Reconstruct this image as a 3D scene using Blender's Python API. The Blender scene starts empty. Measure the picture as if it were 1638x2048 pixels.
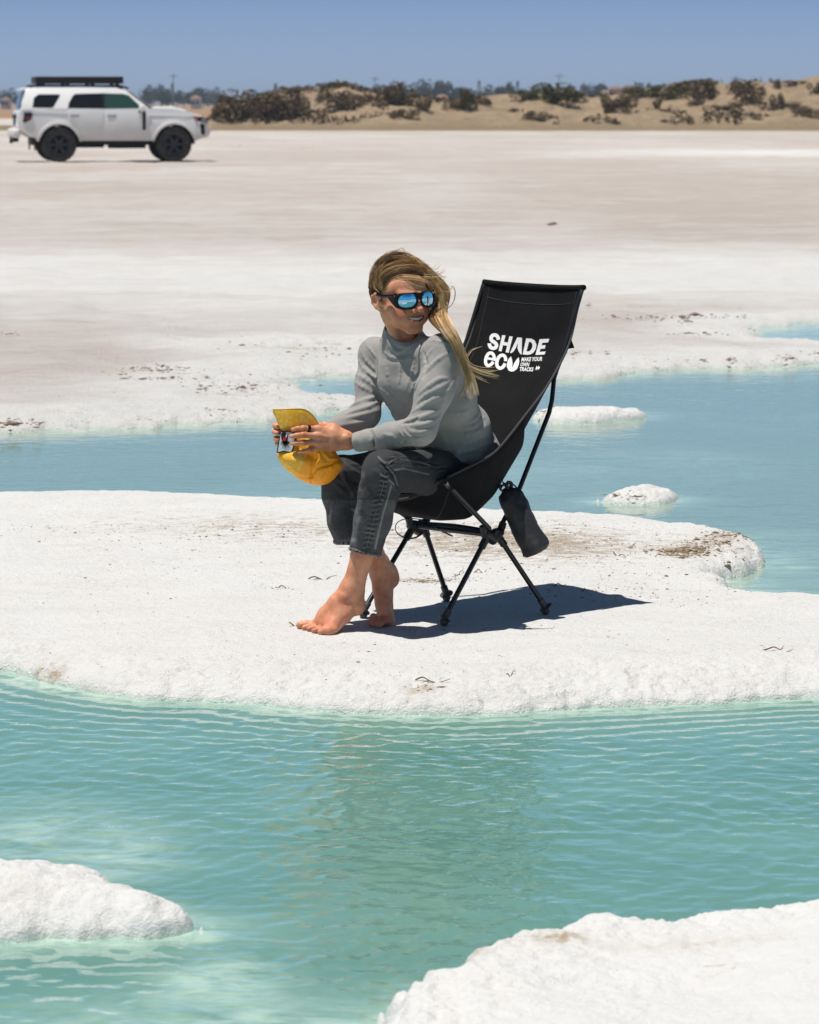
import bpy, bmesh, math, random
import numpy as np
from mathutils import Vector, Matrix, Euler

random.seed(7)
rng = np.random.default_rng(11)
scene = bpy.context.scene
COL = scene.collection
R = math.radians

# ------------------------------------------------------------------ camera
FPX, CXP, CYP = 6900.0, 819.0, 1024.0          # focal length and centre, in pixels of the 1638x2048 photograph
CAM_H, TILT = 1.515, math.atan((1024 - 205) / 6900.0)
cam_d = bpy.data.cameras.new('camera')
cam = bpy.data.objects.new('camera', cam_d)
COL.objects.link(cam)
cam.location = (0, 0, CAM_H)
cam.rotation_euler = (math.pi / 2 - TILT, 0, 0)
cam_d.sensor_fit = 'VERTICAL'
cam_d.sensor_height = 36.0
cam_d.sensor_width = 28.8
cam_d.lens = FPX / 2048 * 36.0
cam_d.clip_start = 0.05
cam_d.clip_end = 20000
cam_d.dof.use_dof = True
cam_d.dof.focus_distance = 9.95
cam_d.dof.aperture_fstop = 11.5
scene.camera = cam

# ------------------------------------------------------------------ sky, sun, exposure
SUN_EL, SUN_AZ = R(76.3), R(-112)     # azimuth measured from +Y (view direction) towards +X
world = bpy.data.worlds.new('World')
scene.world = world
world.use_nodes = True
wn = world.node_tree
wn.nodes.clear()
w_out = wn.nodes.new('ShaderNodeOutputWorld')
w_bg = wn.nodes.new('ShaderNodeBackground')
w_sky = wn.nodes.new('ShaderNodeTexSky')
w_sky.sky_type = 'NISHITA'
w_sky.sun_disc = False
w_sky.sun_elevation = SUN_EL
w_sky.sun_rotation = SUN_AZ
w_sky.altitude = 0
w_sky.air_density = 1.0
w_sky.dust_density = 0.4
w_sky.ozone_density = 2.5
w_bg.inputs['Strength'].default_value = 0.12
# deep clear-day tint that eases off in the last two degrees above the horizon; higher stops are set for their light
w_tc = wn.nodes.new('ShaderNodeTexCoord')
w_sep = wn.nodes.new('ShaderNodeSeparateXYZ')
w_ramp = wn.nodes.new('ShaderNodeValToRGB')
w_mul = wn.nodes.new('ShaderNodeMix')
w_mul.data_type = 'RGBA'
w_mul.blend_type = 'MULTIPLY'
w_mul.inputs[0].default_value = 1.0
el = w_ramp.color_ramp.elements
el[0].position = 0.0
el[0].color = (0.49, 0.67, 1.20, 1)
el[1].position = 0.035
el[1].color = (0.28, 0.395, 0.80, 1)
e = el.new(0.11)  # added bright band above the view, lifts the sky mirrored in the water
e.color = (0.60, 0.80, 0.88, 1)
e = el.new(0.35)  # from here up the sky is dimmed to deepen shadows
e.color = (0.215, 0.245, 0.28, 1)
e = el.new(1.0)
e.color = (0.235, 0.228, 0.22, 1)
wn.links.new(w_tc.outputs['Generated'], w_sep.inputs[0])
wn.links.new(w_sep.outputs['Z'], w_ramp.inputs[0])
wn.links.new(w_sky.outputs[0], w_mul.inputs[6])
wn.links.new(w_ramp.outputs[0], w_mul.inputs[7])
wn.links.new(w_mul.outputs[2], w_bg.inputs['Color'])
wn.links.new(w_bg.outputs[0], w_out.inputs['Surface'])

sun_d = bpy.data.lights.new('sun', 'SUN')
sun_d.energy = 5.0
sun_d.angle = R(0.5)
sun_d.color = (1.0, 0.955, 0.88)
sun = bpy.data.objects.new('sun', sun_d)
COL.objects.link(sun)
SUN_DIR = Vector((math.sin(SUN_AZ) * math.cos(SUN_EL), math.cos(SUN_AZ) * math.cos(SUN_EL), math.sin(SUN_EL)))
sun.rotation_euler = SUN_DIR.to_track_quat('Z', 'Y').to_euler()
sun.location = (-4, -2, 12)

scene.view_settings.view_transform = 'Standard'
scene.view_settings.look = 'None'
scene.view_settings.gamma = 1
scene.view_settings.exposure = 0.08
scene.view_settings.use_curve_mapping = False
scene.render.film_transparent = False
cy = scene.cycles
cy.max_bounces = 8
cy.volume_bounces = 0
cy.caustics_reflective = False
cy.caustics_refractive = False
cy.use_denoising = True

# ------------------------------------------------------------------ projection helpers (photo pixel -> world)
_ct, _st = math.cos(TILT), math.sin(TILT)


def ray(px, py):
    v = (px - CXP) / FPX
    w = (py - CYP) / FPX
    return Vector((v, _ct - w * _st, -_st - w * _ct))


def P(px, py, Y):
    d = ray(px, py)
    t = Y / d.y
    return Vector((d.x * t, Y, CAM_H + d.z * t))


def G(px, py, z=0.0):
    d = ray(px, py)
    t = (z - CAM_H) / d.z
    return Vector((d.x * t, d.y * t, z))


def proj(p):
    """world point(s) (...,3) -> photo pixels"""
    p = np.asarray(p, float)
    x, y, z = p[..., 0], p[..., 1], p[..., 2] - CAM_H
    dep = y * _ct - z * _st
    up = y * _st + z * _ct
    return CXP + FPX * x / dep, CYP - FPX * up / dep


# ------------------------------------------------------------------ object helpers
def tag(o, label=None, cat=None, group=None, kind=None):
    if label:
        o['label'] = label
    if cat:
        o['category'] = cat
    if group:
        o['group'] = group
    if kind:
        o['kind'] = kind
    return o


def empty(name, loc=(0, 0, 0), rz=0.0):
    o = bpy.data.objects.new(name, None)
    o.empty_display_size = 0.1
    COL.objects.link(o)
    o.location = loc
    o.rotation_euler = (0, 0, rz)
    return o


def link(name, me, mat=None, parent=None, smooth=True, auto=None):
    o = bpy.data.objects.new(name, me)
    COL.objects.link(o)
    if mat is not None:
        for m in (mat if isinstance(mat, (list, tuple)) else [mat]):
            me.materials.append(m)
    if parent is not None:
        o.parent = parent
        o.matrix_parent_inverse = world_of(parent).inverted()
    if smooth:
        me.polygons.foreach_set('use_smooth', [True] * len(me.polygons))
        if auto is not None:
            me.set_sharp_from_angle(angle=R(auto))
    return o


def world_of(o):
    m = Matrix.LocRotScale(o.location, o.rotation_euler, o.scale)
    if o.parent is not None:
        m = world_of(o.parent) @ o.matrix_parent_inverse @ m
    return m


def mesh_np(name, V, F, mat=None, parent=None, smooth=True, attrs=None, auto=None, uv=None):
    """V (n,3) array, F (m,k) int array with constant k, or a list of lists"""
    me = bpy.data.meshes.new(name)
    V = np.asarray(V, dtype=np.float32)
    if isinstance(F, np.ndarray):
        k = F.shape[1]
        me.vertices.add(len(V))
        me.vertices.foreach_set('co', V.ravel())
        me.loops.add(F.size)
        me.loops.foreach_set('vertex_index', F.astype(np.int32).ravel())
        me.polygons.add(len(F))
        me.polygons.foreach_set('loop_start', np.arange(0, F.size, k, dtype=np.int32))
        me.update(calc_edges=True)
    else:
        me.from_pydata([tuple(v) for v in V], [], F)
        me.update()
    if attrs:
        for an, av in attrs.items():
            av = np.asarray(av, dtype=np.float32)
            if av.ndim == 1:
                a = me.attributes.new(an, 'FLOAT', 'POINT')
                a.data.foreach_set('value', av)
            else:
                a = me.attributes.new(an, 'FLOAT_COLOR', 'POINT')
                if av.shape[1] == 3:
                    av = np.concatenate([av, np.ones((len(av), 1), np.float32)], 1)
                a.data.foreach_set('color', av.ravel())
    return link(name, me, mat, parent, smooth, auto)


def bm_obj(name, bm, mat=None, parent=None, smooth=True, auto=35):
    me = bpy.data.meshes.new(name)
    bmesh.ops.recalc_face_normals(bm, faces=bm.faces)
    bm.to_mesh(me)
    bm.free()
    return link(name, me, mat, parent, smooth, auto)


def add_tube(bm, pts, r, seg=10, cap=True, flat=1.0, r_end=None, closed=False):
    """swept tube through pts; r number or list"""
    pts = [Vector(p) for p in pts]
    n = len(pts)
    rs = r if isinstance(r, (list, tuple)) else [r + ((r_end - r) * i / (n - 1) if r_end is not None else 0) for i in range(n)]
    up = None
    rings = []
    for i, p in enumerate(pts):
        if closed:
            t = pts[(i + 1) % n] - pts[i - 1]
        else:
            t = pts[min(i + 1, n - 1)] - pts[max(i - 1, 0)]
        if t.length < 1e-9:
            t = Vector((0, 0, 1))
        t.normalize()
        if up is None:
            a = Vector((0, 0, 1)) if abs(t.z) < 0.9 else Vector((0, 1, 0))
            up = (a - t * a.dot(t)).normalized()
        else:
            up = (up - t * up.dot(t))
            if up.length < 1e-6:
                up = t.orthogonal()
            up.normalize()
        sd = t.cross(up)
        rings.append([bm.verts.new(p + (up * math.cos(2 * math.pi * k / seg) * flat + sd * math.sin(2 * math.pi * k / seg)) * rs[i]) for k in range(seg)])
    for i in range(n if closed else n - 1):
        a, b = rings[i], rings[(i + 1) % n]
        for k in range(seg):
            bm.faces.new((a[k], a[(k + 1) % seg], b[(k + 1) % seg], b[k]))
    if cap and not closed:
        bm.faces.new(rings[0][::-1])
        bm.faces.new(rings[-1])
    return rings


def add_box(bm, c, s, M=None, bev=0.0):
    c, s = Vector(c), Vector(s) * 0.5
    vs = []
    for sx in (-1, 1):
        for sy in (-1, 1):
            for sz in (-1, 1):
                v = c + Vector((sx * s.x, sy * s.y, sz * s.z))
                vs.append(bm.verts.new(M @ v if M is not None else v))
    fs = [(0, 1, 3, 2), (4, 6, 7, 5), (0, 4, 5, 1), (2, 3, 7, 6), (0, 2, 6, 4), (1, 5, 7, 3)]
    faces = [bm.faces.new([vs[i] for i in f]) for f in fs]
    if bev > 0:
        es = list({e for f in faces for e in f.edges})
        bmesh.ops.bevel(bm, geom=es, offset=bev, segments=2, affect='EDGES', profile=0.5)
    return vs


def smooth_path(pts, n=8):
    """Catmull-Rom through pts"""
    pts = [Vector(p) for p in pts]
    out = []
    m = len(pts)
    for i in range(m - 1):
        p0, p1, p2, p3 = pts[max(i - 1, 0)], pts[i], pts[i + 1], pts[min(i + 2, m - 1)]
        for k in range(n):
            t = k / n
            out.append(0.5 * ((2 * p1) + (p2 - p0) * t + (2 * p0 - 5 * p1 + 4 * p2 - p3) * t * t + (3 * p1 - p0 - 3 * p2 + p3) * t ** 3))
    out.append(pts[-1])
    return out


# ------------------------------------------------------------------ noise (numpy)
def _hash3(ix, iy, iz, seed):
    h = (ix.astype(np.int64) * 374761393 + iy.astype(np.int64) * 668265263 + iz.astype(np.int64) * 2147483647 + seed * 1274126177) & 0xffffffff
    h = ((h ^ (h >> 13)) * 1274126177) & 0xffffffff
    return ((h ^ (h >> 16)) & 0xffff) / 32767.5 - 1.0


def vnoise(x, y, z=None, seed=0):
    x = np.asarray(x, float)
    y = np.asarray(y, float)
    ix, iy = np.floor(x), np.floor(y)
    fx, fy = x - ix, y - iy
    fx = fx * fx * (3 - 2 * fx)
    fy = fy * fy * (3 - 2 * fy)
    if z is None:
        z0 = np.zeros_like(ix)

        def hh(a, b):
            return _hash3(ix + a, iy + b, z0, seed)
        return (hh(0, 0) * (1 - fx) + hh(1, 0) * fx) * (1 - fy) + (hh(0, 1) * (1 - fx) + hh(1, 1) * fx) * fy
    z = np.asarray(z, float)
    iz = np.floor(z)
    fz = z - iz
    fz = fz * fz * (3 - 2 * fz)
    r = 0
    for c, wz in ((0, 1 - fz), (1, fz)):
        a = _hash3(ix, iy, iz + c, seed) * (1 - fx) + _hash3(ix + 1, iy, iz + c, seed) * fx
        b = _hash3(ix, iy + 1, iz + c, seed) * (1 - fx) + _hash3(ix + 1, iy + 1, iz + c, seed) * fx
        r = r + (a * (1 - fy) + b * fy) * wz
    return r


def fbm(x, y, z=None, oct=4, seed=0, gain=0.5):
    r, a, f = 0, 1.0, 1.0
    for o in range(oct):
        r = r + a * vnoise(x * f + o * 13.7, y * f - o * 7.1, None if z is None else z * f + o * 3.3, seed + o)
        a *= gain
        f *= 2.03
    return r


def sstep(a, b, x):
    t = np.clip((x - a) / (b - a), 0, 1)
    return t * t * (3 - 2 * t)


# ------------------------------------------------------------------ material helper
class NT:
    def __init__(self, name):
        self.m = bpy.data.materials.new(name)
        self.m.use_nodes = True
        self.t = self.m.node_tree
        self.t.nodes.clear()
        self.out = self.t.nodes.new('ShaderNodeOutputMaterial')
        self.b = self.t.nodes.new('ShaderNodeBsdfPrincipled')
        self.t.links.new(self.b.outputs[0], self.out.inputs['Surface'])

    def n(self, kind, **kw):
        nd = self.t.nodes.new('ShaderNode' + kind)
        for k, v in kw.items():
            if k.startswith('_'):
                nd.inputs[k[1:].replace('_', ' ')].default_value = v
            else:
                setattr(nd, k, v)
        return nd

    def l(self, a, b):
        self.t.links.new(a, b)
        return b

    def coords(self, scale=(1, 1, 1), rot=(0, 0, 0), kind='Object'):
        tc = self.n('TexCoord')
        mp = self.n('Mapping')
        mp.inputs['Scale'].default_value = scale
        mp.inputs['Rotation'].default_value = rot
        self.l(tc.outputs[kind], mp.inputs['Vector'])
        return mp.outputs[0]

    def noise(self, vec, scale=5, detail=4, rough=0.55, dist=0.0):
        nd = self.n('TexNoise')
        nd.inputs['Scale'].default_value = scale
        nd.inputs['Detail'].default_value = detail
        nd.inputs['Roughness'].default_value = rough
        nd.inputs['Distortion'].default_value = dist
        self.l(vec, nd.inputs['Vector'])
        return nd.outputs['Fac']

    def ramp(self, fac, stops):
        nd = self.n('ValToRGB')
        e = nd.color_ramp.elements
        while len(e) < len(stops):
            e.new(0.5)
        for i, (p, c) in enumerate(stops):
            e[i].position = p
            if not isinstance(c, (tuple, list)):
                c = (c, c, c)
            e[i].color = (*c[:3], 1)
        self.l(fac, nd.inputs[0])
        return nd.outputs[0]

    def mix(self, a, b, fac=0.5, blend='MIX'):
        nd = self.n('Mix', data_type='RGBA', blend_type=blend)
        for s, v in ((0, fac), (6, a), (7, b)):
            if hasattr(v, 'links') or isinstance(v, bpy.types.NodeSocket):
                self.l(v, nd.inputs[s])
            elif s == 0:
                nd.inputs[0].default_value = v
            else:
                nd.inputs[s].default_value = (*v[:3], 1)
        return nd.outputs[2]

    def math(self, op, a, b=None, clamp=False):
        nd = self.n('Math', operation=op, use_clamp=clamp)
        for i, v in ((0, a), (1, b)):
            if v is None:
                continue
            if isinstance(v, bpy.types.NodeSocket):
                self.l(v, nd.inputs[i])
            else:
                nd.inputs[i].default_value = v
        return nd.outputs[0]

    def attr(self, name, out='Fac'):
        nd = self.n('Attribute', attribute_name=name)
        return nd.outputs[out]

    def bump(self, h, dist=0.01, strength=1.0, normal=None):
        nd = self.n('Bump')
        nd.inputs['Distance'].default_value = dist
        nd.inputs['Strength'].default_value = strength
        self.l(h, nd.inputs['Height'])
        if normal is not None:
            self.l(normal, nd.inputs['Normal'])
        self.l(nd.outputs[0], self.b.inputs['Normal'])
        return nd.outputs[0]

    def set(self, **kw):
        for k, v in kw.items():
            s = self.b.inputs[k.replace('_', ' ')]
            if isinstance(v, bpy.types.NodeSocket):
                self.l(v, s)
            else:
                s.default_value = (*v, 1) if isinstance(v, (tuple, list)) and len(v) == 3 and s.type == 'RGBA' else v
        return self


def simple(name, col, rough=0.5, metal=0.0, spec=0.5, **kw):
    t = NT(name)
    t.set(Base_Color=col, Roughness=rough, Metallic=metal)
    t.b.inputs['Specular IOR Level'].default_value = spec
    t.set(**kw)
    return t.m
# ================================================================== SALT, WATER, GROUND
ZW = -0.070            # water level; the salt the chair stands on is z = 0


def salt_mat(name, tint=(0.70, 0.697, 0.693), far=False, soft=1.0):
    t = NT(name)
    v = t.coords()
    vs = t.coords(scale=(0.35, 1.0, 1.0))
    pink = (0.458, 0.404, 0.370)
    w = t.attr('white')
    n1 = t.noise(vs, 1.1, 6, 0.6)
    n2 = t.noise(vs, 9.0, 5, 0.65)
    wf = t.math('ADD', w, t.math('MULTIPLY', t.math('SUBTRACT', n1, 0.5), 0.9 if far else 1.1))
    wf = t.math('ADD', wf, t.math('MULTIPLY', t.math('SUBTRACT', n2, 0.5), 0.5))
    wf = t.ramp(wf, [(0.15, 0.0), (0.85, 1.0)])
    c = t.mix(pink, tint, wf)
    # brown dust caught in the crust, thick where the 'dirt' attribute is high
    nd = t.noise(t.coords(scale=(0.55, 1.0, 1.0)), 26.0 if not far else 7.0, 6, 0.7, 0.4)
    nd2 = t.noise(v, 90.0 if not far else 25.0, 3, 0.6)
    dm = t.math('ADD', t.math('MULTIPLY', nd, 0.75), t.math('MULTIPLY', nd2, 0.25))
    dm = t.math('ADD', dm, t.math('MULTIPLY', t.attr('dirt'), 0.22))
    dm = t.ramp(dm, [(0.60, 0.0), (0.72, 1.0)])
    dm = t.math('MULTIPLY', dm, 0.8)
    c = t.mix(c, (0.30, 0.225, 0.13), dm)
    st = t.attr('stain')
    c = t.mix(c, (0.33, 0.25, 0.15), t.math('MULTIPLY', st, t.ramp(t.noise(t.coords(scale=(1.0, 0.6, 1.0), rot=(0, 0, 0.6)), 20.0, 6, 0.7), [(0.42, 0.05), (0.58, 0.9)])))
    # wet foot of the bank: water soaks the lowest centimetres, pale green
    wet = t.attr('wet')
    c = t.mix(c, (0.44, 0.60, 0.52), t.math('MULTIPLY', wet, 0.75))
    t.set(Base_Color=c)
    ro = t.ramp(wet, [(0.0, 0.75), (1.0, 0.25)])
    t.set(Roughness=ro)
    t.b.inputs['Specular IOR Level'].default_value = 0.35
    greyd = t.ramp(t.noise(t.coords(scale=(0.5, 1.0, 1.0)), 5.0, 6, 0.7), [(0.42, 0.0), (0.72, 1.0)])
    c = t.mix(c, (0.44, 0.40, 0.355), t.math('MULTIPLY', greyd, t.math('MULTIPLY', t.ramp(t.noise(v, 60.0, 4, 0.7), [(0.4, 0.0), (0.6, 1.0)]), 0.40 * soft)))
    t.set(Base_Color=c)
    h = t.math('ADD', t.math('MULTIPLY', t.noise(v, 30.0, 7, 0.7), 1.0), t.math('MULTIPLY', t.noise(v, 170.0, 3, 0.6), 0.35))
    t.bump(h, (0.018 if not far else 0.03) * soft, 0.9)
    return t.m


M_salt = salt_mat('salt_crust')
M_saltf = salt_mat('salt_crust_far', far=True)
M_saltn = salt_mat('salt_crust_smooth', tint=(0.655, 0.655, 0.655), soft=0.6)


def poly_sdf(px, py, poly):
    """signed distance, + inside"""
    poly = np.asarray(poly, float)
    a = poly
    b = np.roll(poly, -1, axis=0)
    d2 = np.full(px.shape, 1e18)
    inside = np.zeros(px.shape, bool)
    for (ax, ay), (bx, by) in zip(a, b):
        ex, ey = bx - ax, by - ay
        wx, wy = px - ax, py - ay
        t = np.clip((wx * ex + wy * ey) / (ex * ex + ey * ey + 1e-12), 0, 1)
        d2 = np.minimum(d2, (wx - ex * t) ** 2 + (wy - ey * t) ** 2)
        cnd = (ay > py) != (by > py)
        if by != ay:
            inside ^= cnd & (px < (bx - ax) * (py - ay) / (by - ay) + ax)
    d = np.sqrt(d2)
    return np.where(inside, d, -d)


def front(pts):           # waterline seen from the front
    return [(p.x, p.y) for p in (G(a, b, ZW) for a, b in pts)]


def back(pts, z=-0.012, off=0.07):   # crest seen against water behind it
    return [(p.x, p.y + off) for p in (G(a, b, z) for a, b in pts)]


def smooth_poly(poly, it=1):
    poly = np.array(poly)
    for _ in range(it):
        q = 0.75 * poly + 0.25 * np.roll(poly, -1, 0)
        r = 0.25 * poly + 0.75 * np.roll(poly, -1, 0)
        poly = np.stack([q, r], 1).reshape(-1, 2)
    return poly


isl = [(-3.2, 9.2)] + front([(-300, 1318), (-120, 1328), (0, 1343), (40, 1352), (70, 1366), (130, 1380), (190, 1390), (250, 1397), (330, 1403),
             (410, 1402), (470, 1404), (520, 1412), (600, 1421), (700, 1426), (800, 1430), (950, 1431), (1080, 1428),
             (1150, 1420), (1300, 1412), (1450, 1406), (1540, 1401), (1638, 1399), (1900, 1396)]) + [(4.2, 8.9), (4.2, 11.3)]
isl += back([(1900, 1215), (1638, 1194), (1560, 1189), (1500, 1182)], off=0.05) + front([(1455, 1184), (1432, 1172), (1450, 1163), (1490, 1150), (1525, 1128), (1538, 1106)])
isl += back([(1534, 1086), (1490, 1069), (1440, 1058), (1350, 1046), (1250, 1036), (1150, 1030), (1060, 1027), (900, 1015), (620, 1000),
             (480, 993), (330, 988), (200, 985), (100, 987), (0, 985), (-300, 980)]) + [(-3.2, 13.7)]
isl = smooth_poly(isl)

flat_p = front([(-900, 880), (-400, 872), (0, 866), (120, 862), (250, 858), (400, 852), (500, 845), (600, 836), (660, 826), (720, 815), (800, 806), (830, 798)])
flat_p += back([(800, 789), (700, 784), (650, 776), (610, 769)], off=0.1) + front([(575, 764), (600, 757), (650, 752), (700, 748), (800, 747), (900, 750), (1000, 757), (1090, 761), (1180, 758), (1240, 752),
             (1290, 741), (1400, 736), (1500, 739), (1570, 736), (1638, 727), (1900, 712), (2500, 700)])
flat_p += [(120, 40), (120, 240), (-120, 240), (-120, 30)]
flat_p = smooth_poly(flat_p)
pond_r = smooth_poly(front([(1490, 660), (1530, 655), (1580, 650), (1638, 645), (1800, 640), (2000, 640)]) + back([(2000, 690), (1800, 680), (1638, 671), (1560, 667), (1520, 664)], off=0.02))
slit = smooth_poly(front([(505, 701), (560, 697), (640, 695), (705, 692), (640, 699), (570, 703)]))

islet1 = smooth_poly(back([(1064, 830), (1080, 822), (1130, 815), (1190, 817), (1215, 820), (1240, 814), (1270, 816), (1292, 823)], z=-0.05, off=0.0) + front([(1306, 831), (1290, 838), (1255, 842), (1180, 849), (1110, 850), (1075, 845), (1060, 838)]))
islet2 = smooth_poly(back([(1196, 998), (1235, 984), (1275, 979), (1320, 981), (1350, 986)], z=-0.05, off=0.0) + front([(1357, 996), (1345, 1006), (1300, 1013), (1240, 1011), (1205, 1006), (1190, 1002)]))
bank_l = smooth_poly(front([(-700, 1900), (0, 1886), (150, 1884), (300, 1877), (375, 1870), (400, 1860), (414, 1846)]) +
                     back([(408, 1822), (388, 1798), (330, 1766), (300, 1757), (255, 1752), (232, 1745), (200, 1723), (150, 1718), (110, 1708), (60, 1712), (0, 1696), (-300, 1660), (-700, 1650)], z=-0.01, off=0.0))
bank_r = smooth_poly(front([(735, 2105), (745, 2070), (770, 2040), (800, 2015), (838, 1992), (836, 1970)]) +
                     back([(850, 1945), (900, 1918), (960, 1906), (1000, 1892), (1060, 1866), (1090, 1845), (1150, 1841), (1190, 1831), (1235, 1842), (1300, 1848), (1335, 1837), (1360, 1829), (1420, 1831),
                           (1460, 1821), (1530, 1830), (1570, 1822), (1600, 1804), (1638, 1800), (1900, 1792)], z=0.012, off=0.02) + [(1.7, 5.9), (1.7, 3.6), (0.0, 3.6), (-0.12, 5.0)])


def gridverts(xs_of, Ys, nu, outer=None):
    U = np.linspace(-1, 1, nu)
    X = np.stack([a + (b - a) * (U * 0.5 + 0.5) for a, b in (xs_of(y) for y in Ys)])
    if outer:                      # the last few columns run on well past the frame, coarser
        n = 16
        for k in range(n + 1):
            t_ = ((n - k) / n) ** 2
            X[:, k] = X[:, n] * (1 - t_) - outer * t_
            X[:, -1 - k] = X[:, -1 - n] * (1 - t_) + outer * t_
    Y = np.repeat(np.asarray(Ys)[:, None], nu, 1)
    return X, Y


def grid_faces(nr, nc, keep=None):
    i = np.arange(nr - 1)[:, None] * nc + np.arange(nc - 1)[None, :]
    F = np.stack([i, i + 1, i + nc + 1, i + nc], -1).reshape(-1, 4)
    if keep is not None:
        k = keep.ravel()
        F = F[k[F].any(1)]
    return F


def compact(V, F, attrs):
    used = np.zeros(len(V), bool)
    used[F.ravel()] = True
    idx = np.cumsum(used) - 1
    return V[used], idx[F], {k: v[used] for k, v in attrs.items()}


def gauss(x, y, cx, cy_, sx, sy):
    return np.exp(-((x - cx) / sx) ** 2 - ((y - cy_) / sy) ** 2)


def px_blob(X, Y, px, py, sx_px, sy_px):
    """soft spot centred on the ground point seen at (px,py)"""
    c = G(px, py, 0)
    a = G(px + sx_px, py, 0)
    b = G(px, py - sy_px, 0)
    return gauss(X, Y, c.x, c.y, abs(a.x - c.x), abs(b.y - c.y))


def make_salt(name, polys_in, polys_out, xs_of, Ys, nu, top, width, scallop, lump, white, dirt=None, stain=None, drop=1.2, seed=0, mat=None, floor_cull=-0.03, outer=None):
    X, Y = gridverts(xs_of, Ys, nu, outer)
    s = np.full(X.shape, -9.0)
    for p in polys_in:
        s = np.maximum(s, poly_sdf(X, Y, p))
    for p in polys_out:
        s = np.minimum(s, -poly_sdf(X, Y, p))
    s0 = s.copy()
    sc = scallop(X, Y) if callable(scallop) else scallop
    s = s + sc * (0.6 * fbm(X * 4.5, Y * 3.2, oct=3, seed=seed) + 0.5 * fbm(X * 16, Y * 12, oct=3, seed=seed + 5))
    wd = width(X, Y) if callable(width) else width
    tp = top(X, Y) if callable(top) else top
    t = np.clip(s / wd, 0, 1)
    prof = np.sqrt(np.maximum(1 - (1 - t) ** 2.2, 0))
    Z = np.where(s > 0, ZW + (tp - ZW) * prof, ZW + s * drop)
    lm = lump(X, Y) if callable(lump) else lump
    body = fbm(X * 2.3, Y * 1.6, oct=3, seed=seed + 9)
    knob = np.abs(fbm(X * 13, Y * 10, oct=4, seed=seed + 12, gain=0.6))
    edge = np.exp(-(s / (wd * 0.9)) ** 2)
    Z = Z + lm * (0.45 * body * (1 - edge) + 0.30 * (0.45 - knob) * (0.25 + 0.9 * edge)) * sstep(-0.02, 0.05, s)
    keep = Z > ZW + floor_cull
    F = grid_faces(*X.shape, keep)
    A = {}
    A['white'] = (white(X, Y) if callable(white) else np.full(X.shape, white)).ravel()
    A['white'] = A['white'] + (0.75 * np.exp(-(np.maximum(s, 0) / 0.55) ** 2)).ravel()
    A['dirt'] = (dirt(X, Y, s) if dirt is not None else np.zeros(X.shape)).ravel()
    A['stain'] = np.clip(stain(X, Y, s) if stain is not None else np.zeros(X.shape), 0, 1).ravel()
    A['wet'] = (1 - sstep(ZW - 0.004, ZW + 0.016, Z)).ravel()
    V = np.stack([X, Y, Z], -1).reshape(-1, 3)
    V, F, A = compact(V, F, A)
    o = mesh_np(name, V, F, mat or M_salt, attrs=A)
    tag(o, kind='structure')
    return o, (X, Y, Z)


def isl_dirt(X, Y, s):
    d = 0.9 * px_blob(X, Y, 1130, 1090, 260, 45) + 0.6 * px_blob(X, Y, 900, 1075, 260, 40) + 1.0 * px_blob(X, Y, 850, 1157, 90, 8) \
        + 0.7 * px_blob(X, Y, 1420, 1085, 90, 20) + 0.45 * px_blob(X, Y, 200, 1040, 420, 40) + 0.55 * px_blob(X, Y, 520, 1060, 260, 40) + 0.5 * px_blob(X, Y, 1250, 1185, 120, 14)
    return d - 0.25 - 0.75 * sstep(9.9, 9.3, Y)


def isl_stain(X, Y, s):
    st = 1.0 * px_blob(X, Y, 75, 1322, 34, 11) + 1.0 * px_blob(X, Y, 165, 1348, 30, 11) + 0.7 * px_blob(X, Y, 260, 1368, 22, 6) + 0.5 * px_blob(X, Y, 480, 1388, 30, 9) \
        + 0.5 * px_blob(X, Y, 585, 1395, 22, 9) + 0.9 * px_blob(X, Y, 1365, 1100, 45, 10) + 0.45 * px_blob(X, Y, 1450, 1075, 40, 8) + 0.4 * px_blob(X, Y, 840, 1362, 30, 5)
    return 2.0 * st + 0.9 * px_blob(X, Y, 80, 1318, 40, 9) + 1.5 * px_blob(X, Y, 250, 1372, 30, 6) + 1.3 * px_blob(X, Y, 500, 1388, 36, 7) + 1.2 * px_blob(X, Y, 600, 1398, 24, 8) + 0.5 * px_blob(X, Y, 80, 1330, 34, 8) + 1.2 * px_blob(X, Y, 170, 1356, 34, 9) + 0.8 * px_blob(X, Y, 130, 1372, 30, 8)


rows_isl = np.concatenate([np.linspace(8.35, 10.6, 300), np.linspace(10.6, 14.0, 250)[1:]])
salt_island, ISL = make_salt('salt_island', [isl], [], lambda y: (-1.75 * y / 10, 1.85 * y / 10), rows_isl, 560,
                             top=lambda X, Y: 0.0 * X + 0.0,
                             width=lambda X, Y: 0.14 + 0.30 * sstep(9.9, 9.1, Y),
                             scallop=lambda X, Y: 0.035 + 0 * X, lump=lambda X, Y: 0.024 + 0.010 * sstep(10.2, 8.9, Y),
                             white=lambda X, Y: 1.05 + 0.25 * sstep(9.6, 9.0, Y) - 0.18 * sstep(10.2, 11.5, Y), dirt=isl_dirt, stain=isl_stain, seed=3, outer=3.9)


def ground_z(x, y):
    """height of the island's surface at x, y"""
    X, Y, Z = ISL
    r = int(np.clip(np.searchsorted(rows_isl, y), 1, len(rows_isl) - 1))
    f = (y - rows_isl[r - 1]) / (rows_isl[r] - rows_isl[r - 1])
    return float(np.interp(x, X[r - 1], Z[r - 1]) * (1 - f) + np.interp(x, X[r], Z[r]) * f)


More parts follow.
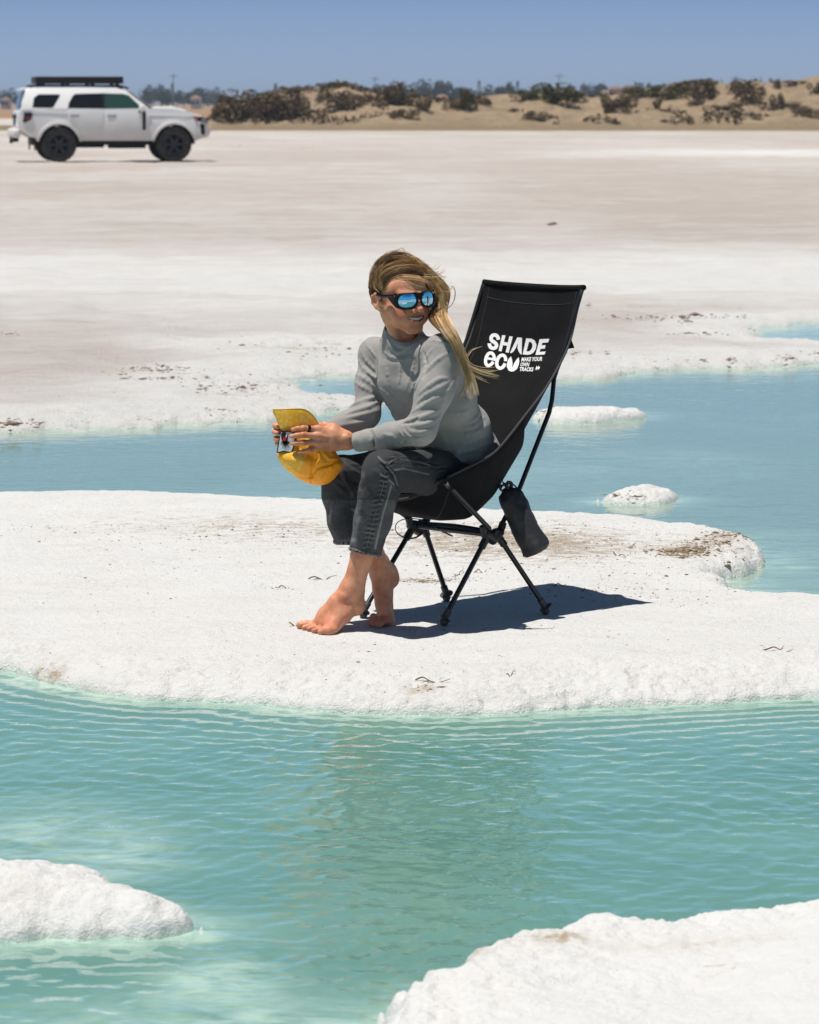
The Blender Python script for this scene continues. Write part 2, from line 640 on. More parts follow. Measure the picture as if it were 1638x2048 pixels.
def far_white(X, Y):
    # whiter close to the water, pinkish-beige beyond, with long pale streaks
    w = 1.15 * np.exp(-np.maximum(Y - 17, 0) / 3.6) * (0.45 + 0.55 * sstep(-3.5, -0.3, X) + 0.2 * sstep(1.5, 2.5, X))
    w = w + 0.65 * np.exp(-((Y - 31) / 6.0) ** 2)
    w = w + 0.50 * np.exp(-((Y - 100) / 9.0) ** 2) * sstep(1, 9, X)
    w = w + 0.27
    w = w + 0.55 * px_blob(X, Y, 560, 745, 260, 26) + 0.5 * px_blob(X, Y, 560, 690, 240, 12) + 0.6 * px_blob(X, Y, 250, 835, 500, 18) + 0.7 * px_blob(X, Y, 1560, 636, 170, 12) + 0.5 * px_blob(X, Y, 1350, 720, 420, 18)
    w = w - 0.30 * px_blob(X, Y, 120, 740, 260, 60) - 0.20 * px_blob(X, Y, 1250, 610, 420, 40)
    return w + 0.12 * fbm(X * 0.25, Y * 0.12, oct=4, seed=77)


def far_dirt(X, Y, s):
    d = 0.9 * px_blob(X, Y, 330, 742, 130, 16) + 0.9 * px_blob(X, Y, 460, 780, 110, 12) + 0.8 * px_blob(X, Y, 620, 700, 150, 18) + 0.9 * px_blob(X, Y, 1290, 645, 220, 10) \
        + 0.9 * px_blob(X, Y, 1370, 670, 80, 8) + 0.7 * px_blob(X, Y, 1150, 705, 80, 8) + 0.5 * px_blob(X, Y, 1200, 615, 120, 6) + 0.8 * px_blob(X, Y, 60, 845, 130, 14) + 0.35 * np.exp(-(s / 0.9) ** 2)
    return d - 0.62


rows_far = np.concatenate([np.linspace(14.6, 24, 230), np.geomspace(24, 60, 110)[1:], np.geomspace(60, 176, 60)[1:]])
make_salt('salt_flat', [flat_p], [pond_r, slit], lambda y: (-0.24 * y - 0.6, 0.26 * y + 0.6), rows_far, 430,
          top=lambda X, Y: -0.02 + 0.10 * sstep(26, 75, Y), width=lambda X, Y: 0.55 + 0 * X, scallop=lambda X, Y: 0.13 + 0 * X, lump=lambda X, Y: 0.05 + 0 * X, white=far_white, dirt=far_dirt,
          stain=lambda X, Y, s: 0.9 * px_blob(X, Y, 30, 846, 55, 9) + 0.6 * px_blob(X, Y, 560, 690, 90, 5), drop=0.35, seed=21, mat=M_saltf, outer=110.0)

for nm, pl, xr, yr, n1, n2, tp, sd, stn in (
        ('salt_islet', islet1, (0.5, 1.5), (15.0, 17.4), 150, 130, -0.005, 41, (1075, 828, 26, 8)),
        ('salt_islet', islet2, (0.55, 1.2), (12.2, 14.2), 150, 130, -0.012, 45, (1240, 992, 40, 7))):
    make_salt(nm, [pl], [], (lambda y, xr=xr: (xr[0], xr[1])), np.linspace(*yr, n1), n2, top=tp, width=0.20, scallop=0.010, lump=0.04, white=1.05,
              stain=(lambda X, Y, s, q=stn: px_blob(X, Y, *q)), seed=sd)

make_salt('salt_bank', [bank_l], [], lambda y: (-1.5, -0.15), np.linspace(5.7, 7.2, 330), 330, top=0.040, width=0.50, scallop=0.034, lump=0.026, white=1.1,
          stain=lambda X, Y, s: 0.25 * px_blob(X, Y, 50, 1780, 60, 12), seed=61, mat=M_saltn)
make_salt('salt_bank', [bank_r], [], lambda y: (-0.35, 1.65), np.concatenate([np.linspace(4.6, 5.3, 60), np.linspace(5.3, 6.8, 330)[1:]]), 460, top=0.060, width=0.22, scallop=0.045, lump=0.060, white=1.0,
          stain=lambda X, Y, s: 1.5 * px_blob(X, Y, 1100, 1925, 60, 14) + 1.2 * px_blob(X, Y, 920, 1950, 60, 20) + 1.3 * px_blob(X, Y, 1085, 1870, 30, 14) + 0.35 * px_blob(X, Y, 1390, 1940, 160, 14) + 0.5 * px_blob(X, Y, 1000, 1915, 40, 8), seed=67, mat=M_saltn)

# ------------------------------------------------------------------ water
def water_mat(name, near=True):
    t = NT(name)
    d = t.attr('shoal')
    v = t.coords()
    n = t.noise(t.coords(scale=(0.5, 1.0, 1.0)), 1.6, 4, 0.55, 0.6)
    deep = t.mix((0.108, 0.250, 0.208), (0.142, 0.298, 0.250), t.ramp(n, [(0.35, 0.0), (0.65, 1.0)]))
    cl = t.noise(t.coords(scale=(0.6, 1.0, 1.0), rot=(0, 0, 0.25)), 7.0, 5, 0.6, 1.2)
    fine = t.noise(t.coords(scale=(0.45, 1.0, 1.0), rot=(0, 0, 0.2)), 22.0, 3, 0.6, 1.5)
    sh = t.math('ADD', d, t.math('MULTIPLY', t.math('SUBTRACT', cl, 0.55), t.math('MULTIPLY', d, 3.2)))
    sh = t.math('ADD', sh, t.math('MULTIPLY', t.math('SUBTRACT', fine, 0.5), t.math('MULTIPLY', d, 1.6)), clamp=True)
    if not near:
        deep = t.mix((0.155, 0.232, 0.188), (0.18, 0.256, 0.208), n)
    c = t.mix(deep, (0.40, 0.56, 0.48), sh)
    t.set(Base_Color=c, Roughness=0.04 if near else 0.06, IOR=1.68 if near else 1.36)
    t.b.inputs['Specular IOR Level'].default_value = 0.5
    if near:
        h = t.noise(t.coords(scale=(0.55, 1.0, 1.0), rot=(0, 0, 0.15)), 38.0, 2, 0.5)
        t.bump(h, 0.0014, 1.0)
    else:
        h = t.math('ADD', t.noise(t.coords(scale=(0.8, 1.0, 1.0)), 11.0, 3, 0.55), t.math('MULTIPLY', t.noise(t.coords(scale=(0.5, 1.0, 1.0)), 1.4, 2, 0.5), 2.0))
        t.bump(h, 0.006, 0.6)
    return t.m


M_water = water_mat('turquoise_brine')
M_water_far = water_mat('turquoise_brine_far', near=False)

rows = np.linspace(4.4, 9.6, 720)
X, Y = gridverts(lambda y: (-0.165 * y - 0.2, 0.165 * y + 0.2), rows, 440, outer=7.0)
Z = np.zeros_like(X)
s_isl = -poly_sdf(X, Y, isl)
s_l, s_r = -poly_sdf(X, Y, bank_l), -poly_sdf(X, Y, bank_r)
wx, wy = X + 0.05 * fbm(X * 2, Y * 2, oct=2, seed=91), Y + 0.05 * fbm(X * 2, Y * 2, oct=2, seed=92)
wr = np.random.default_rng(5)
env1 = 0.65 + 0.5 * fbm(X * 1.3, Y * 1.1, oct=2, seed=95)
for i in range(46):
    lam = 0.046 * 1.032 ** i * (0.9 + 0.2 * wr.random())
    th = wr.normal(0.10, 1.0)
    kx, ky = math.sin(th) * 1.45 * 2 * math.pi / lam, math.cos(th) * 2 * math.pi / lam
    Z += 0.0017 * lam ** 0.9 * np.sin(kx * wx + ky * wy + wr.random() * 6.28)
Z *= np.clip(env1, 0.25, 1.3)
# ripples running along the shore of the island
sd = s_isl + 0.03 * fbm(X * 3, Y * 3, oct=2, seed=96)
Z += 0.0017 * np.sin(sd * 2 * math.pi / 0.085) * np.exp(-np.maximum(s_isl, 0) / 0.45)
sd2 = s_l + 0.04 * fbm(X * 3, Y * 3, oct=2, seed=97)
Z += 0.0012 * np.sin(sd2 * 2 * math.pi / 0.07) * np.exp(-np.maximum(s_l, 0) / 0.35) * (Y < 6.4)
shoal = 0.85 * np.exp(-np.maximum(s_isl, 0) / 0.035) + 0.35 * np.exp(-np.maximum(s_isl, 0) / 0.16) + 0.9 * np.exp(-np.maximum(s_l, 0) / 0.06) + 0.8 * np.exp(-np.maximum(s_r, 0) / 0.05)
shoal += 0.62 * px_blob(X, Y, 60, 1610, 230, 65) + 0.45 * px_blob(X, Y, 250, 1650, 130, 40) + 0.8 * px_blob(X, Y, 460, 1880, 90, 30) + 0.65 * px_blob(X, Y, 430, 1905, 140, 55) + 0.7 * px_blob(X, Y, 560, 1985, 170, 45) + 0.6 * px_blob(X, Y, 740, 1990, 110, 40) \
    + 0.4 * px_blob(X, Y, 200, 1960, 260, 40)
shoal = np.clip(shoal, 0, 1)
V = np.stack([X, Y, Z + ZW], -1).reshape(-1, 3)
o = mesh_np('lagoon_water', V, grid_faces(*X.shape), M_water, attrs={'shoal': shoal.ravel()})
tag(o, kind='structure')

rows = np.concatenate([np.linspace(9.6, 26, 200), np.linspace(26, 50, 10)[1:]])
X, Y = gridverts(lambda y: (-0.3 * y - 1, 0.3 * y + 1), rows, 200)
s2 = np.minimum(-poly_sdf(X, Y, flat_p), -poly_sdf(X, Y, isl))
s3 = np.minimum(-poly_sdf(X, Y, islet1), -poly_sdf(X, Y, islet2))
shoal = 0.8 * np.exp(-np.maximum(s2, 0) / 0.16) + 0.8 * np.exp(-np.maximum(s3, 0) / 0.08) + 0.30 * px_blob(X, Y, 1120, 1003, 120, 6) + 0.35 * px_blob(X, Y, 1600, 1095, 70, 4) + 0.18 * px_blob(X, Y, 1560, 1030, 160, 8)
shoal += 0.25 * np.clip(fbm(X * 0.9, Y * 0.8, oct=3, seed=99), 0, 1)
V = np.stack([X, Y, np.full_like(X, ZW)], -1).reshape(-1, 3)
o = mesh_np('lagoon_water', V, grid_faces(*X.shape), M_water_far, attrs={'shoal': np.clip(shoal, 0, 1).ravel()})
tag(o, kind='structure')

# ------------------------------------------------------------------ ground to the horizon (under and beyond the salt flat)
t = NT('distant_plain')
v = t.coords(scale=(0.02, 0.006, 1))
sepn = t.n('SeparateXYZ')
tcn = t.n('TexCoord')
t.l(tcn.outputs['Object'], sepn.inputs[0])
fy = t.math('DIVIDE', sepn.outputs['Y'], 1000.0)
fy = t.math('ADD', fy, t.math('MULTIPLY', t.math('SUBTRACT', t.noise(v, 1.0, 4), 0.5), 0.03))
c = t.ramp(fy, [(0.0, (0.44, 0.39, 0.35)), (0.175, (0.43, 0.385, 0.345)), (0.19, (0.13, 0.10, 0.06)), (0.215, (0.46, 0.43, 0.39)), (0.30, (0.52, 0.48, 0.44)), (0.33, (0.28, 0.17, 0.085)), (1.0, (0.30, 0.19, 0.10))])
t.set(Base_Color=c, Roughness=0.9)
M_plain = t.m
o = mesh_np('ground', [(-3000, -40, -0.25), (3000, -40, -0.25), (3000, 3.4, -0.25), (-3000, 3.4, -0.25)], [[0, 1, 2, 3]], M_plain, smooth=False)
tag(o, kind='structure')
xs = [-9000, -1500, -400, 400, 1500, 9000]
ys = [3.4, 60, 176, 400, 1500, 9000]
V = [(x, y, -0.25 if y < 20 else (-0.10 if y < 150 else 0.055)) for y in ys for x in xs]
o = mesh_np('ground', V, grid_faces(len(ys), len(xs)), M_plain, smooth=False)
tag(o, kind='structure')
# ================================================================== DUNES, SHRUBS, DISTANT TREES, HAZE
sky_pts = [(-1500, 262), (380, 262), (425, 250), (450, 228), (500, 205), (560, 190), (600, 181), (645, 177), (690, 172), (740, 189), (780, 196), (840, 200), (900, 206), (960, 201),
           (1050, 197), (1130, 198), (1180, 201), (1260, 190), (1330, 179), (1400, 173), (1450, 170), (1500, 167), (1560, 168), (1638, 168), (1900, 172), (3000, 180)]
DY0, DYR, DY1 = 181.0, 206.0, 236.0
_dx = np.array([P(a, 205, DYR).x for a, b in sky_pts])
_dz = np.array([P(a, b, DYR).z for a, b in sky_pts])


def dune_z(x, y):
    x = np.asarray(x, float)
    y = np.asarray(y, float)
    top = np.maximum(np.interp(x, _dx, _dz), -0.1)
    yb = DY0 + 1.2 * fbm(x * 0.25, x * 0 + 3.1, oct=3, seed=5)
    yr = DYR - 6 + 7 * vnoise(x * 0.16, x * 0 + 9.2, seed=8)
    u = np.clip((y - yb) / (yr - yb), 0, 1)
    up = 0.30 * sstep(0, 0.22, u) + 0.70 * sstep(0.12, 1.0, u)
    dn = 1 - 0.8 * sstep(yr + 3, DY1, y)
    h = fbm(x * 0.30, y * 0.22, oct=4, seed=31) * 0.22 * sstep(0.05, 0.3, u) * (1 - 0.6 * sstep(0.8, 1, u))
    return 0.03 + (np.maximum(top, 0) + 0.06) * up * dn + h * np.clip(top, 0, 2.2)


xs = np.linspace(-60, 80, 520)
ys = np.concatenate([np.linspace(179.5, 210, 120), np.linspace(210, 240, 30)[1:]])
X, Y = np.meshgrid(xs, ys)
Z = dune_z(X, Y)
t = NT('dune_sand')
v = t.coords()
n1 = t.noise(t.coords(scale=(1, 0.6, 2.2)), 0.5, 6, 0.65)
n2 = t.noise(v, 2.6, 5, 0.7)
c = t.mix((0.34, 0.25, 0.16), (0.24, 0.178, 0.115), t.ramp(n1, [(0.4, 0.0), (0.65, 1.0)]))
c = t.mix(c, (0.16, 0.125, 0.075), t.math('MULTIPLY', t.ramp(n2, [(0.50, 0.0), (0.62, 1.0)]), 0.7))
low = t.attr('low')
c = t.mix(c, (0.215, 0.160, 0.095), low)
t.set(Base_Color=c, Roughness=0.95)
t.bump(n2, 0.5, 0.6)
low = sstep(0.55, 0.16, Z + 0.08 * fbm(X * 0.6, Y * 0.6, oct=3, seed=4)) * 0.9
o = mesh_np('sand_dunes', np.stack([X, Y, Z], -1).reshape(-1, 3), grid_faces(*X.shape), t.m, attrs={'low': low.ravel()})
tag(o, kind='structure')


def hit_dune(px, py):
    d = ray(px, py)
    for Yq in np.arange(180.5, 215, 0.5):
        tt = Yq / d.y
        if CAM_H + d.z * tt <= float(dune_z(d.x * tt, Yq)):
            return Vector((d.x * tt, Yq, float(dune_z(d.x * tt, Yq))))
    tt = 200 / d.y
    return Vector((d.x * tt, 200, float(dune_z(d.x * tt, 200))))


def leaf_cloud(n, leaf, seed, shape='bush'):
    """unit crown (x,y in -.5...5, z 0..1) of n small leaf clumps"""
    r = np.random.default_rng(seed)
    K = 9 if shape == 'bush' else 8
    cx = r.uniform(-0.34, 0.34, K)
    cyy = r.uniform(-0.30, 0.30, K)
    cz = r.uniform(0.10, 0.62, K) if shape == 'bush' else r.uniform(0.35, 0.80, K)
    cz = cz * (1 - 0.8 * np.abs(cx))
    rad = r.uniform(0.12, 0.26, K)
    k = r.integers(0, K, n)
    d = r.normal(size=(n, 3))
    d /= np.linalg.norm(d, axis=1)[:, None]
    rr = rad[k] * r.uniform(0.45, 1.1, n) ** 0.5
    C = np.stack([cx[k], cyy[k], cz[k]], 1) + d * rr[:, None]
    C[:, 2] = np.maximum(C[:, 2], 0.0)
    a = r.normal(size=(n, 3))
    a /= np.linalg.norm(a, axis=1)[:, None]
    b = np.cross(a, r.normal(size=(n, 3)))
    b /= np.linalg.norm(b, axis=1)[:, None]
    L = leaf * r.uniform(0.6, 1.5, (n, 1))
    V = np.stack([C - a * L, C - b * L * 0.6, C + a * L, C + b * L * 0.6], 1).reshape(-1, 3)
    F = np.arange(4 * n).reshape(-1, 4)
    tone = np.repeat(r.uniform(0, 1, n), 4)
    return V, F, tone


def leaf_mat(name, c1, c2, c3):
    t = NT(name)
    c = t.ramp(t.attr('tone'), [(0.0, c1), (0.55, c2), (1.0, c3)])
    t.set(Base_Color=c, Roughness=0.8)
    t.b.inputs['Specular IOR Level'].default_value = 0.2
    return t.m


M_br = leaf_mat('dry_scrub', (0.065, 0.046, 0.028), (0.13, 0.095, 0.055), (0.22, 0.165, 0.10))
M_gr = leaf_mat('olive_scrub', (0.045, 0.045, 0.017), (0.085, 0.080, 0.030), (0.15, 0.135, 0.06))
M_tr = leaf_mat('distant_leaves', (0.022, 0.030, 0.022), (0.040, 0.052, 0.036), (0.07, 0.08, 0.05))
M_wood = simple('dry_wood', (0.13, 0.095, 0.065), 0.9)


def stems_bm(seed, h=0.5):
    r = random.Random(seed)
    bm = bmesh.new()
    for i in range(7):
        a = r.uniform(0, 6.28)
        p = [Vector((r.uniform(-.05, .05), r.uniform(-.05, .05), -0.08))]
        for k in range(3):
            p.append(p[-1] + Vector((math.cos(a) * 0.10, math.sin(a) * 0.10, h * 0.42)) + Vector((r.uniform(-.04, .04), r.uniform(-.04, .04), 0)))
        add_tube(bm, p, 0.022, 5, r_end=0.006)
    return bm


bush_me = []
for i in range(5):
    V, F, tone = leaf_cloud(1300, 0.032, 100 + i)
    o = mesh_np('foliage', V, F, M_br, smooth=False, attrs={'tone': tone})
    me_g = o.data.copy()
    me_g.materials.clear()
    me_g.materials.append(M_gr)
    st = bm_obj('stem', stems_bm(i), M_wood)
    bush_me.append((o.data, me_g, st.data))
    bpy.data.objects.remove(o)
    bpy.data.objects.remove(st)

bushes = [  # px, base py, width px, height px, kind (b brown, g olive), label
    (452, 244, 50, 34, 'b', 'low brown shrub at the left foot of the dunes just beyond the car bonnet'),
    (492, 242, 84, 62, 'b', 'tall dark brown shrub at the left end of the dunes, with a ragged peak'),
    (528, 243, 70, 66, 'b', 'tallest dark brown shrub in the thicket at the left end of the dunes'),
    (562, 240, 70, 52, 'b', 'dark rounded shrub inside the thicket left of the bare sand slope'),
    (592, 238, 52, 46, 'b', 'dark shrub closing the thicket beside the bare sand slope'),
    (575, 196, 40, 20, 'b', 'small shrub on the ridge above the left thicket'),
    (616, 184, 32, 12, 'b', 'thin brown shrub on the ridge of the pale dune hump'),
    (662, 178, 60, 13, 'b', 'flat brown shrub crowning the pale dune hump'),
    (650, 202, 34, 22, 'b', 'small shrub high on the pale dune slope'),
    (684, 224, 50, 42, 'b', 'wide dark shrub in the hollow of the pale dune slope'),
    (722, 204, 46, 16, 'b', 'low shrub on the ridge dip right of the pale hump'),
    (772, 214, 46, 44, 'b', 'upright brown shrub on the dune dip behind the woman'),
    (806, 212, 52, 50, 'b', 'broad brown shrub on the dune dip above the woman'),
    (812, 238, 46, 22, 'b', 'flat brown shrub low on the dune below the broad one'),
    (786, 240, 24, 16, 'b', 'tiny grey shrub low on the dune slope left of centre'),
    (852, 226, 38, 28, 'b', 'sparse brown shrub hanging on the dune slope'),
    (905, 222, 44, 20, 'b', 'low brown shrub left of the upright olive bush'),
    (938, 226, 34, 52, 'g', 'narrow upright olive bush in the middle of the dunes'),
    (966, 210, 36, 18, 'b', 'low brown shrub right of the upright olive bush'),
    (1028, 226, 22, 11, 'b', 'tiny dark tuft on the sand below the olive mound'),
    (1050, 206, 46, 24, 'g', 'left shoulder of olive scrub on the dune ridge'),
    (1096, 206, 84, 42, 'g', 'largest olive mound of scrub on the dune ridge'),
    (1138, 205, 52, 26, 'b', 'brown shrub at the right flank of the olive mound'),
    (1072, 242, 46, 22, 'b', 'dark grey shrub lying on the sand below the olive mound'),
    (1105, 238, 18, 9, 'b', 'tiny tuft right of the dark grey shrub'),
    (1213, 228, 36, 38, 'b', 'dark upright shrub below the pink house'),
    (1250, 222, 30, 28, 'b', 'brown shrub right of the dark upright one'),
    (1282, 194, 60, 24, 'g', 'olive scrub on the ridge right of the pink house'),
    (1325, 194, 66, 26, 'g', 'low olive scrub along the middle of the right ridge'),
    (1358, 188, 40, 22, 'g', 'olive shrub on the ridge before the tall brown clump'),
    (1318, 220, 22, 24, 'b', 'sparse shrub on the right dune slope'),
    (1333, 228, 20, 10, 'b', 'black tuft on the right dune slope'),
    (1330, 252, 14, 12, 'b', 'small dark tuft at the foot of the right dune'),
    (1406, 200, 54, 44, 'b', 'tall brown clump on the right ridge with a pointed top'),
    (1396, 216, 30, 18, 'b', 'small shrub below the tall brown clump'),
    (1440, 222, 50, 14, 'b', 'flat shrub on the slope right of the tall clump'),
    (1470, 192, 36, 32, 'b', 'brown shrub left half of the square thicket on the right ridge'),
    (1504, 208, 54, 50, 'b', 'square dark thicket on the right ridge'),
    (1556, 222, 30, 36, 'b', 'dark shrub with a dead stick above it near the right edge'),
    (1556, 184, 12, 26, 'b', 'thin dead stick shrub on the right skyline'),
    (1592, 174, 70, 10, 'b', 'thin line of scrub on the far right skyline'),
    (1592, 220, 34, 16, 'b', 'tangled dark scrub on the slope near the right edge'),
    (1618, 234, 56, 24, 'b', 'black tangled branches low on the dune at the right edge'),
    (1634, 192, 30, 28, 'g', 'olive shrub cut by the right edge of the view'),
    (1515, 242, 20, 9, 'b', 'tiny tuft low on the right dune'),
    (1228, 250, 26, 9, 'b', 'small tuft at the dune foot below the dark upright shrub'),
    (1468, 216, 30, 12, 'b', 'small brown tuft under the square thicket'),
    (1700, 205, 60, 40, 'b', 'brown shrub on the dune beyond the right edge of the view'),
]
for i, (px, pb, w, h, kd, lab) in enumerate(bushes):
    q = hit_dune(px, pb)
    s = q.y / FPX
    mb, mg, ms = bush_me[i % 5]
    root = empty('shrub', (q.x, q.y + 0.3, q.z - 0.06), random.uniform(0, 6.28) if w < 40 else random.choice((0, math.pi)) + random.uniform(-.3, .3))
    tag(root, lab, 'shrub', 'shrubs on the dunes')
    f = bpy.data.objects.new('foliage', mg if kd == 'g' else mb)
    st = bpy.data.objects.new('stem', ms)
    for c_ in (f, st):
        COL.objects.link(c_)
        c_.parent = root
        c_.scale = (w * s * 1.45, w * s * 1.1, h * s * 1.5)

# low scrub and tufts nobody could count, all over the dunes
rs = np.random.default_rng(77)
n_ = 60000
bx_, by_ = rs.uniform(-13, 30, n_), rs.uniform(182, 214, n_)
den = vnoise(bx_ * 0.42, by_ * 0.30, seed=61) + 0.5 * vnoise(bx_ * 1.3, by_ * 0.9, seed=62) + 0.55 * sstep(198, 207, by_) - 0.35
kp = (den > 0.10) & (dune_z(bx_, by_) > 0.35)
bx_, by_ = bx_[kp], by_[kp]
m_ = len(bx_)
C = np.stack([bx_, by_, dune_z(bx_, by_) + rs.uniform(0.0, 0.30, m_) * rs.uniform(0.2, 1, m_)], 1)
a_ = rs.normal(size=(m_, 3))
a_ /= np.linalg.norm(a_, axis=1)[:, None]
b_ = np.cross(a_, rs.normal(size=(m_, 3)))
b_ /= np.linalg.norm(b_, axis=1)[:, None]
L_ = rs.uniform(0.05, 0.15, (m_, 1))
V = np.stack([C - a_ * L_, C - b_ * L_ * 0.6, C + a_ * L_, C + b_ * L_ * 0.6], 1).reshape(-1, 3)
o = mesh_np('dune_scrub', V, np.arange(4 * m_).reshape(-1, 4), M_br, smooth=False, attrs={'tone': np.repeat(rs.uniform(0.0, 0.9, m_), 4)})
tag(o, 'low dry scrub and tufts growing all over the dunes', kind='stuff')

# ---- distant trees
tree_me = []
for i in range(6):
    V, F, tone = leaf_cloud(700, 0.045, 300 + i, 'tree')
    o = mesh_np('crown', V, F, M_tr, smooth=False, attrs={'tone': tone})
    bm = bmesh.new()
    add_tube(bm, [(0, 0, -0.02), (0.01, 0, 0.25), (-0.01, 0.01, 0.5), (0.03, 0, 0.75)], 0.030, 6, r_end=0.01)
    add_tube(bm, [(0, 0, 0.35), (0.14, 0.02, 0.62)], 0.014, 5, r_end=0.005)
    add_tube(bm, [(0, 0, 0.30), (-0.15, 0.02, 0.60)], 0.014, 5, r_end=0.005)
    tk = bm_obj('trunk', bm, M_wood)
    tree_me.append((o.data, tk.data))
    bpy.data.objects.remove(o)
    bpy.data.objects.remove(tk)
Vp, Fp = [], []
for k in range(14):                                  # palm crown: drooping fronds
    a = k * 2 * math.pi / 14
    for j in range(4):
        r0, r1 = 0.06 + j * 0.11, 0.06 + (j + 1) * 0.11
        z0, z1 = 0.92 + 0.08 * math.sin(j * 0.9) - 0.02 * j * j, 0.92 + 0.08 * math.sin((j + 1) * 0.9) - 0.02 * (j + 1) ** 2
        for s_ in (-1, 1):
            b_ = len(Vp)
            nx, ny = -math.sin(a) * 0.05 * s_, math.cos(a) * 0.05 * s_
            Vp += [(math.cos(a) * r0, math.sin(a) * r0, z0), (math.cos(a) * r1, math.sin(a) * r1, z1), (math.cos(a) * r1 + nx, math.sin(a) * r1 + ny, z1 - 0.03), (math.cos(a) * r0 + nx, math.sin(a) * r0 + ny, z0 - 0.03)]
            Fp.append([b_, b_ + 1, b_ + 2, b_ + 3])
o = mesh_np('crown', Vp, Fp, M_tr, smooth=False, attrs={'tone': np.random.default_rng(3).uniform(0, 1, len(Vp))})
bm = bmesh.new()
add_tube(bm, [(0.05, 0, -0.02), (0.02, 0, 0.4), (0, 0, 0.93)], 0.020, 6, r_end=0.014)
tk = bm_obj('trunk', bm, M_wood)
palm = (o.data, tk.data)
bpy.data.objects.remove(o)
bpy.data.objects.remove(tk)

tr = random.Random(4)
# (px, top py, width px, kind)
trees = [(8, 184, 26), (34, 181, 30), (60, 186, 24), (-30, 184, 30), (-70, 186, 30)]
trees += [(290 + i * 15 + tr.uniform(-4, 4), tr.choice((176, 184, 188, 190)) + tr.uniform(-3, 3), tr.uniform(18, 32)) for i in range(11)]
trees += [(325, 174, 24), (400, 176, 30), (432, 179, 26)]
trees += [(x + tr.uniform(-4, 4), tp_ + tr.uniform(-2, 2), w_) for x, tp_, w_ in (
    (610, 181, 24), (740, 178, 30), (765, 166, 36), (785, 172, 26), (800, 174, 26), (835, 172, 30), (852, 164, 26), (870, 158, 30), (886, 160, 24), (905, 170, 30), (925, 178, 30), (945, 180, 34), (968, 176, 30), (990, 172, 30),
    (1012, 164, 24), (1025, 165, 26), (1045, 178, 34), (1075, 176, 32), (1110, 176, 30), (1150, 182, 30), (1170, 163, 18), (1192, 170, 30), (1210, 168, 30), (1235, 178, 26), (1262, 172, 34), (1290, 164, 30), (1305, 168, 34), (1335, 170, 30),
    (1365, 166, 24), (1440, 176, 30), (1530, 174, 34), (1600, 172, 34), (1680, 170, 34), (1740, 172, 36))]
pos_n = {}
ordn = ('first', 'second', 'third', 'fourth', 'fifth', 'sixth', 'seventh', 'eighth', 'ninth', 'tenth', 'eleventh', 'twelfth', 'thirteenth', 'fourteenth', 'fifteenth', 'sixteenth')
_rank = {}
for g0, g1 in ((-999, 200), (200, 560), (560, 1000), (1000, 1240), (1240, 9999)):
    for r_, i_ in enumerate(sorted((i_ for i_, q_ in enumerate(trees) if g0 <= q_[0] < g1), key=lambda i_: trees[i_][0])):
        _rank[i_] = r_


def tree_label(px, tp_, w_, pos, i):
    h_ = 'tall' if tp_ < 168 else 'low' if tp_ > 180 else 'mid-height'
    return '%s hazy tree, %s from the left of those %s' % (h_, ordn[_rank[i]], pos)


positions = ('far left behind the car', 'behind the car bonnet', 'behind the dune dip', 'behind the olive mound', 'behind the right ridge')
for i, (px, tp_, w_) in enumerate(trees):
    Yt = tr.uniform(820, 1150)
    b_ = P(px, 205, Yt)
    top = P(px, tp_, Yt).z
    cm, tm = tree_me[i % 6]
    root = empty('distant_tree', (b_.x, Yt, -0.05), tr.uniform(0, 6.28))
    pos = positions[0] if px < 200 else positions[1] if px < 560 else positions[2] if px < 1000 else positions[3] if px < 1240 else positions[4]
    tag(root, tree_label(px, tp_, w_, pos, i), 'tree', 'hazy trees on the horizon')
    for m_, n_ in ((cm, 'crown'), (tm, 'trunk')):
        c_ = bpy.data.objects.new(n_, m_)
        COL.objects.link(c_)
        c_.parent = root
        c_.scale = (w_ * Yt / FPX * 2.1, w_ * Yt / FPX * 1.3, (top + 0.05) * 1.2)
for i, (px, tp_) in enumerate([(551, 160), (345, 160), (958, 154), (1117, 160), (1035, 155)]):
    Yt = 900 + 30 * i
    b_ = P(px, 205, Yt)
    top = P(px, tp_, Yt).z
    root = empty('palm_tree', (b_.x, Yt, -0.05), i)
    tag(root, ('hazy palm standing above the shrub thicket at the left end of the dunes', 'hazy palm on the horizon beyond the car bonnet', 'tallest hazy palm on the horizon right of the upright olive bush', 'hazy palm above the olive mound on the dunes', 'hazy palm between the olive mound and the tallest palm')[i], 'palm tree', 'palms on the horizon')
    for m_, n_ in ((palm[0], 'crown'), (palm[1], 'trunk')):
        c_ = bpy.data.objects.new(n_, m_)
        COL.objects.link(c_)
        c_.parent = root
        hh = top + 0.05
        c_.scale = (hh * 0.16, hh * 0.16, hh * 0.93)
M_pole = simple('grey_pole', (0.20, 0.20, 0.21), 0.7)
for px, tp_, lab in ((347, 146, 'thin utility pole on the horizon above the car bonnet'), (750, 152, 'thin utility pole on the horizon above the dune dip'), (1118, 146, 'tall thin mast behind the olive mound'), (1470, 150, 'thin pole behind the right ridge')):
    Yt = 700
    b_, top = P(px, 205, Yt), P(px, tp_, Yt).z
    root = empty('utility_pole', (b_.x, Yt, -0.05))
    tag(root, lab, 'pole', 'utility poles on the horizon')
    bm = bmesh.new()
    add_tube(bm, [(b_.x, Yt, -0.2), (b_.x, Yt, top)], 0.11, 8, r_end=0.08)
    bm_obj('pole', bm, M_pole, root)
    bm = bmesh.new()
    add_box(bm, (b_.x, Yt, top - 0.6), (1.9, 0.12, 0.12))
    bm_obj('crossarm', bm, M_pole, root)
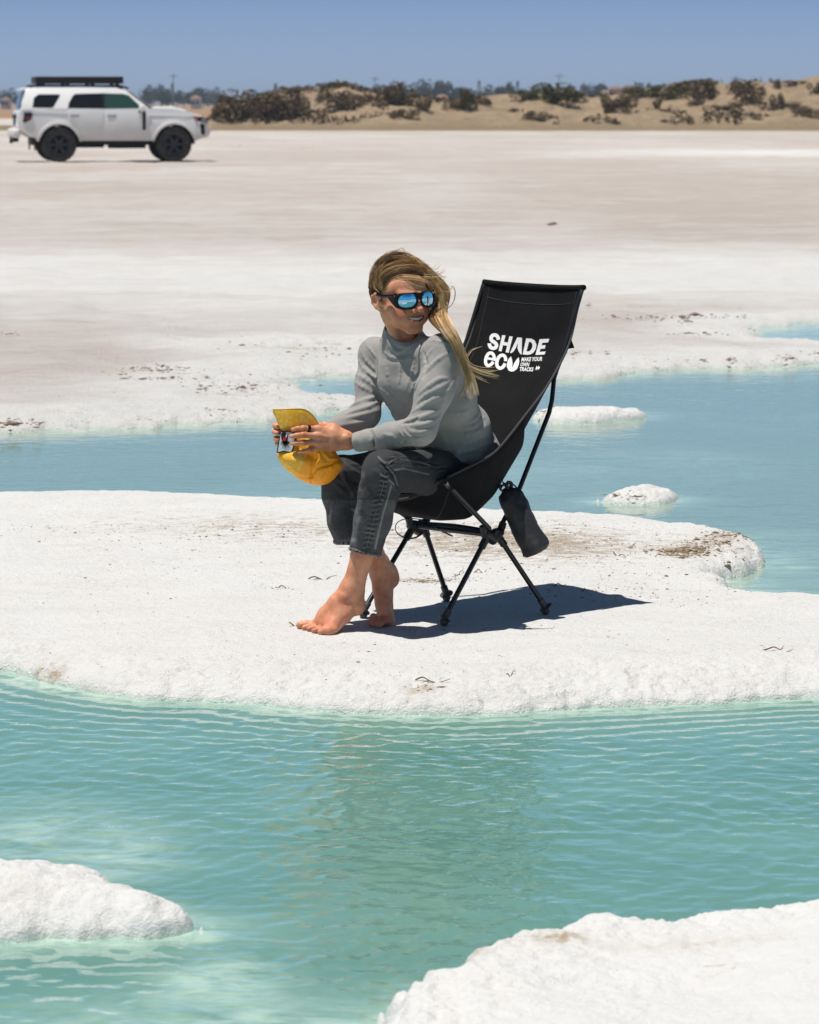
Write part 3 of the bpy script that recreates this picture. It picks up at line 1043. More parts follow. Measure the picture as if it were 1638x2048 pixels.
# ---- far houses
M_pinkw = simple('pink_stucco', (0.62, 0.38, 0.30), 0.9)
M_cream = simple('cream_stucco', (0.62, 0.55, 0.42), 0.9)
M_pale = simple('pale_stucco', (0.55, 0.56, 0.58), 0.9)
M_rooft = simple('brown_roof', (0.20, 0.13, 0.10), 0.9)
M_win = simple('dark_window', (0.03, 0.035, 0.04), 0.2)
for px, w_, tp_, m_, lab in ((1232, 26, 173, M_pinkw, 'pink stucco house half hidden behind the dune ridge'), (1258, 24, 172, M_cream, 'cream house beside the pink one behind the dune ridge'), (1210, 16, 181, M_pale, 'pale low house left of the pink one'),
                             (392, 18, 192, M_pale, 'pale hazy house on the horizon beyond the car bonnet'), (12, 14, 195, M_pale, 'pale hazy house on the horizon at the far left'), (884, 22, 190, M_pale, 'pale hazy house on the horizon behind the dune dip')):
    Yt = 780 if px != 1258 else 770
    c0 = P(px, 205, Yt)
    W_ = w_ * Yt / FPX
    Ht = P(px, tp_ + 5, Yt).z
    root = empty('distant_house', (c0.x, Yt, -0.05))
    tag(root, lab, 'house', 'houses on the horizon')
    bm = bmesh.new()
    add_box(bm, (c0.x, Yt, Ht / 2 - 0.1), (W_, 6, Ht + 0.2))
    bm_obj('wall', bm, m_, root, smooth=False)
    bm = bmesh.new()
    vs = [bm.verts.new((c0.x + a * (W_ / 2 + 0.3), Yt + b * 3.4, Ht + 0.003)) for a, b in ((-1, -1), (1, -1), (1, 1), (-1, 1))]
    rd = [bm.verts.new((c0.x + a * (W_ / 2 - 0.6), Yt, Ht + 0.7)) for a in (-1, 1)]
    bm.faces.new((vs[0], vs[1], rd[1], rd[0]))
    bm.faces.new((vs[2], vs[3], rd[0], rd[1]))
    bm.faces.new((vs[1], vs[2], rd[1]))
    bm.faces.new((vs[3], vs[0], rd[0]))
    bm.faces.new((vs[3], vs[2], vs[1], vs[0]))
    bm_obj('roof', bm, M_rooft, root, smooth=False)
    for k in (-1, 1):
        bm = bmesh.new()
        add_box(bm, (c0.x + k * W_ * 0.25, Yt - 3.02, Ht * 0.62), (0.6, 0.08, 0.8))
        bm_obj('window', bm, M_win, root, smooth=False)

# ---- the air itself
bm = bmesh.new()
add_box(bm, (0, 4480, 6.2), (18200, 9100, 15.0))
hz = bm_obj('haze', bm, None, smooth=False)
hm = bpy.data.materials.new('haze_air')
hm.use_nodes = True
hm.node_tree.nodes.clear()
ho = hm.node_tree.nodes.new('ShaderNodeOutputMaterial')
hv = hm.node_tree.nodes.new('ShaderNodeVolumePrincipled')
hv.inputs['Color'].default_value = (0.66, 0.80, 1.0, 1)
hv.inputs['Density'].default_value = 0.00026
hv.inputs['Anisotropy'].default_value = 0.2
hm.node_tree.links.new(hv.outputs[0], ho.inputs['Volume'])
hz.data.materials.append(hm)
tag(hz, 'thin blue haze lying over the whole salt flat', kind='stuff')
# ================================================================== THE PARKED OFF-ROAD WAGON
CAR_Z = 0.078
car_a = R(11)
car = empty('parked_car', (-7.25, 84.8, CAR_Z), car_a)
tag(car, 'white dusty off-road wagon with black roof rack parked on the salt flat', 'car')
CM = Matrix.Translation(car.location) @ Matrix.Rotation(car_a, 4, 'Z')

t = NT('white_dusty_paint')
sp = t.n('SeparateXYZ')
tc = t.n('TexCoord')
t.l(tc.outputs['Object'], sp.inputs[0])
dz = t.math('MULTIPLY', t.math('SUBTRACT', 1.18, sp.outputs['Z']), 1.6)
nz = t.noise(tc.outputs['Object'], 3.5, 5, 0.6)
fa = t.math('MULTIPLY', t.math('ADD', dz, t.math('MULTIPLY', t.math('SUBTRACT', nz, 0.5), 0.7)), 0.45, clamp=True)
t.set(Base_Color=t.mix((0.86, 0.86, 0.86), (0.45, 0.36, 0.27), fa), Roughness=t.ramp(fa, [(0.0, 0.18), (0.5, 0.7)]))
M_paint = t.m
M_blk = simple('black_trim', (0.009, 0.009, 0.010), 0.6, 0.0, 0.3)
t = NT('tyre_rubber')
t.set(Base_Color=t.ramp(t.noise(t.coords(), 9, 4), [(0.35, (0.022, 0.022, 0.022)), (0.7, (0.07, 0.06, 0.05))]), Roughness=0.9)
M_tyre = t.m
M_rim = simple('dark_alloy', (0.045, 0.045, 0.05), 0.4, 0.7)
M_tint = simple('tinted_glass', (0.012, 0.014, 0.017), 0.04)
M_green = simple('green_glass', (0.03, 0.075, 0.062), 0.03)
M_tail = simple('smoked_red_lens', (0.12, 0.012, 0.012), 0.12)
M_amber = simple('amber_lens', (0.7, 0.12, 0.03), 0.2)
M_lens = simple('clear_lens', (0.22, 0.23, 0.25), 0.08, 0.4)
M_chrome = simple('grey_metal', (0.45, 0.45, 0.46), 0.35, 0.9)


def L2(px, py):
    return ((px - 237) / 82.0, (323 - py) / 82.0)


def cobj(name, bm, mat, parent=None, smooth=True, auto=30):
    """mesh given in car coordinates"""
    bmesh.ops.recalc_face_normals(bm, faces=bm.faces)
    if parent is None or parent.name != 'wheel':
        for v_ in bm.verts:
            if v_.co.x < -1.95:
                v_.co.x = -1.95 + (v_.co.x + 1.95) * 0.70
    me = bpy.data.meshes.new(name)
    bm.to_mesh(me)
    bm.free()
    o = bpy.data.objects.new(name, me)
    COL.objects.link(o)
    me.materials.append(mat)
    o.parent = parent or car
    if smooth:
        me.polygons.foreach_set('use_smooth', [True] * len(me.polygons))
        me.set_sharp_from_angle(angle=R(auto))
    return o


def prism(bm, poly, yf0, yf1, bev=0.0, seg=2):
    """side-view polygon [(x,z)] between y given by functions/consts"""
    f0 = yf0 if callable(yf0) else (lambda x, z: yf0)
    f1 = yf1 if callable(yf1) else (lambda x, z: yf1)
    a = [bm.verts.new((x, f0(x, z), z)) for x, z in poly]
    b = [bm.verts.new((x, f1(x, z), z)) for x, z in poly]
    n = len(poly)
    fa, fb = bm.faces.new(a), bm.faces.new(b[::-1])
    side = [bm.faces.new((a[i], b[i], b[(i + 1) % n], a[(i + 1) % n])) for i in range(n)]
    if bev:
        es = list(fa.edges) + list(fb.edges)
        bmesh.ops.bevel(bm, geom=es, offset=bev, segments=seg, affect='EDGES', profile=0.6, clamp_overlap=True)


WR, WF, WZ = -1.395, 1.395, 0.435


def arc(cx, r, a0, a1, n=10, cz=WZ):
    return [(cx + r * math.cos(R(a0 + (a1 - a0) * i / n)), cz + r * math.sin(R(a0 + (a1 - a0) * i / n))) for i in range(n + 1)]


def taper(x):            # the plan narrows towards nose and tail
    return 0.955 - 0.10 * max(0, (x - 1.55)) ** 1.6 - 0.10 * max(0, (-1.9 - x)) ** 1.5


lower = [(-2.55, 0.80), (-2.10, 0.60), (-1.92, 0.58)] + arc(WR, 0.505, 168, 10) + [(-0.80, 0.52), (0.75, 0.52)] + arc(WF, 0.505, 170, 7) + \
        [(1.96, 0.56), (2.12, 0.60), (2.22, 0.80), (2.19, 1.00), (2.06, 1.115), (1.75, 1.215), (1.35, 1.285), (0.80, 1.30), (-0.2, 1.285), (-1.2, 1.30), (-2.30, 1.31), (-2.53, 1.22), (-2.56, 1.0)]
bm = bmesh.new()
prism(bm, lower, lambda x, z: -taper(x) + 0.035 * max(0, z - 0.95) - 0.02 * max(0, 0.8 - z), lambda x, z: taper(x) - 0.035 * max(0, z - 0.95), 0.045, 3)
cobj('body', bm, M_paint)


def yside(x, z, off=0.0):
    return -(0.935 - 0.30 * (z - 1.26)) - off


roofl = [(-2.44, 1.26), (-2.40, 1.45), (-2.28, 1.70), (-2.20, 1.775), (-1.6, 1.80), (-0.6, 1.80), (0.02, 1.785), (0.22, 1.735), (0.47, 1.54), (0.84, 1.26)]
bm = bmesh.new()
prism(bm, roofl, lambda x, z: yside(x, z), lambda x, z: -yside(x, z), 0.03, 2)
cobj('cabin', bm, M_paint)
bm = bmesh.new()                                  # hood bulge and scoop
prism(bm, [(0.95, 1.29), (1.05, 1.335), (1.40, 1.345), (1.62, 1.30), (1.80, 1.23), (1.2, 1.20)], -0.33, 0.33, 0.02)
cobj('hood_scoop', bm, M_paint)
bm = bmesh.new()                                  # spoiler over the tailgate
prism(bm, [(-2.42, 1.73), (-2.40, 1.77), (-2.18, 1.80), (-2.10, 1.76), (-2.24, 1.72)], -0.68, 0.68, 0.012)
cobj('spoiler', bm, M_paint)
bm = bmesh.new()
add_box(bm, (-0.1, 0, 0.52), (3.9, 1.3, 0.22), bev=0.03)
add_box(bm, (-1.395, 0, 0.46), (0.12, 1.4, 0.12))
add_box(bm, (1.395, 0, 0.46), (0.12, 1.4, 0.12))
add_box(bm, (0.3, -0.35, 0.38), (0.9, 0.3, 0.1), bev=0.02)
add_box(bm, (-0.6, 0.3, 0.40), (0.8, 0.35, 0.12), bev=0.02)
cobj('underbody', bm, M_blk)

for sgn in (-1, 1):
    def ys(off):
        return lambda x, z, o=off: (yside(x, z, o)) * (-sgn)
    for poly, m, nm in (
            ([L2(*q) for q in ((68, 215), (73, 196), (84, 189), (124, 189), (126, 192), (112, 214), (107, 216))], M_tint, 'window'),
            ([L2(*q) for q in ((140, 218), (143, 206), (151, 192), (157, 188), (210, 187), (210, 218))], M_tint, 'window'),
            ([L2(*q) for q in ((213, 218), (213, 187), (250, 188), (262, 191), (286, 214), (284, 218))], M_green, 'window')):
        bm = bmesh.new()
        prism(bm, poly, ys(-0.01), ys(0.006), 0.004, 1)
        cobj(nm, bm, m)
    bm = bmesh.new()
    prism(bm, [L2(*q) for q in ((209.5, 218), (209.5, 186.5), (214, 186.5), (214, 218))], ys(-0.01), ys(0.009))
    cobj('door_pillar', bm, M_blk)
    # doors, a hair proud of the body with dark shut lines round them
    for dp in ([(-1.18, 1.255), (-1.16, 1.02), (-0.93, 0.74), (-0.76, 0.60), (-0.33, 0.60), (-0.33, 1.255)], [(-0.30, 1.255), (-0.30, 0.60), (0.70, 0.60), (0.74, 0.85), (0.80, 1.245)]):
        bm = bmesh.new()
        prism(bm, dp, lambda x, z: sgn * (taper(x) - 0.035 * max(0, z - 0.95) + 0.016), lambda x, z: sgn * (taper(x) - 0.06), 0.012, 2)
        d_ = cobj('door', bm, M_paint)
        bm = bmesh.new()
        hx = dp[-1][0] - 0.02 if dp[0][0] > -1 else -0.42
        hx = -0.12 if dp[0][0] > -1 else -1.02
        add_box(bm, (hx, sgn * 0.975, 1.115), (0.22, 0.03, 0.045), bev=0.01)
        cobj('handle', bm, M_chrome, d_)
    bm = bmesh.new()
    add_box(bm, (0.66, sgn * 0.968, 1.00), (0.075, 0.03, 0.46), bev=0.01)  # dark box standing for a fender vent and the mirror's cast shadow
    cobj('vent_shadow_strip', bm, M_blk)
    # fender flares
    for cx in (WR, WF):
        bm = bmesh.new()
        out, inn = arc(cx, 0.552, 172, 8, 14), arc(cx, 0.495, 172, 8, 14)
        prism(bm, out + inn[::-1], sgn * 0.90, sgn * 0.985, 0.012, 2)
        cobj('fender_flare', bm, M_paint)
        bm = bmesh.new()
        inn2 = arc(cx, 0.465, 180, 0, 14)
        prism(bm, arc(cx, 0.50, 180, 0, 14) + inn2[::-1], sgn * 0.55, sgn * 0.93)
        cobj('wheel_arch_liner', bm, M_blk)
    bm = bmesh.new()                              # rocker panel
    add_box(bm, (0.0, sgn * 0.90, 0.545), (1.55, 0.09, 0.11), bev=0.02)
    cobj('rocker_panel', bm, M_blk)
    bm = bmesh.new()                              # door mirror
    add_box(bm, (0.60, sgn * 1.03, 1.30), (0.14, 0.20, 0.17), bev=0.045)
    mi = cobj('mirror', bm, M_paint)
    bm = bmesh.new()
    add_box(bm, (0.60, sgn * 0.97, 1.225), (0.16, 0.16, 0.05), bev=0.015)
    cobj('mirror_foot', bm, M_blk, mi)
    bm = bmesh.new()                              # headlight: dark housing wrapping round the corner
    prism(bm, [(1.86, 1.10), (1.92, 1.00), (2.10, 0.96), (2.215, 0.93), (2.205, 1.03), (2.07, 1.10)], lambda x, z: sgn * (taper(x) + 0.008), sgn * 0.62, 0.012)
    hl = cobj('headlight', bm, M_blk)
    bm = bmesh.new()
    prism(bm, [(1.875, 1.075), (1.915, 1.02), (1.98, 1.01), (1.96, 1.09)], lambda x, z: sgn * (taper(x) + 0.016), sgn * 0.85)
    cobj('indicator', bm, M_amber, hl)
    bm = bmesh.new()
    prism(bm, [(2.06, 1.09), (2.06, 0.98), (2.225, 0.955), (2.215, 1.02)], lambda x, z: sgn * (taper(x) + 0.010), sgn * 0.68, 0.01)
    cobj('lens', bm, M_lens, hl)
    bm = bmesh.new()                              # fog light slot in the bumper
    prism(bm, [(2.02, 0.92), (2.06, 0.66), (2.15, 0.66), (2.14, 0.92)], lambda x, z: sgn * (taper(x) + 0.012), sgn * 0.80, 0.01)
    cobj('fog_light', bm, M_blk)
    bm = bmesh.new()                              # tail light
    prism(bm, [(-2.34, 1.19), (-2.14, 1.21), (-2.06, 1.17), (-2.12, 1.03), (-2.30, 0.955), (-2.40, 0.97)], lambda x, z: sgn * (taper(x) + 0.012), sgn * 0.72, 0.012)
    tl = cobj('tail_light', bm, M_blk)
    bm = bmesh.new()
    prism(bm, [(-2.30, 1.10), (-2.13, 1.14), (-2.13, 1.07), (-2.28, 0.99), (-2.34, 1.0)], lambda x, z: sgn * (taper(x) + 0.020), sgn * 0.75, 0.008)
    cobj('lens', bm, M_tail, tl)
    bm = bmesh.new()                              # rear mud flap
    add_box(bm, (-1.98, sgn * 0.80, 0.42), (0.03, 0.26, 0.26))
    cobj('mud_flap', bm, M_blk)
    # wheels
    for cx in (WR, WF):
        wh = bpy.data.objects.new('wheel', None)
        COL.objects.link(wh)
        wh.parent = car
        wh.location = (cx, sgn * 0.80, WZ)
        bm = bmesh.new()
        prof = [(0.235, -0.11), (0.27, -0.135), (0.36, -0.145), (0.41, -0.13), (0.432, -0.09), (0.435, 0.0), (0.432, 0.09), (0.41, 0.13), (0.36, 0.145), (0.27, 0.135), (0.235, 0.11)]
        N = 40
        rg = [[bm.verts.new((math.cos(2 * math.pi * k / N) * r_ * (1.0 if (k % 2 == 0 or r_ < 0.4) else 0.982), w_, math.sin(2 * math.pi * k / N) * r_ * (1.0 if (k % 2 == 0 or r_ < 0.4) else 0.982))) for r_, w_ in prof] for k in range(N)]
        for k in range(N):
            for j in range(len(prof)):
                bm.faces.new((rg[k][j], rg[(k + 1) % N][j], rg[(k + 1) % N][(j + 1) % len(prof)], rg[k][(j + 1) % len(prof)]))
        cobj('tyre', bm, M_tyre, wh, auto=40)
        bm = bmesh.new()
        for k in range(6):
            a = 2 * math.pi * k / 6
            M_ = Matrix.Rotation(-a, 4, 'Y')
            add_box(bm, (0.13, sgn * 0.08, 0), (0.20, 0.05, 0.075), M_, bev=0.012)
        for (r0, r1, y0, y1) in ((0.215, 0.245, -0.12, 0.12), (0.0, 0.07, 0.03 * sgn - 0.03, 0.10 * sgn + 0.0)):
            pr = [(r0 + 1e-4, y0), (r1, y0), (r1, y1), (r0 + 1e-4, y1)]
            rg = [[bm.verts.new((math.cos(2 * math.pi * k / 32) * r_, w_, math.sin(2 * math.pi * k / 32) * r_)) for r_, w_ in pr] for k in range(32)]
            for k in range(32):
                for j in range(4):
                    bm.faces.new((rg[k][j], rg[(k + 1) % 32][j], rg[(k + 1) % 32][(j + 1) % 4], rg[k][(j + 1) % 4]))
        cobj('rim', bm, M_rim, wh)
        bm = bmesh.new()
        bmesh.ops.create_cone(bm, cap_ends=True, segments=24, radius1=0.2, radius2=0.2, depth=0.05, matrix=Matrix.Translation((0, -sgn * 0.02, 0)) @ Matrix.Rotation(math.pi / 2, 4, 'X'))
        cobj('brake_disc', bm, M_blk, wh)

bm = bmesh.new()
v = [(0.36, -0.72, 1.70), (0.36, 0.72, 1.70), (0.89, 0.84, 1.28), (0.89, -0.84, 1.28)]
bm.faces.new([bm.verts.new(q) for q in v])
cobj('windshield', bm, M_tint)
bm = bmesh.new()
prism(bm, [(-2.475, 1.30), (-2.33, 1.70), (-2.27, 1.70), (-2.40, 1.30)], -0.66, 0.66, 0.01)
cobj('rear_window', bm, M_tint)
bm = bmesh.new()                                  # tailgate with its dark handle bar and plate recess
prism(bm, [(-2.58, 0.86), (-2.57, 1.0), (-2.545, 1.22), (-2.5, 1.22), (-2.5, 0.86)], -0.66, 0.66, 0.012)
tg = cobj('tailgate', bm, M_paint)
bm = bmesh.new()
add_box(bm, (-2.585, 0, 1.10), (0.04, 0.9, 0.10), bev=0.015)
cobj('handle', bm, M_blk, tg)
bm = bmesh.new()
add_box(bm, (-2.59, 0, 0.96), (0.03, 0.36, 0.17), bev=0.01)
cobj('plate_recess', bm, M_blk, tg)
bm = bmesh.new()
add_box(bm, (-2.60, 0, 0.70), (0.26, 1.74, 0.22), bev=0.06)
cobj('rear_bumper', bm, M_paint)
bm = bmesh.new()
add_box(bm, (-2.60, 0, 0.55), (0.20, 1.1, 0.12), bev=0.02)
add_box(bm, (-2.70, 0.0, 0.50), (0.12, 0.09, 0.09), bev=0.01)
cobj('tow_hitch', bm, M_blk)
bm = bmesh.new()
prism(bm, [(2.02, 0.56), (2.24, 0.60), (2.31, 0.72), (2.30, 0.86), (2.10, 0.88)], -0.80, 0.80, 0.04)
cobj('front_bumper', bm, M_paint)
bm = bmesh.new()
add_box(bm, (2.245, 0, 0.97), (0.05, 1.0, 0.17), bev=0.02)
cobj('grille', bm, M_blk)
# roof rack: flat tray on side rails
rk = bpy.data.objects.new('roof_rack', None)
COL.objects.link(rk)
rk.parent = car
for sgn in (-1, 1):
    bm = bmesh.new()
    add_tube(bm, [(-2.10, sgn * 0.64, 1.80), (-2.0, sgn * 0.64, 1.845), (0.15, sgn * 0.64, 1.83), (0.32, sgn * 0.64, 1.775)], 0.025, 8)
    cobj('side_rail', bm, M_blk, rk)
    bm = bmesh.new()
    add_box(bm, (-0.86, sgn * 0.66, 1.975), (2.10, 0.035, 0.17), bev=0.012)
    cobj('side_plate', bm, M_blk, rk)
for k in range(4):
    for sgn in (-1, 1):
        bm = bmesh.new()
        add_box(bm, (-1.75 + k * 0.60, sgn * 0.63, 1.87), (0.10, 0.05, 0.12), bev=0.01)
        cobj('bracket', bm, M_blk, rk)
slat_bm = bmesh.new()
add_box(slat_bm, (0, 0, 0), (0.075, 1.30, 0.03), bev=0.008)
sl = cobj('slat', slat_bm, M_blk, rk)
sl.location = (-1.80, 0, 2.03)
for k in range(1, 14):
    c_ = sl.copy()
    COL.objects.link(c_)
    c_.parent = rk
    c_.location = (-1.80 + k * 0.1455, 0, 2.03)
for x_ in (-1.90, 0.18):
    bm = bmesh.new()
    add_box(bm, (x_, 0, 1.975), (0.04, 1.32, 0.16), bev=0.012)
    cobj('end_plate', bm, M_blk, rk)
# ================================================================== CAMP CHAIR
from mathutils.bvhtree import BVHTree
M_tubeb = simple('black_anodised_tube', (0.016, 0.016, 0.018), 0.32, 0.25)
M_plast = simple('black_plastic', (0.014, 0.014, 0.015), 0.5)
M_shiny = simple('worn_tube_end', (0.16, 0.16, 0.165), 0.3, 0.6)
M_rub = simple('grey_rubber', (0.05, 0.052, 0.05), 0.6)
t = NT('black_chair_canvas')
v = t.coords()
wv = t.n('TexWave', wave_type='BANDS', bands_direction='X')
wv.inputs['Scale'].default_value = 260
wv2 = t.n('TexWave', wave_type='BANDS', bands_direction='Z')
wv2.inputs['Scale'].default_value = 260
t.l(v, wv.inputs['Vector'])
t.l(v, wv2.inputs['Vector'])
hh = t.math('ADD', wv.outputs['Fac'], wv2.outputs['Fac'])
big = t.noise(v, 9, 5, 0.6)
t.set(Base_Color=t.ramp(big, [(0.3, (0.0075, 0.0075, 0.009)), (0.7, (0.013, 0.013, 0.0145))]), Roughness=0.85)
t.b.inputs['Specular IOR Level'].default_value = 0.12
t.bump(t.math('ADD', t.math('MULTIPLY', hh, 0.15), big), 0.004, 0.5)
M_canvas = t.m
M_seam = simple('black_binding', (0.03, 0.03, 0.032), 0.7)
M_print = simple('white_print', (0.80, 0.80, 0.80), 0.75)

chair = empty('camp_chair', (G(920, 1232).x, G(920, 1232).y, 0))
tag(chair, 'black high-back folding camp chair with white lettering on its back, standing on the salt', 'chair')

Fdir = Vector((-0.70, -0.714, 0)).normalized()
Ldir = Vector((0.714, -0.70, 0)).normalized()
near_hub, far_hub = P(985, 1068, 10.06), P(836, 1050, 10.28)
feet_px = {'nf': (888, 1252), 'nr': (1091, 1232), 'ff': (727, 1236), 'fr': (893, 1206)}
feet = {}
for k, (a, b) in feet_px.items():
    g = G(a, b)
    feet[k] = Vector((g.x, g.y, ground_z(g.x, g.y)))


def part_tube(name, pts, r, mat=None, parent=None, seg=12, r_end=None):
    bm = bmesh.new()
    add_tube(bm, pts, r, seg, r_end=r_end)
    return bm_obj(name, bm, mat or M_tubeb, parent or chair)


for k, hub, off in (('nf', near_hub, -0.028), ('nr', near_hub, 0.028), ('ff', far_hub, -0.028), ('fr', far_hub, 0.028)):
    top = hub - Fdir * off + Vector((0, 0, -0.01))
    top = hub + Fdir * (-off) + Vector((0, 0, -0.012))
    f = feet[k] + Vector((0, 0, 0.022))
    lg = part_tube('leg', [top, f], 0.0078)
    part_tube('collar', [top + (f - top) * 0.015, top + (f - top) * 0.11], 0.0115, M_plast, lg)
    d = (f - top).normalized()
    bm = bmesh.new()
    bmesh.ops.create_uvsphere(bm, u_segments=16, v_segments=10, radius=0.0125, matrix=Matrix.Translation(feet[k] + Vector((0, 0, 0.012))))
    q = d.to_track_quat('Z', 'Y').to_matrix().to_4x4()
    add_tube(bm, [f - d * 0.004, f - d * 0.001, f + d * 0.003], [0.012, 0.021, 0.013], 18)
    add_tube(bm, [f - d * 0.030, f + d * 0.002], 0.0105, 12)
    bm_obj('foot', bm, M_rub, lg)

# hubs and the bars between them
for hub, nm in ((near_hub, 'near'), (far_hub, 'far')):
    bm = bmesh.new()
    add_tube(bm, [hub - Fdir * 0.036 + Vector((0, 0, 0.004)), hub - Fdir * 0.02, hub + Vector((0, 0, -0.012)), hub + Fdir * 0.02, hub + Fdir * 0.036 + Vector((0, 0, 0.004))], [0.014, 0.018, 0.021, 0.018, 0.014], 12)
    add_tube(bm, [hub + Ldir * 0.020, hub - Ldir * 0.022], 0.0135, 12)
    add_tube(bm, [hub + Vector((0, 0, -0.012)) + Fdir * 0.026, hub + Fdir * 0.042 + Vector((0, 0, 0.028))], 0.0115, 10)
    add_tube(bm, [hub + Vector((0, 0, -0.012)) - Fdir * 0.026, hub - Fdir * 0.046 + Vector((0, 0, 0.030))], 0.0115, 10)
    bm_obj('hub', bm, M_plast, chair)
mid = (near_hub + far_hub) / 2
part_tube('cross_bar', smooth_path([near_hub - Fdir * 0.012 + Vector((0, 0, 0.002)), mid - Fdir * 0.008 + Vector((0, 0, 0.008)), far_hub - Fdir * 0.012 + Vector((0, 0, 0.002))], 5), 0.0078)
part_tube('cross_bar', smooth_path([near_hub + Fdir * 0.016 + Vector((0, 0, 0.0)), mid + Fdir * 0.012 + Vector((0, 0, -0.002)), far_hub + Fdir * 0.016 + Vector((0, 0, 0.0))], 5), 0.0078)

SHIFT = Vector((-0.288, 0.33, 0))
# front arms of the frame
nfc = P(890, 964, 9.845)
ffc = P(886, 966, 9.872) + SHIFT * 1.02
a_ = part_tube('seat_pole', [near_hub + Fdir * 0.034 + Ldir * 0.02 + Vector((0, 0, 0.02)), nfc], 0.0072)
part_tube('tube_end', [nfc + (near_hub - nfc) * 0.02 - (near_hub - nfc) * 0.02, nfc + (near_hub - nfc) * 0.10], 0.0078, M_shiny, a_)
part_tube('seat_pole', [far_hub + Fdir * 0.034 + Vector((0, 0, 0.02)), ffc], 0.0072)
# back poles with their double bend
npole = [near_hub - Fdir * 0.036 + Vector((0, 0, 0.02)), P(1036, 985, 10.13), P(1098, 826, 10.24), P(1104, 800, 10.255), P(1108, 757, 10.275), P(1114, 738, 10.285), P(1130, 695, 10.31), P(1166, 572, 10.385)]
part_tube('back_pole', npole, 0.0072)
fpole = [far_hub - Fdir * 0.036 + Vector((0, 0, 0.02))] + [p + SHIFT for p in npole[1:]]
part_tube('back_pole', fpole, 0.0072)

# ---- the sling
near_e = [P(878, 963, 9.865), P(905, 950, 9.875), P(945, 930, 9.91), P(985, 908, 9.965), P(1008, 884, 10.02), P(1050, 832, 10.115), P(1094, 772, 10.215), P(1134, 700, 10.30), P(1152, 630, 10.35), P(1167, 571, 10.38)]
sag = [0.070, 0.125, 0.175, 0.205, 0.185, 0.125, 0.070, 0.045, 0.030, 0.004]
bk = [0.00, 0.00, 0.00, 0.01, 0.045, 0.055, 0.045, 0.035, 0.020, 0.006]
NV, NU = 90, 56
nep = smooth_path(near_e, 10)
tt = np.linspace(0, len(near_e) - 1, len(nep))


def sling_pt(u, v):
    """u 0 near .. 1 far, v 0 front .. 1 top"""
    s = v * (len(nep) - 1)
    i = min(int(s), len(nep) - 2)
    n = nep[i].lerp(nep[i + 1], s - i)
    q = v * (len(near_e) - 1)
    sg = float(np.interp(q, range(len(sag)), sag))
    bb = float(np.interp(q, range(len(bk)), bk))
    f_ = 1 - abs(2 * u - 1) ** (2.4 + 3.4 * float(sstep(0.0, 1.6, q)) if q < 5 else 3.0)
    wr = 0.0025 * math.sin(9 * u + 14 * v) * f_ + 0.0015 * math.sin(31 * v + 5 * u)
    ue = u + 0.07 * f_ * (1 - 2 * u) * float(sstep(5.5, 3.5, q))
    return n + SHIFT * ue + Vector((0, 0, -sg * f_)) - Fdir * (bb * f_ + wr)


V = np.array([sling_pt(u, v) for v in np.linspace(0, 1, NV) for u in np.linspace(0, 1, NU)])
F = grid_faces(NV, NU)
sling_bvh = BVHTree.FromPolygons([Vector(p) for p in V], F.tolist())
o = mesh_np('sling', V, F, M_canvas, chair)
md = o.modifiers.new('thick', 'SOLIDIFY')
md.thickness = 0.0022
md.offset = 0
# rolled binding along both edges and the hem sleeve over the top
for uu in (0.0, 1.0):
    bm = bmesh.new()
    add_tube(bm, [sling_pt(uu, v) for v in np.linspace(0, 1, 70)], 0.0035, 8)
    bm_obj('edge_binding', bm, M_seam, chair)
bm = bmesh.new()
add_tube(bm, [sling_pt(u, 0.995) + Vector((0, 0, -0.004)) for u in np.linspace(-0.012, 1.01, 30)], 0.0085, 10, flat=1.0)
bm_obj('top_sleeve', bm, M_canvas, chair)
bm = bmesh.new()
add_tube(bm, [sling_pt(u, 0.0) for u in np.linspace(0, 1, 24)], 0.005, 8)
bm_obj('front_hem', bm, M_seam, chair)
bm = bmesh.new()
for uu, v0, v1 in ((0.055, 0.40, 0.97), (0.945, 0.40, 0.97)):
    add_tube(bm, [sling_pt(uu, v) + Fdir * 0.0018 for v in np.linspace(v0, v1, 40)], 0.0009, 5)
add_tube(bm, [sling_pt(u, 0.935) + Fdir * 0.0018 for u in np.linspace(0.05, 0.95, 24)], 0.0009, 5)
add_tube(bm, [sling_pt(u, 0.30) - Fdir * 0.002 for u in np.linspace(0.02, 0.5, 20)], 0.0012, 5)
add_tube(bm, [sling_pt(u, 0.12 + 0.25 * u) + Vector((0.001, -0.002, -0.001)) for u in np.linspace(0.02, 0.35, 20)], 0.0012, 5)
bm_obj('seam', bm, M_seam, chair)
# corner pocket on the seat-pole tip
bm = bmesh.new()
add_tube(bm, [nfc + Vector((-0.004, 0, 0.012)), nfc + (near_hub - nfc) * 0.12], [0.010, 0.0135], 10, flat=0.7)
bm_obj('corner_pocket', bm, M_canvas, chair)
# rear pocket flap that shows beside the pole
fl = [P(1134, 655, 10.45), P(1149, 696, 10.46), P(1128, 699, 10.46), P(1118, 690, 10.46)]
bm = bmesh.new()
fa = [bm.verts.new(p) for p in fl]
fb = [bm.verts.new(p + Vector((-0.02, 0.10, 0))) for p in fl]
bm.faces.new(fa)
bm.faces.new(fb[::-1])
for i in range(4):
    bm.faces.new((fa[i], fb[i], fb[(i + 1) % 4], fa[(i + 1) % 4]))
bm_obj('back_pocket', bm, M_canvas, chair, smooth=False)
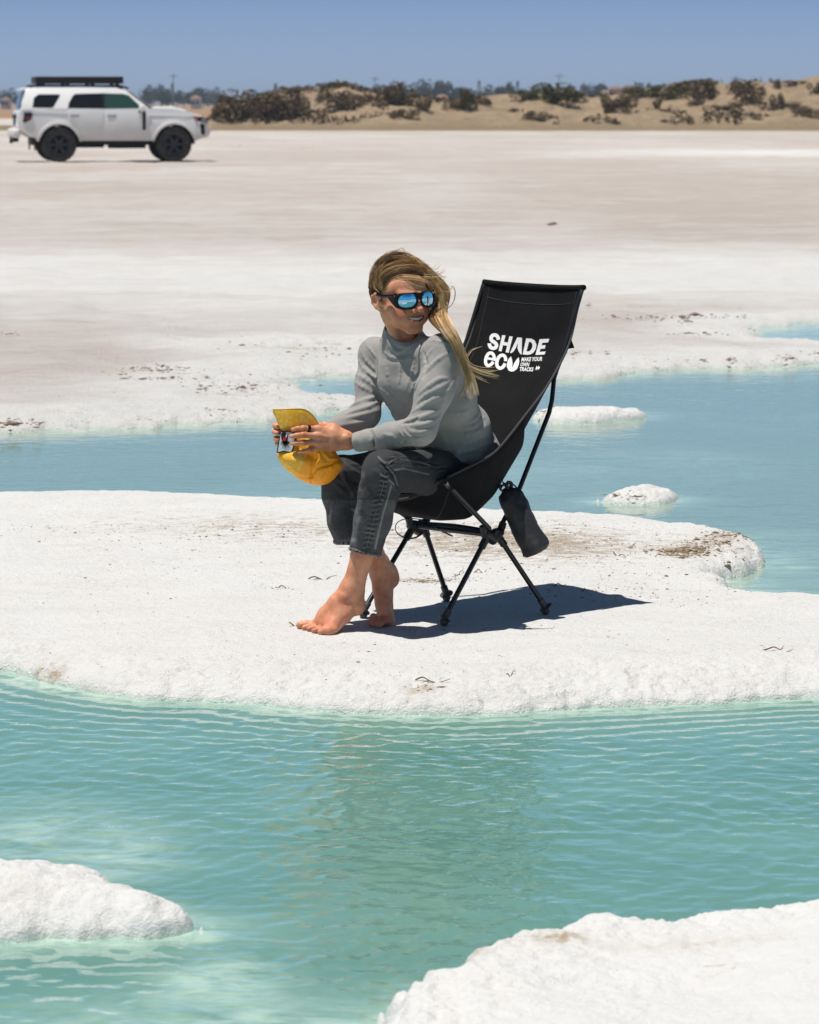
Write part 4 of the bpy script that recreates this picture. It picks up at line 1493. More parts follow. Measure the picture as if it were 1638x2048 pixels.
# webbing: a loose loop at the far hub and a loose tongue under the cross bar
bm = bmesh.new()
lp = smooth_path([P(848, 1040, 10.22), P(815, 1037, 10.2), P(794, 1046, 10.2), P(792, 1062, 10.2), P(806, 1074, 10.21), P(828, 1076, 10.22), P(846, 1066, 10.23)], 7)
add_tube(bm, lp, 0.0042, 8, flat=0.35)
bm_obj('webbing_loop', bm, M_plast, chair)
bm = bmesh.new()
add_tube(bm, smooth_path([P(868, 1052, 10.2), P(884, 1062, 10.19), P(900, 1070, 10.18), P(905, 1072, 10.18)], 5), 0.0055, 8, flat=0.4)
bm_obj('webbing_end', bm, M_plast, chair)

# ---- lettering, printed flat on the back
OX, OY, ZS = 960.0, 650.0, 10.24


def on_sling(x, y, off):
    d = ray(OX + x / ZS, OY + y / ZS)
    hit, n, i, dist = sling_bvh.ray_cast(Vector((0, 0, CAM_H)), d.normalized(), 60)
    if hit is None:
        hit = P(OX + x / ZS, OY + y / ZS, 10.35)
        return hit
    if n.dot(d) > 0:
        n = -n
    return hit + n * (0.0011 + off)


def poly_print(bm, outer, holes=(), off=0.0005):
    """fill polygon (with holes) in zoom coordinates, lay it on the canvas"""
    from mathutils.geometry import tessellate_polygon
    loops = [[Vector((x, y, 0)) for x, y in lp] for lp in ([outer] + list(holes))]
    tris = tessellate_polygon(loops)
    flat = [p for lp in loops for p in lp]
    tb = bmesh.new()
    vs = [tb.verts.new(p) for p in flat]
    for tr_ in tris:
        try:
            tb.faces.new([vs[i] for i in tr_])
        except ValueError:
            pass
    bmesh.ops.subdivide_edges(tb, edges=tb.edges[:], cuts=2, use_grid_fill=True)
    tb.verts.ensure_lookup_table()
    tb.verts.index_update()
    nv = [bm.verts.new(on_sling(v_.co.x, v_.co.y, off)) for v_ in tb.verts]
    for f_ in tb.faces:
        try:
            bm.faces.new([nv[v_.index] for v_ in f_.verts])
        except ValueError:
            pass
    tb.free()


def stroke(path, w, n=8):
    pts = smooth_path([(x, y, 0) for x, y in path], n) if len(path) > 2 else [Vector((x, y, 0)) for x, y in path]
    a, b = [], []
    for i, p in enumerate(pts):
        d = (pts[min(i + 1, len(pts) - 1)] - pts[max(i - 1, 0)]).normalized()
        nn = Vector((-d.y, d.x, 0)) * w / 2
        a.append((p.x + nn.x, p.y + nn.y))
        b.append((p.x - nn.x, p.y - nn.y))
    return a + b[::-1]


def ring_strip(bm, path, w, off):
    pts = smooth_path([(x, y, 0) for x, y in path], 7)
    pr = None
    for i, p in enumerate(pts):
        d = (pts[min(i + 1, len(pts) - 1)] - pts[max(i - 1, 0)]).normalized()
        nn = Vector((-d.y, d.x, 0)) * w / 2
        row = [bm.verts.new(on_sling(p.x + nn.x * k, p.y + nn.y * k, off)) for k in (-1, 0, 1)]
        if pr:
            bm.faces.new((pr[0], pr[1], row[1], row[0]))
            bm.faces.new((pr[1], pr[2], row[2], row[1]))
        pr = row


bm = bmesh.new()
ring_strip(bm, [(383, 305), (374, 260), (345, 222), (300, 208), (252, 228), (232, 278), (250, 325), (300, 358), (336, 392), (342, 432), (318, 468), (272, 480), (225, 462), (200, 420), (196, 380)], 74, 0.0005)
poly_print(bm, [(462, 210), (530, 216), (445, 545), (386, 535)])
poly_print(bm, [(608, 232), (678, 240), (594, 572), (530, 562)])
poly_print(bm, [(470, 345), (615, 372), (598, 436), (455, 412)], off=0.0008)
poly_print(bm, [(770, 256), (868, 264), (860, 606), (832, 598), (797, 545), (776, 480), (783, 368), (742, 470), (700, 540), (660, 574), (618, 577)])
poly_print(bm, [(952, 276), (1060, 282), (1128, 320), (1163, 400), (1150, 490), (1105, 565), (1040, 605), (970, 614), (880, 605)], [[(1010, 348), (1048, 352), (1078, 385), (1082, 440), (1060, 500), (1022, 540), (960, 545)]])
poly_print(bm, [(1228, 292), (1425, 285), (1405, 358), (1285, 368), (1270, 420), (1352, 415), (1335, 485), (1250, 490), (1225, 555), (1352, 545), (1330, 608), (1142, 618)])
ring_strip(bm, [(292, 738), (297, 680), (280, 615), (235, 578), (180, 592), (138, 650), (118, 730), (124, 795), (155, 832), (205, 828), (250, 795), (276, 758)], 66, 0.0005)
poly_print(bm, [(140, 660), (300, 690), (318, 738), (150, 712)], off=0.0008)
ring_strip(bm, [(530, 745), (530, 690), (505, 640), (455, 622), (398, 655), (360, 725), (348, 800), (368, 862), (415, 890), (465, 872), (500, 832), (520, 792)], 68, 0.0005)
poly_print(bm, [(640, 645), (660, 700), (672, 780), (666, 885), (705, 790), (750, 715), (800, 662), (812, 740), (800, 820), (762, 905), (705, 950), (645, 960), (590, 935), (556, 870), (560, 780), (592, 700)])
bm_obj('lettering', bm, M_print, chair, smooth=False)


def small_text(bm, s, x0, y0, x1, y1, hgt, shear=0.28, bold=0.03):
    cu = bpy.data.curves.new('t', 'FONT')
    cu.body = s
    cu.size = 1.0
    cu.offset = bold
    cu.resolution_u = 3
    to = bpy.data.objects.new('t', cu)
    COL.objects.link(to)
    dg = bpy.context.evaluated_depsgraph_get()
    me = to.evaluated_get(dg).to_mesh()
    xs_ = [v_.co.x for v_ in me.vertices]
    ys_ = [v_.co.y for v_ in me.vertices]
    mx, my = max(xs_), max(ys_)
    mn = min(xs_)
    ex, ey = (x1 - x0) / (mx - mn), (y1 - y0) / (mx - mn)
    vs = []
    for v_ in me.vertices:
        a = v_.co.x - mn
        h_ = v_.co.y / my * hgt
        vs.append(bm.verts.new(on_sling(x0 + a * ex + h_ * shear, y0 + a * ey - h_, 0.0006)))
    for p_ in me.polygons:
        try:
            bm.faces.new([vs[i] for i in p_.vertices])
        except ValueError:
            pass
    to.to_mesh_clear() if False else None
    bpy.data.objects.remove(to)


bm = bmesh.new()
small_text(bm, 'MAKE YOUR', 850, 748, 1280, 737, 82, 0.22, 0.035)
small_text(bm, 'OWN', 828, 848, 1005, 852, 78, 0.22, 0.035)
small_text(bm, 'TRACKS', 808, 944, 1092, 952, 78, 0.22, 0.035)
for dx in (0, 45):
    poly_print(bm, [(1165 + dx, 835), (1180 + dx, 865), (1240 if dx else 1215, 868 + dx * 0.1), (1185 + dx, 892), (1155 + dx * .9, 935), (1160 + dx, 895), (1130 + dx, 932), (1160 + dx, 868)], off=0.0006 + dx * 1e-5)
bm_obj('small_lettering', bm, M_print, chair, smooth=False)

# ---- carry sack slung behind the near hub
t = NT('black_sack_nylon')
nn_ = t.noise(t.coords(), 30, 4, 0.6)
t.set(Base_Color=t.ramp(nn_, [(0.3, (0.014, 0.014, 0.017)), (0.75, (0.035, 0.035, 0.04))]), Roughness=0.6)
t.bump(nn_, 0.004, 0.6)
M_sack = t.m
sk = empty('carry_sack', P(1072, 1110, 10.05))
tag(sk, 'black drawstring carry sack hanging from the rear of the camp chair', 'bag')
ax0, ax1 = P(1016, 985, 10.10), P(1073, 1102, 10.07)
axd = (ax1 - ax0).normalized()
sx = axd.cross(Vector((0, 1, 0))).normalized()
sy = axd.cross(sx).normalized()
rows_ = []
prof = [(-0.085, 0.008), (-0.06, 0.012), (-0.03, 0.019), (0.0, 0.030), (0.10, 0.0385), (0.3, 0.041), (0.5, 0.041), (0.75, 0.040), (0.9, 0.040), (0.985, 0.038), (1.03, 0.030), (1.045, 0.010)]
Ln = (ax1 - ax0).length
NS = 40
Vs = []
for a, r_ in [(np.interp(k, range(len(prof)), [p[0] for p in prof]), np.interp(k, range(len(prof)), [p[1] for p in prof])) for k in np.linspace(0, len(prof) - 1, 60)]:
    for k in range(NS):
        th = 2 * math.pi * k / NS
        sq = 1 + 0.10 * math.cos(4 * th + 0.6) * sstep(0.5, 1.0, a)
        fo = 1 + 0.10 * math.sin(9 * th) * float(sstep(0.12, -0.02, a)) + 0.03 * math.sin(3 * th + 9 * a) + 0.09 * float(fbm(math.cos(th) * 1.3 + a * 2.2, math.sin(th) * 1.3, a * 5.0, oct=3, seed=71)) - 0.05 * abs(float(vnoise(th * 0.9 + a * 6, a * 7.0, seed=73)))
        rr = r_ * float(sq) * fo
        Vs.append(ax0 + axd * (a * Ln) + sx * math.cos(th) * rr + sy * math.sin(th) * rr)
Fs = [[i * NS + k, i * NS + (k + 1) % NS, (i + 1) * NS + (k + 1) % NS, (i + 1) * NS + k] for i in range(59) for k in range(NS)]
Fs.append(list(range(NS))[::-1])
Fs.append([59 * NS + k for k in range(NS)])
mesh_np('pouch', Vs, Fs, M_sack, sk)
bm = bmesh.new()
for k in range(5):
    a = k * 1.25
    c0 = ax0 - axd * 0.004
    add_tube(bm, smooth_path([c0 + sx * 0.010 * math.cos(a) + sy * 0.01 * math.sin(a), c0 - axd * 0.016 + (sx * math.cos(a) + sy * math.sin(a)) * 0.020, c0 - axd * 0.024 + (sx * math.cos(a + .5) + sy * math.sin(a + .5)) * 0.012], 4), 0.006, 7, flat=0.5)
bm_obj('gathered_neck', bm, M_sack, sk)
bm = bmesh.new()
add_tube(bm, smooth_path([ax0 - axd * 0.010 + sx * 0.01, P(1024, 968, 10.12), P(1034, 976, 10.13), P(1046, 990, 10.12)], 6), 0.0022, 7)
add_tube(bm, smooth_path([ax0 - axd * 0.012, P(1004, 962, 10.08), P(998, 968, 10.07)], 6), 0.0022, 7)
bm_obj('drawstring', bm, M_plast, sk)
# ================================================================== IMPLICIT MODELLING (for the figure)
def A(v):
    return np.array([v[0], v[1], v[2]], float)


class Field:
    def __init__(self):
        self.pr = []          # (kind, fn, lo, hi, k)

    def add(self, fn, lo, hi, k=0.01, op='u'):
        self.pr.append((op, fn, np.array(lo, float), np.array(hi, float), k))

    def cone(self, a, b, ra, rb, k=0.01, op='u'):
        a, b = A(a), A(b)
        ba = b - a
        l2 = float(ba @ ba) + 1e-12

        def fn(p):
            t = np.clip(((p - a) @ ba) / l2, 0, 1)
            q = p - a - t[..., None] * ba
            return np.sqrt((q ** 2).sum(-1)) - (ra + (rb - ra) * t)
        r = max(ra, rb)
        self.add(fn, np.minimum(a, b) - r, np.maximum(a, b) + r, k, op)
        return self

    def chain(self, pts, rs, k=0.01, op='u'):
        for i in range(len(pts) - 1):
            self.cone(pts[i], pts[i + 1], rs[i], rs[i + 1], k, op)
        return self

    def ell(self, c, r, M=None, k=0.01, op='u'):
        """ellipsoid, axes = rows of M"""
        c = A(c)
        r = np.array(r, float)
        M = np.eye(3) if M is None else np.array([A(m) for m in M])

        def fn(p):
            q = (p - c) @ M.T
            k0 = np.sqrt(((q / r) ** 2).sum(-1)) + 1e-9
            k1 = np.sqrt(((q / r ** 2) ** 2).sum(-1)) + 1e-9
            return k0 * (k0 - 1) / k1
        R_ = np.abs(M.T) @ r
        self.add(fn, c - R_, c + R_, k, op)
        return self

    def ev(self, p):
        d = None
        for op, fn, lo, hi, k in self.pr:
            e = fn(p)
            d = e if d is None else self.comb(d, e, op, k)
        return d

    @staticmethod
    def comb(d, e, op, k):
        if op == 'u':
            h = np.clip(0.5 + 0.5 * (d - e) / k, 0, 1)
            return d + (e - d) * h - k * h * (1 - h)
        if op == 's':
            e = -e
        h = np.clip(0.5 - 0.5 * (d - e) / k, 0, 1)      # intersection with e
        return d + (e - d) * h + k * h * (1 - h)

    def snap(self, px, py, Y0=9.2, Y1=10.7, lift=0.0):
        """first surface point seen at photo pixel"""
        d = np.array(ray(px, py))
        d = d / np.linalg.norm(d)
        o = np.array([0, 0, CAM_H])
        t = Y0 / d[1]
        for _ in range(70):
            p = o + d * t
            e = float(self.ev(p[None])[0])
            if e < 0.0004:
                break
            t += e * 0.9
            if t * d[1] > Y1:
                return None
        return p - d * lift

    def mesh(self, lo, hi, h):
        lo, hi = np.array(lo, float), np.array(hi, float)
        n = np.ceil((hi - lo) / h).astype(int) + 1
        D = np.full(n, 1.0, np.float32)
        ax = [lo[i] + np.arange(n[i]) * h for i in range(3)]
        for op, fn, a, b, k in self.pr:
            pad = 2.5 * h + k
            i0 = np.clip(np.floor((a - pad - lo) / h).astype(int), 0, n)
            i1 = np.clip(np.ceil((b + pad - lo) / h).astype(int) + 1, 0, n)
            if np.any(i1 <= i0):
                continue
            if op == 'i':
                i0, i1 = np.zeros(3, int), n
            g = np.stack(np.meshgrid(*[ax[j][i0[j]:i1[j]] for j in range(3)], indexing='ij'), -1)
            s = (slice(i0[0], i1[0]), slice(i0[1], i1[1]), slice(i0[2], i1[2]))
            D[s] = self.comb(D[s], fn(g).astype(np.float32), op, k)
        return nets(D, lo, h)


def nets(D, lo, h):
    S = D < 0
    c = [D[i:D.shape[0] - 1 + i, j:D.shape[1] - 1 + j, k:D.shape[2] - 1 + k] for i in (0, 1) for j in (0, 1) for k in (0, 1)]
    sg = sum((x < 0).astype(np.int8) for x in c)
    act = (sg > 0) & (sg < 8)
    idx = np.argwhere(act)
    vid = np.full(act.shape, -1, np.int64)
    vid[act] = np.arange(len(idx))
    cv = np.stack([x[act] for x in c], 1).astype(float)
    cor = np.array([(i, j, k) for i in (0, 1) for j in (0, 1) for k in (0, 1)], float)
    acc = np.zeros((len(idx), 3))
    cnt = np.zeros(len(idx))
    for a in range(8):
        for b in range(a + 1, 8):
            if np.abs(cor[a] - cor[b]).sum() != 1:
                continue
            da, db = cv[:, a], cv[:, b]
            m = (da < 0) != (db < 0)
            t = da[m] / (da[m] - db[m])
            acc[m] += cor[a] + t[:, None] * (cor[b] - cor[a])
            cnt[m] += 1
    V = lo + (idx + acc / np.maximum(cnt, 1)[:, None]) * h
    Fs = []
    for axis in range(3):
        o = [1, 2, 0][axis], [2, 0, 1][axis]
        sl0 = [slice(None)] * 3
        sl1 = [slice(None)] * 3
        sl0[axis] = slice(0, -1)
        sl1[axis] = slice(1, None)
        a, b = S[tuple(sl0)], S[tuple(sl1)]
        for flip, m in ((False, a & ~b), (True, ~a & b)):
            e = np.argwhere(m)
            ok = (e[:, o[0]] > 0) & (e[:, o[1]] > 0) & (e[:, o[0]] < S.shape[o[0]] - 1) & (e[:, o[1]] < S.shape[o[1]] - 1)
            e = e[ok]
            q = []
            for du, dv in ((-1, -1), (0, -1), (0, 0), (-1, 0)):
                f = e.copy()
                f[:, o[0]] += du
                f[:, o[1]] += dv
                q.append(vid[f[:, 0], f[:, 1], f[:, 2]])
            q = np.stack(q, 1)
            Fs.append(q[:, ::-1] if flip else q)
    F = np.concatenate(Fs)
    F = F[(F >= 0).all(1)]
    return V, F


def vnormals(V, F):
    n = np.cross(V[F[:, 2]] - V[F[:, 0]], V[F[:, 3]] - V[F[:, 1]])
    N = np.zeros_like(V)
    for j in range(4):
        np.add.at(N, F[:, j], n)
    return N / (np.linalg.norm(N, axis=1)[:, None] + 1e-12)


def relax(V, F, it=2, w=0.5):
    for _ in range(it):
        S = np.zeros_like(V)
        c = np.zeros(len(V))
        for j in range(4):
            a, b = F[:, j], F[:, (j + 1) % 4]
            np.add.at(S, a, V[b])
            np.add.at(c, a, 1)
            np.add.at(S, b, V[a])
            np.add.at(c, b, 1)
        V = V * (1 - w) + w * S / np.maximum(c, 1)[:, None]
    return V
# ================================================================== THE WOMAN
UP = np.array([0, 0, 1.0])
person = empty('person', (G(800, 1250).x, G(800, 1250).y, 0))
tag(person, 'barefoot woman in grey shirt and black jeans on the camp chair, holding a yellow cap', 'person')

# joints (photo pixel + distance)
J = dict(
    pelvis=P(915, 940, 10.17), lhip=P(950, 950, 10.135), rhip=P(875, 938, 10.235), lknee=P(765, 941, 9.765), rknee=P(682, 950, 9.985),
    lsh=P(893, 706, 9.87), rsh=P(744, 706, 10.10), lelb=P(841, 860, 9.80), relb=P(731, 829, 10.02), lwri=P(703, 885, 9.89), rwri=P(632, 872, 9.965),
    neck=P(812, 700, 9.985), chest=P(832, 745, 10.01), ribs=P(860, 790, 10.05), waist=P(890, 850, 10.09))

# ---------------------------------------------------------------- skin material
t = NT('tanned_skin')
v = t.coords()
n1 = t.noise(v, 18, 4, 0.6)
n2 = t.noise(v, 75, 3, 0.6)
base = t.mix((0.66, 0.315, 0.182), (0.49, 0.185, 0.098), t.ramp(t.math('ADD', t.math('MULTIPLY', n1, 0.7), t.math('MULTIPLY', n2, 0.3)), [(0.4, 0.0), (0.62, 1.0)]))
base = t.mix(base, (0.50, 0.120, 0.075), t.math('MULTIPLY', t.attr('red'), 0.9))
base = t.mix(base, (0.66, 0.36, 0.27), t.math('MULTIPLY', t.attr('pale'), 0.8))
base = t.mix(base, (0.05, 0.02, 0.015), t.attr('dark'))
t.set(Base_Color=base, Roughness=0.55)
t.b.inputs['Specular IOR Level'].default_value = 0.4
t.b.inputs['Subsurface Weight'].default_value = 0.06
t.b.inputs['Subsurface Radius'].default_value = (0.012, 0.005, 0.003)
t.b.inputs['Subsurface Scale'].default_value = 0.6
t.bump(t.math('ADD', t.noise(v, 380, 3, 0.6), t.math('MULTIPLY', n2, 0.4)), 0.0007, 0.5)
M_skin = t.m

# ---------------------------------------------------------------- head
yaw, pitch, roll = R(32), R(1), R(-3)
hf = np.array([math.sin(yaw), -math.cos(yaw), 0.0])
hl = np.cross(UP, hf)
hf = hf * math.cos(pitch) + UP * math.sin(pitch)
hu = np.cross(hf, hl)
hu, hl = hu * math.cos(roll) + hl * math.sin(roll), hl * math.cos(roll) - hu * math.sin(roll)
H0 = A(P(798, 598, 9.975))


def hp(l, f, u):
    return H0 + hl * l + hf * f + hu * u


HM = (hl, hf, hu)
S_ = 1.04


def hq(l, f, u):
    return hp(l * S_, f * S_, u * S_ * (0.79 if u < 0 else 1.0))


head = Field()
head.ell(hq(0, -0.014, 0.032), (0.0605 * S_, 0.086 * S_, 0.070 * S_), HM, 0.01)
head.ell(hq(0, 0.024, -0.016), (0.054 * S_, 0.062 * S_, 0.070 * S_), HM, 0.02)
head.ell(hq(0, 0.044, 0.034), (0.055 * S_, 0.042 * S_, 0.040 * S_), HM, 0.02)        # forehead
for s in (-1, 1):
    head.ell(hq(s * 0.040, 0.048, -0.034), (0.022, 0.024, 0.022), HM, 0.024)          # cheekbone
    head.cone(hq(s * 0.039, 0.012, -0.056), hq(s * 0.015, 0.068, -0.103), 0.013, 0.013, 0.018)   # jaw line
    head.cone(hq(s * 0.047, 0.004, -0.028), hq(s * 0.039, 0.012, -0.056), 0.014, 0.013, 0.018)
    head.ell(hq(s * 0.032, 0.062, -0.060), (0.020, 0.020, 0.022), HM, 0.018)          # cheek lifted by the smile
    head.cone(hq(s * 0.012, 0.088, 0.016), hq(s * 0.040, 0.074, 0.018), 0.008, 0.008, 0.014)     # brow
head.ell(hq(0, 0.070, -0.072), (0.026, 0.020, 0.026), HM, 0.016)                      # muzzle
head.ell(hq(0, 0.074, -0.101), (0.017, 0.014, 0.013), HM, 0.014)                      # chin
for s in (-1, 1):
    head.ell(hq(s * 0.031, 0.084, 0.000), (0.015, 0.008, 0.010), HM, 0.012, 's')      # eye sockets
head.chain([hq(0, 0.086, 0.006), hq(0, 0.097, -0.012), hq(0, 0.108, -0.030)], [0.007, 0.0075, 0.0085], 0.007)
head.ell(hq(0, 0.109, -0.034), (0.0085, 0.0085, 0.007), HM, 0.005)
for s in (-1, 1):
    head.ell(hq(s * 0.0125, 0.098, -0.037), (0.0058, 0.0078, 0.0055), HM, 0.006)
    head.ell(hq(s * 0.0065, 0.104, -0.0425), (0.003, 0.004, 0.0025), HM, 0.002, 's')
# lips around an open smile
upl = [hq(-0.0255, 0.078, -0.0590), hq(-0.014, 0.0885, -0.0618), hq(-0.004, 0.0925, -0.0622), hq(0, 0.0925, -0.0628), hq(0.004, 0.0925, -0.0622), hq(0.014, 0.0885, -0.0618), hq(0.0255, 0.078, -0.0590)]
lol = [hq(-0.0255, 0.078, -0.0595), hq(-0.016, 0.0875, -0.0705), hq(0, 0.0915, -0.0755), hq(0.016, 0.0875, -0.0705), hq(0.0255, 0.078, -0.0595)]
mouth = Field()
for u_ in np.linspace(0, 1, 9):
    a = u_ * 2 - 1
    mouth.ell(hq(a * 0.0215, 0.092 - 0.011 * a * a, -0.0675 + 0.0065 * a * a), (0.004, 0.012, 0.0036 * (1 - 0.7 * a * a) + 0.0006), HM, 0.003)
head.chain(upl, [0.0018, 0.0026, 0.0030, 0.0028, 0.0030, 0.0026, 0.0018], 0.004)
head.chain(lol, [0.0018, 0.0032, 0.0040, 0.0032, 0.0018], 0.004)
for pr in mouth.pr:
    head.pr.append(('s', pr[1], pr[2], pr[3], 0.0018))
# smile folds
for s in (-1, 1):
    pass
# ear (her right ear is the one in view)
for s in (-1, 1):
    er = [hq(s * 0.0630, 0.006, 0.010), hq(s * 0.0700, -0.008, 0.019), hq(s * 0.0740, -0.020, 0.012), hq(s * 0.0730, -0.021, -0.006), hq(s * 0.0680, -0.011, -0.022), hq(s * 0.0630, 0.000, -0.030)]
    head.chain(er, [0.0040, 0.0046, 0.0048, 0.0046, 0.0052, 0.0060], 0.004)
    head.ell(hq(s * 0.0660, -0.007, -0.004), (0.006, 0.012, 0.020), HM, 0.006)
    head.ell(hq(s * 0.0740, -0.006, 0.000), (0.0050, 0.0070, 0.0100), HM, 0.004, 's')
    head.cone(hq(s * 0.0630, 0.006, -0.006), hq(s * 0.0630, 0.005, -0.012), 0.0038, 0.0040, 0.004)
# neck
nk0, nk1 = A(P(812, 712, 10.0)), hq(0.0, -0.022, -0.055)
head.cone(nk0 + np.array([0.006, 0, 0]), nk1 + np.array([0.006, 0.006, 0]), 0.046, 0.041, 0.014)
head.cone(A(P(800, 705, 9.955)), hq(-0.045, 0.0, -0.050), 0.014, 0.012, 0.02)       # neck muscle turned with the head
bb_lo, bb_hi = H0 - 0.155, H0 + 0.15
bb_lo[2] = H0[2] - 0.185
Vh, Fh = head.mesh(bb_lo, bb_hi, 0.0019)
Vh = relax(Vh, Fh, 1, 0.4)
loc = (Vh - H0) @ np.array(HM).T / S_
ll, lf, lu = loc[:, 0], loc[:, 1], np.where(loc[:, 2] < 0, loc[:, 2] / 0.79, loc[:, 2])


def dist_chain(V, pts):
    d = np.full(len(V), 9.0)
    for i in range(len(pts) - 1):
        a, b = A(pts[i]), A(pts[i + 1])
        ba = b - a
        t_ = np.clip(((V - a) @ ba) / (ba @ ba), 0, 1)
        d = np.minimum(d, np.linalg.norm(V - a - t_[:, None] * ba, axis=1))
    return d


dl = np.minimum(dist_chain(Vh, upl), dist_chain(Vh, lol))
red_h = 0.85 * sstep(0.0075, 0.004, dl) + 0.75 * np.exp(-((np.abs(ll) - 0.042) / 0.018) ** 2 - ((lu + 0.038) / 0.020) ** 2 - ((lf - 0.065) / 0.03) ** 2) + 0.55 * np.exp(-(ll / 0.012) ** 2 - ((lu + 0.032) / 0.014) ** 2) * (lf > 0.08) \
    + 0.35 * np.exp(-(ll / 0.03) ** 2 - ((lu + 0.105) / 0.012) ** 2) * (lf > 0.05)
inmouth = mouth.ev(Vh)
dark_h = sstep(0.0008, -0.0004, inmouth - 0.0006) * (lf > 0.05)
pale_h = 0.7 * sstep(-0.085, -0.12, lu) * sstep(0.07, 0.03, lf)

# ---------------------------------------------------------------- hands
def zp(x, y, Y):                       # coordinates of the enlarged crop of the hands
    return P(530 + x / 8.19, 810 + y / 8.19, Y)


hand = Field()
W0, W1 = P(716, 884, 9.900), P(694, 881, 9.888)
hand.chain([W0, W1], [0.0200, 0.0240], 0.01)
mcp = [zp(872, 400, 9.872), zp(868, 505, 9.864), zp(880, 605, 9.866), zp(885, 700, 9.874)]
pip = [zp(625, 380, 9.855), zp(620, 490, 9.848), zp(635, 618, 9.849), zp(725, 738, 9.858)]
dip = [zp(530, 385, 9.862), zp(505, 502, 9.856), zp(520, 626, 9.856), zp(630, 758, 9.862)]
tip = [zp(452, 402, 9.872), zp(425, 512, 9.867), zp(438, 632, 9.867), zp(545, 771, 9.871)]
fr = [(0.0102, 0.0082, 0.0070, 0.0060), (0.0104, 0.0082, 0.0071, 0.0061), (0.0100, 0.0078, 0.0068, 0.0058), (0.0090, 0.0068, 0.0060, 0.0052)]
for i in range(4):
    q = [mcp[i], pip[i], dip[i], tip[i]]
    hand.chain(q, list(fr[i]), 0.0035)
    hand.ell(pip[i] + Vector((0, -0.0012, 0)), (0.0078, 0.0070, 0.0072), None, 0.004)
    hand.ell(mcp[i] + Vector((0.001, -0.0030, 0)), (0.0085, 0.0062, 0.0068), None, 0.006)
    w_ = Vector(W1) + Vector((0.002, -0.002, 0.012 - 0.0085 * i))
    hand.chain([mcp[i], Vector(mcp[i]).lerp(w_, 0.5) + Vector((0, -0.001, 0)), w_], [0.0118, 0.0128, 0.0135], 0.010)
    hand.cone(Vector(mcp[i]) + Vector((0.004, -0.0085, 0)), Vector(mcp[i]).lerp(w_, 0.62) + Vector((0, -0.011, 0)), 0.0022, 0.0016, 0.004)   # tendon
# thumb: from the wrist side, over the top, behind the cap
th = [P(690, 870, 9.890), P(668, 858, 9.890), P(650, 852, 9.900), P(634, 853, 9.922), P(620, 858, 9.932)]
hand.chain(th, [0.0140, 0.0150, 0.0125, 0.0095, 0.0075], 0.008)
hand.ell(P(693, 876, 9.868), (0.010, 0.006, 0.009), None, 0.008)       # wrist bone
# webs between the finger roots
for i in range(3):
    hand.cone(Vector(mcp[i]).lerp(mcp[i + 1], 0.5) + Vector((-0.006, 0.002, 0)), Vector(mcp[i]).lerp(mcp[i + 1], 0.5) + Vector((0.012, 0.002, 0)), 0.0065, 0.0090, 0.006)
# right hand: behind the cap, fingertips curling round its left edge
rh = [(165, 335), (150, 435), (170, 548), (196, 628)]
rr_ = [0.0088, 0.0084, 0.0080, 0.0070]
RP = P(600, 872, 9.962)
hand.chain([J['rwri'], RP], [0.023, 0.026], 0.01)
hand.ell(P(590, 870, 9.958), (0.032, 0.014, 0.034), None, 0.012)
for i, (x, y) in enumerate(rh):
    kn = zp(x + 230, y + 10, 9.957)
    md_ = zp(x + 20, y, 9.944)
    tp_ = zp(x + 6, y + 4, 9.922)
    te_ = zp(x + 55, y + 22, 9.906)
    hand.chain([RP.lerp(kn, 0.6), kn, md_, tp_, te_], [0.0115, 0.0100, rr_[i], rr_[i] * 0.95, rr_[i] * 0.78], 0.003)
rth = [P(612, 858, 9.955), P(596, 846, 9.942), P(580, 842, 9.933)]
hand.chain(rth, [0.013, 0.0105, 0.0085], 0.006)
lo_, hi_ = A(P(530, 915, 9.800)), A(P(730, 820, 9.80))
Vl, Fl = hand.mesh([lo_[0], 9.800, lo_[2] - 0.01], [hi_[0], 10.02, hi_[2] + 0.01], 0.0014)
Vl = relax(Vl, Fl, 1, 0.4)
red_l = np.zeros(len(Vl))
pale_l = np.zeros(len(Vl))
dark_l = np.zeros(len(Vl))
for i in range(4):
    red_l = np.maximum(red_l, 0.55 * np.exp(-(np.linalg.norm(Vl - A(pip[i]), axis=1) / 0.010) ** 2))
    red_l = np.maximum(red_l, 0.40 * np.exp(-(np.linalg.norm(Vl - A(mcp[i]), axis=1) / 0.013) ** 2))
    c_ = A(Vector(tip[i]).lerp(dip[i], 0.22)) + np.array([0, -0.0055, 0.0008])
    e_ = (Vl - c_) / np.array([0.0062, 0.005, 0.0038])
    pale_l = np.maximum(pale_l, sstep(1.15, 0.85, np.linalg.norm(e_, axis=1)))
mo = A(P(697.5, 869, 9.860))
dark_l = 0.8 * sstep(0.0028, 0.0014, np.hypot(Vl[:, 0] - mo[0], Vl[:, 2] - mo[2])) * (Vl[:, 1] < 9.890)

# ---------------------------------------------------------------- feet
def zf(x, y, Y, z=None):               # coordinates of the enlarged crop of the feet
    p = P(580 + x / 7.12, 1100 + y / 7.12, Y)
    if z is not None:
        p.z = z
    return p


def gz(p):
    return ground_z(p.x, p.y)


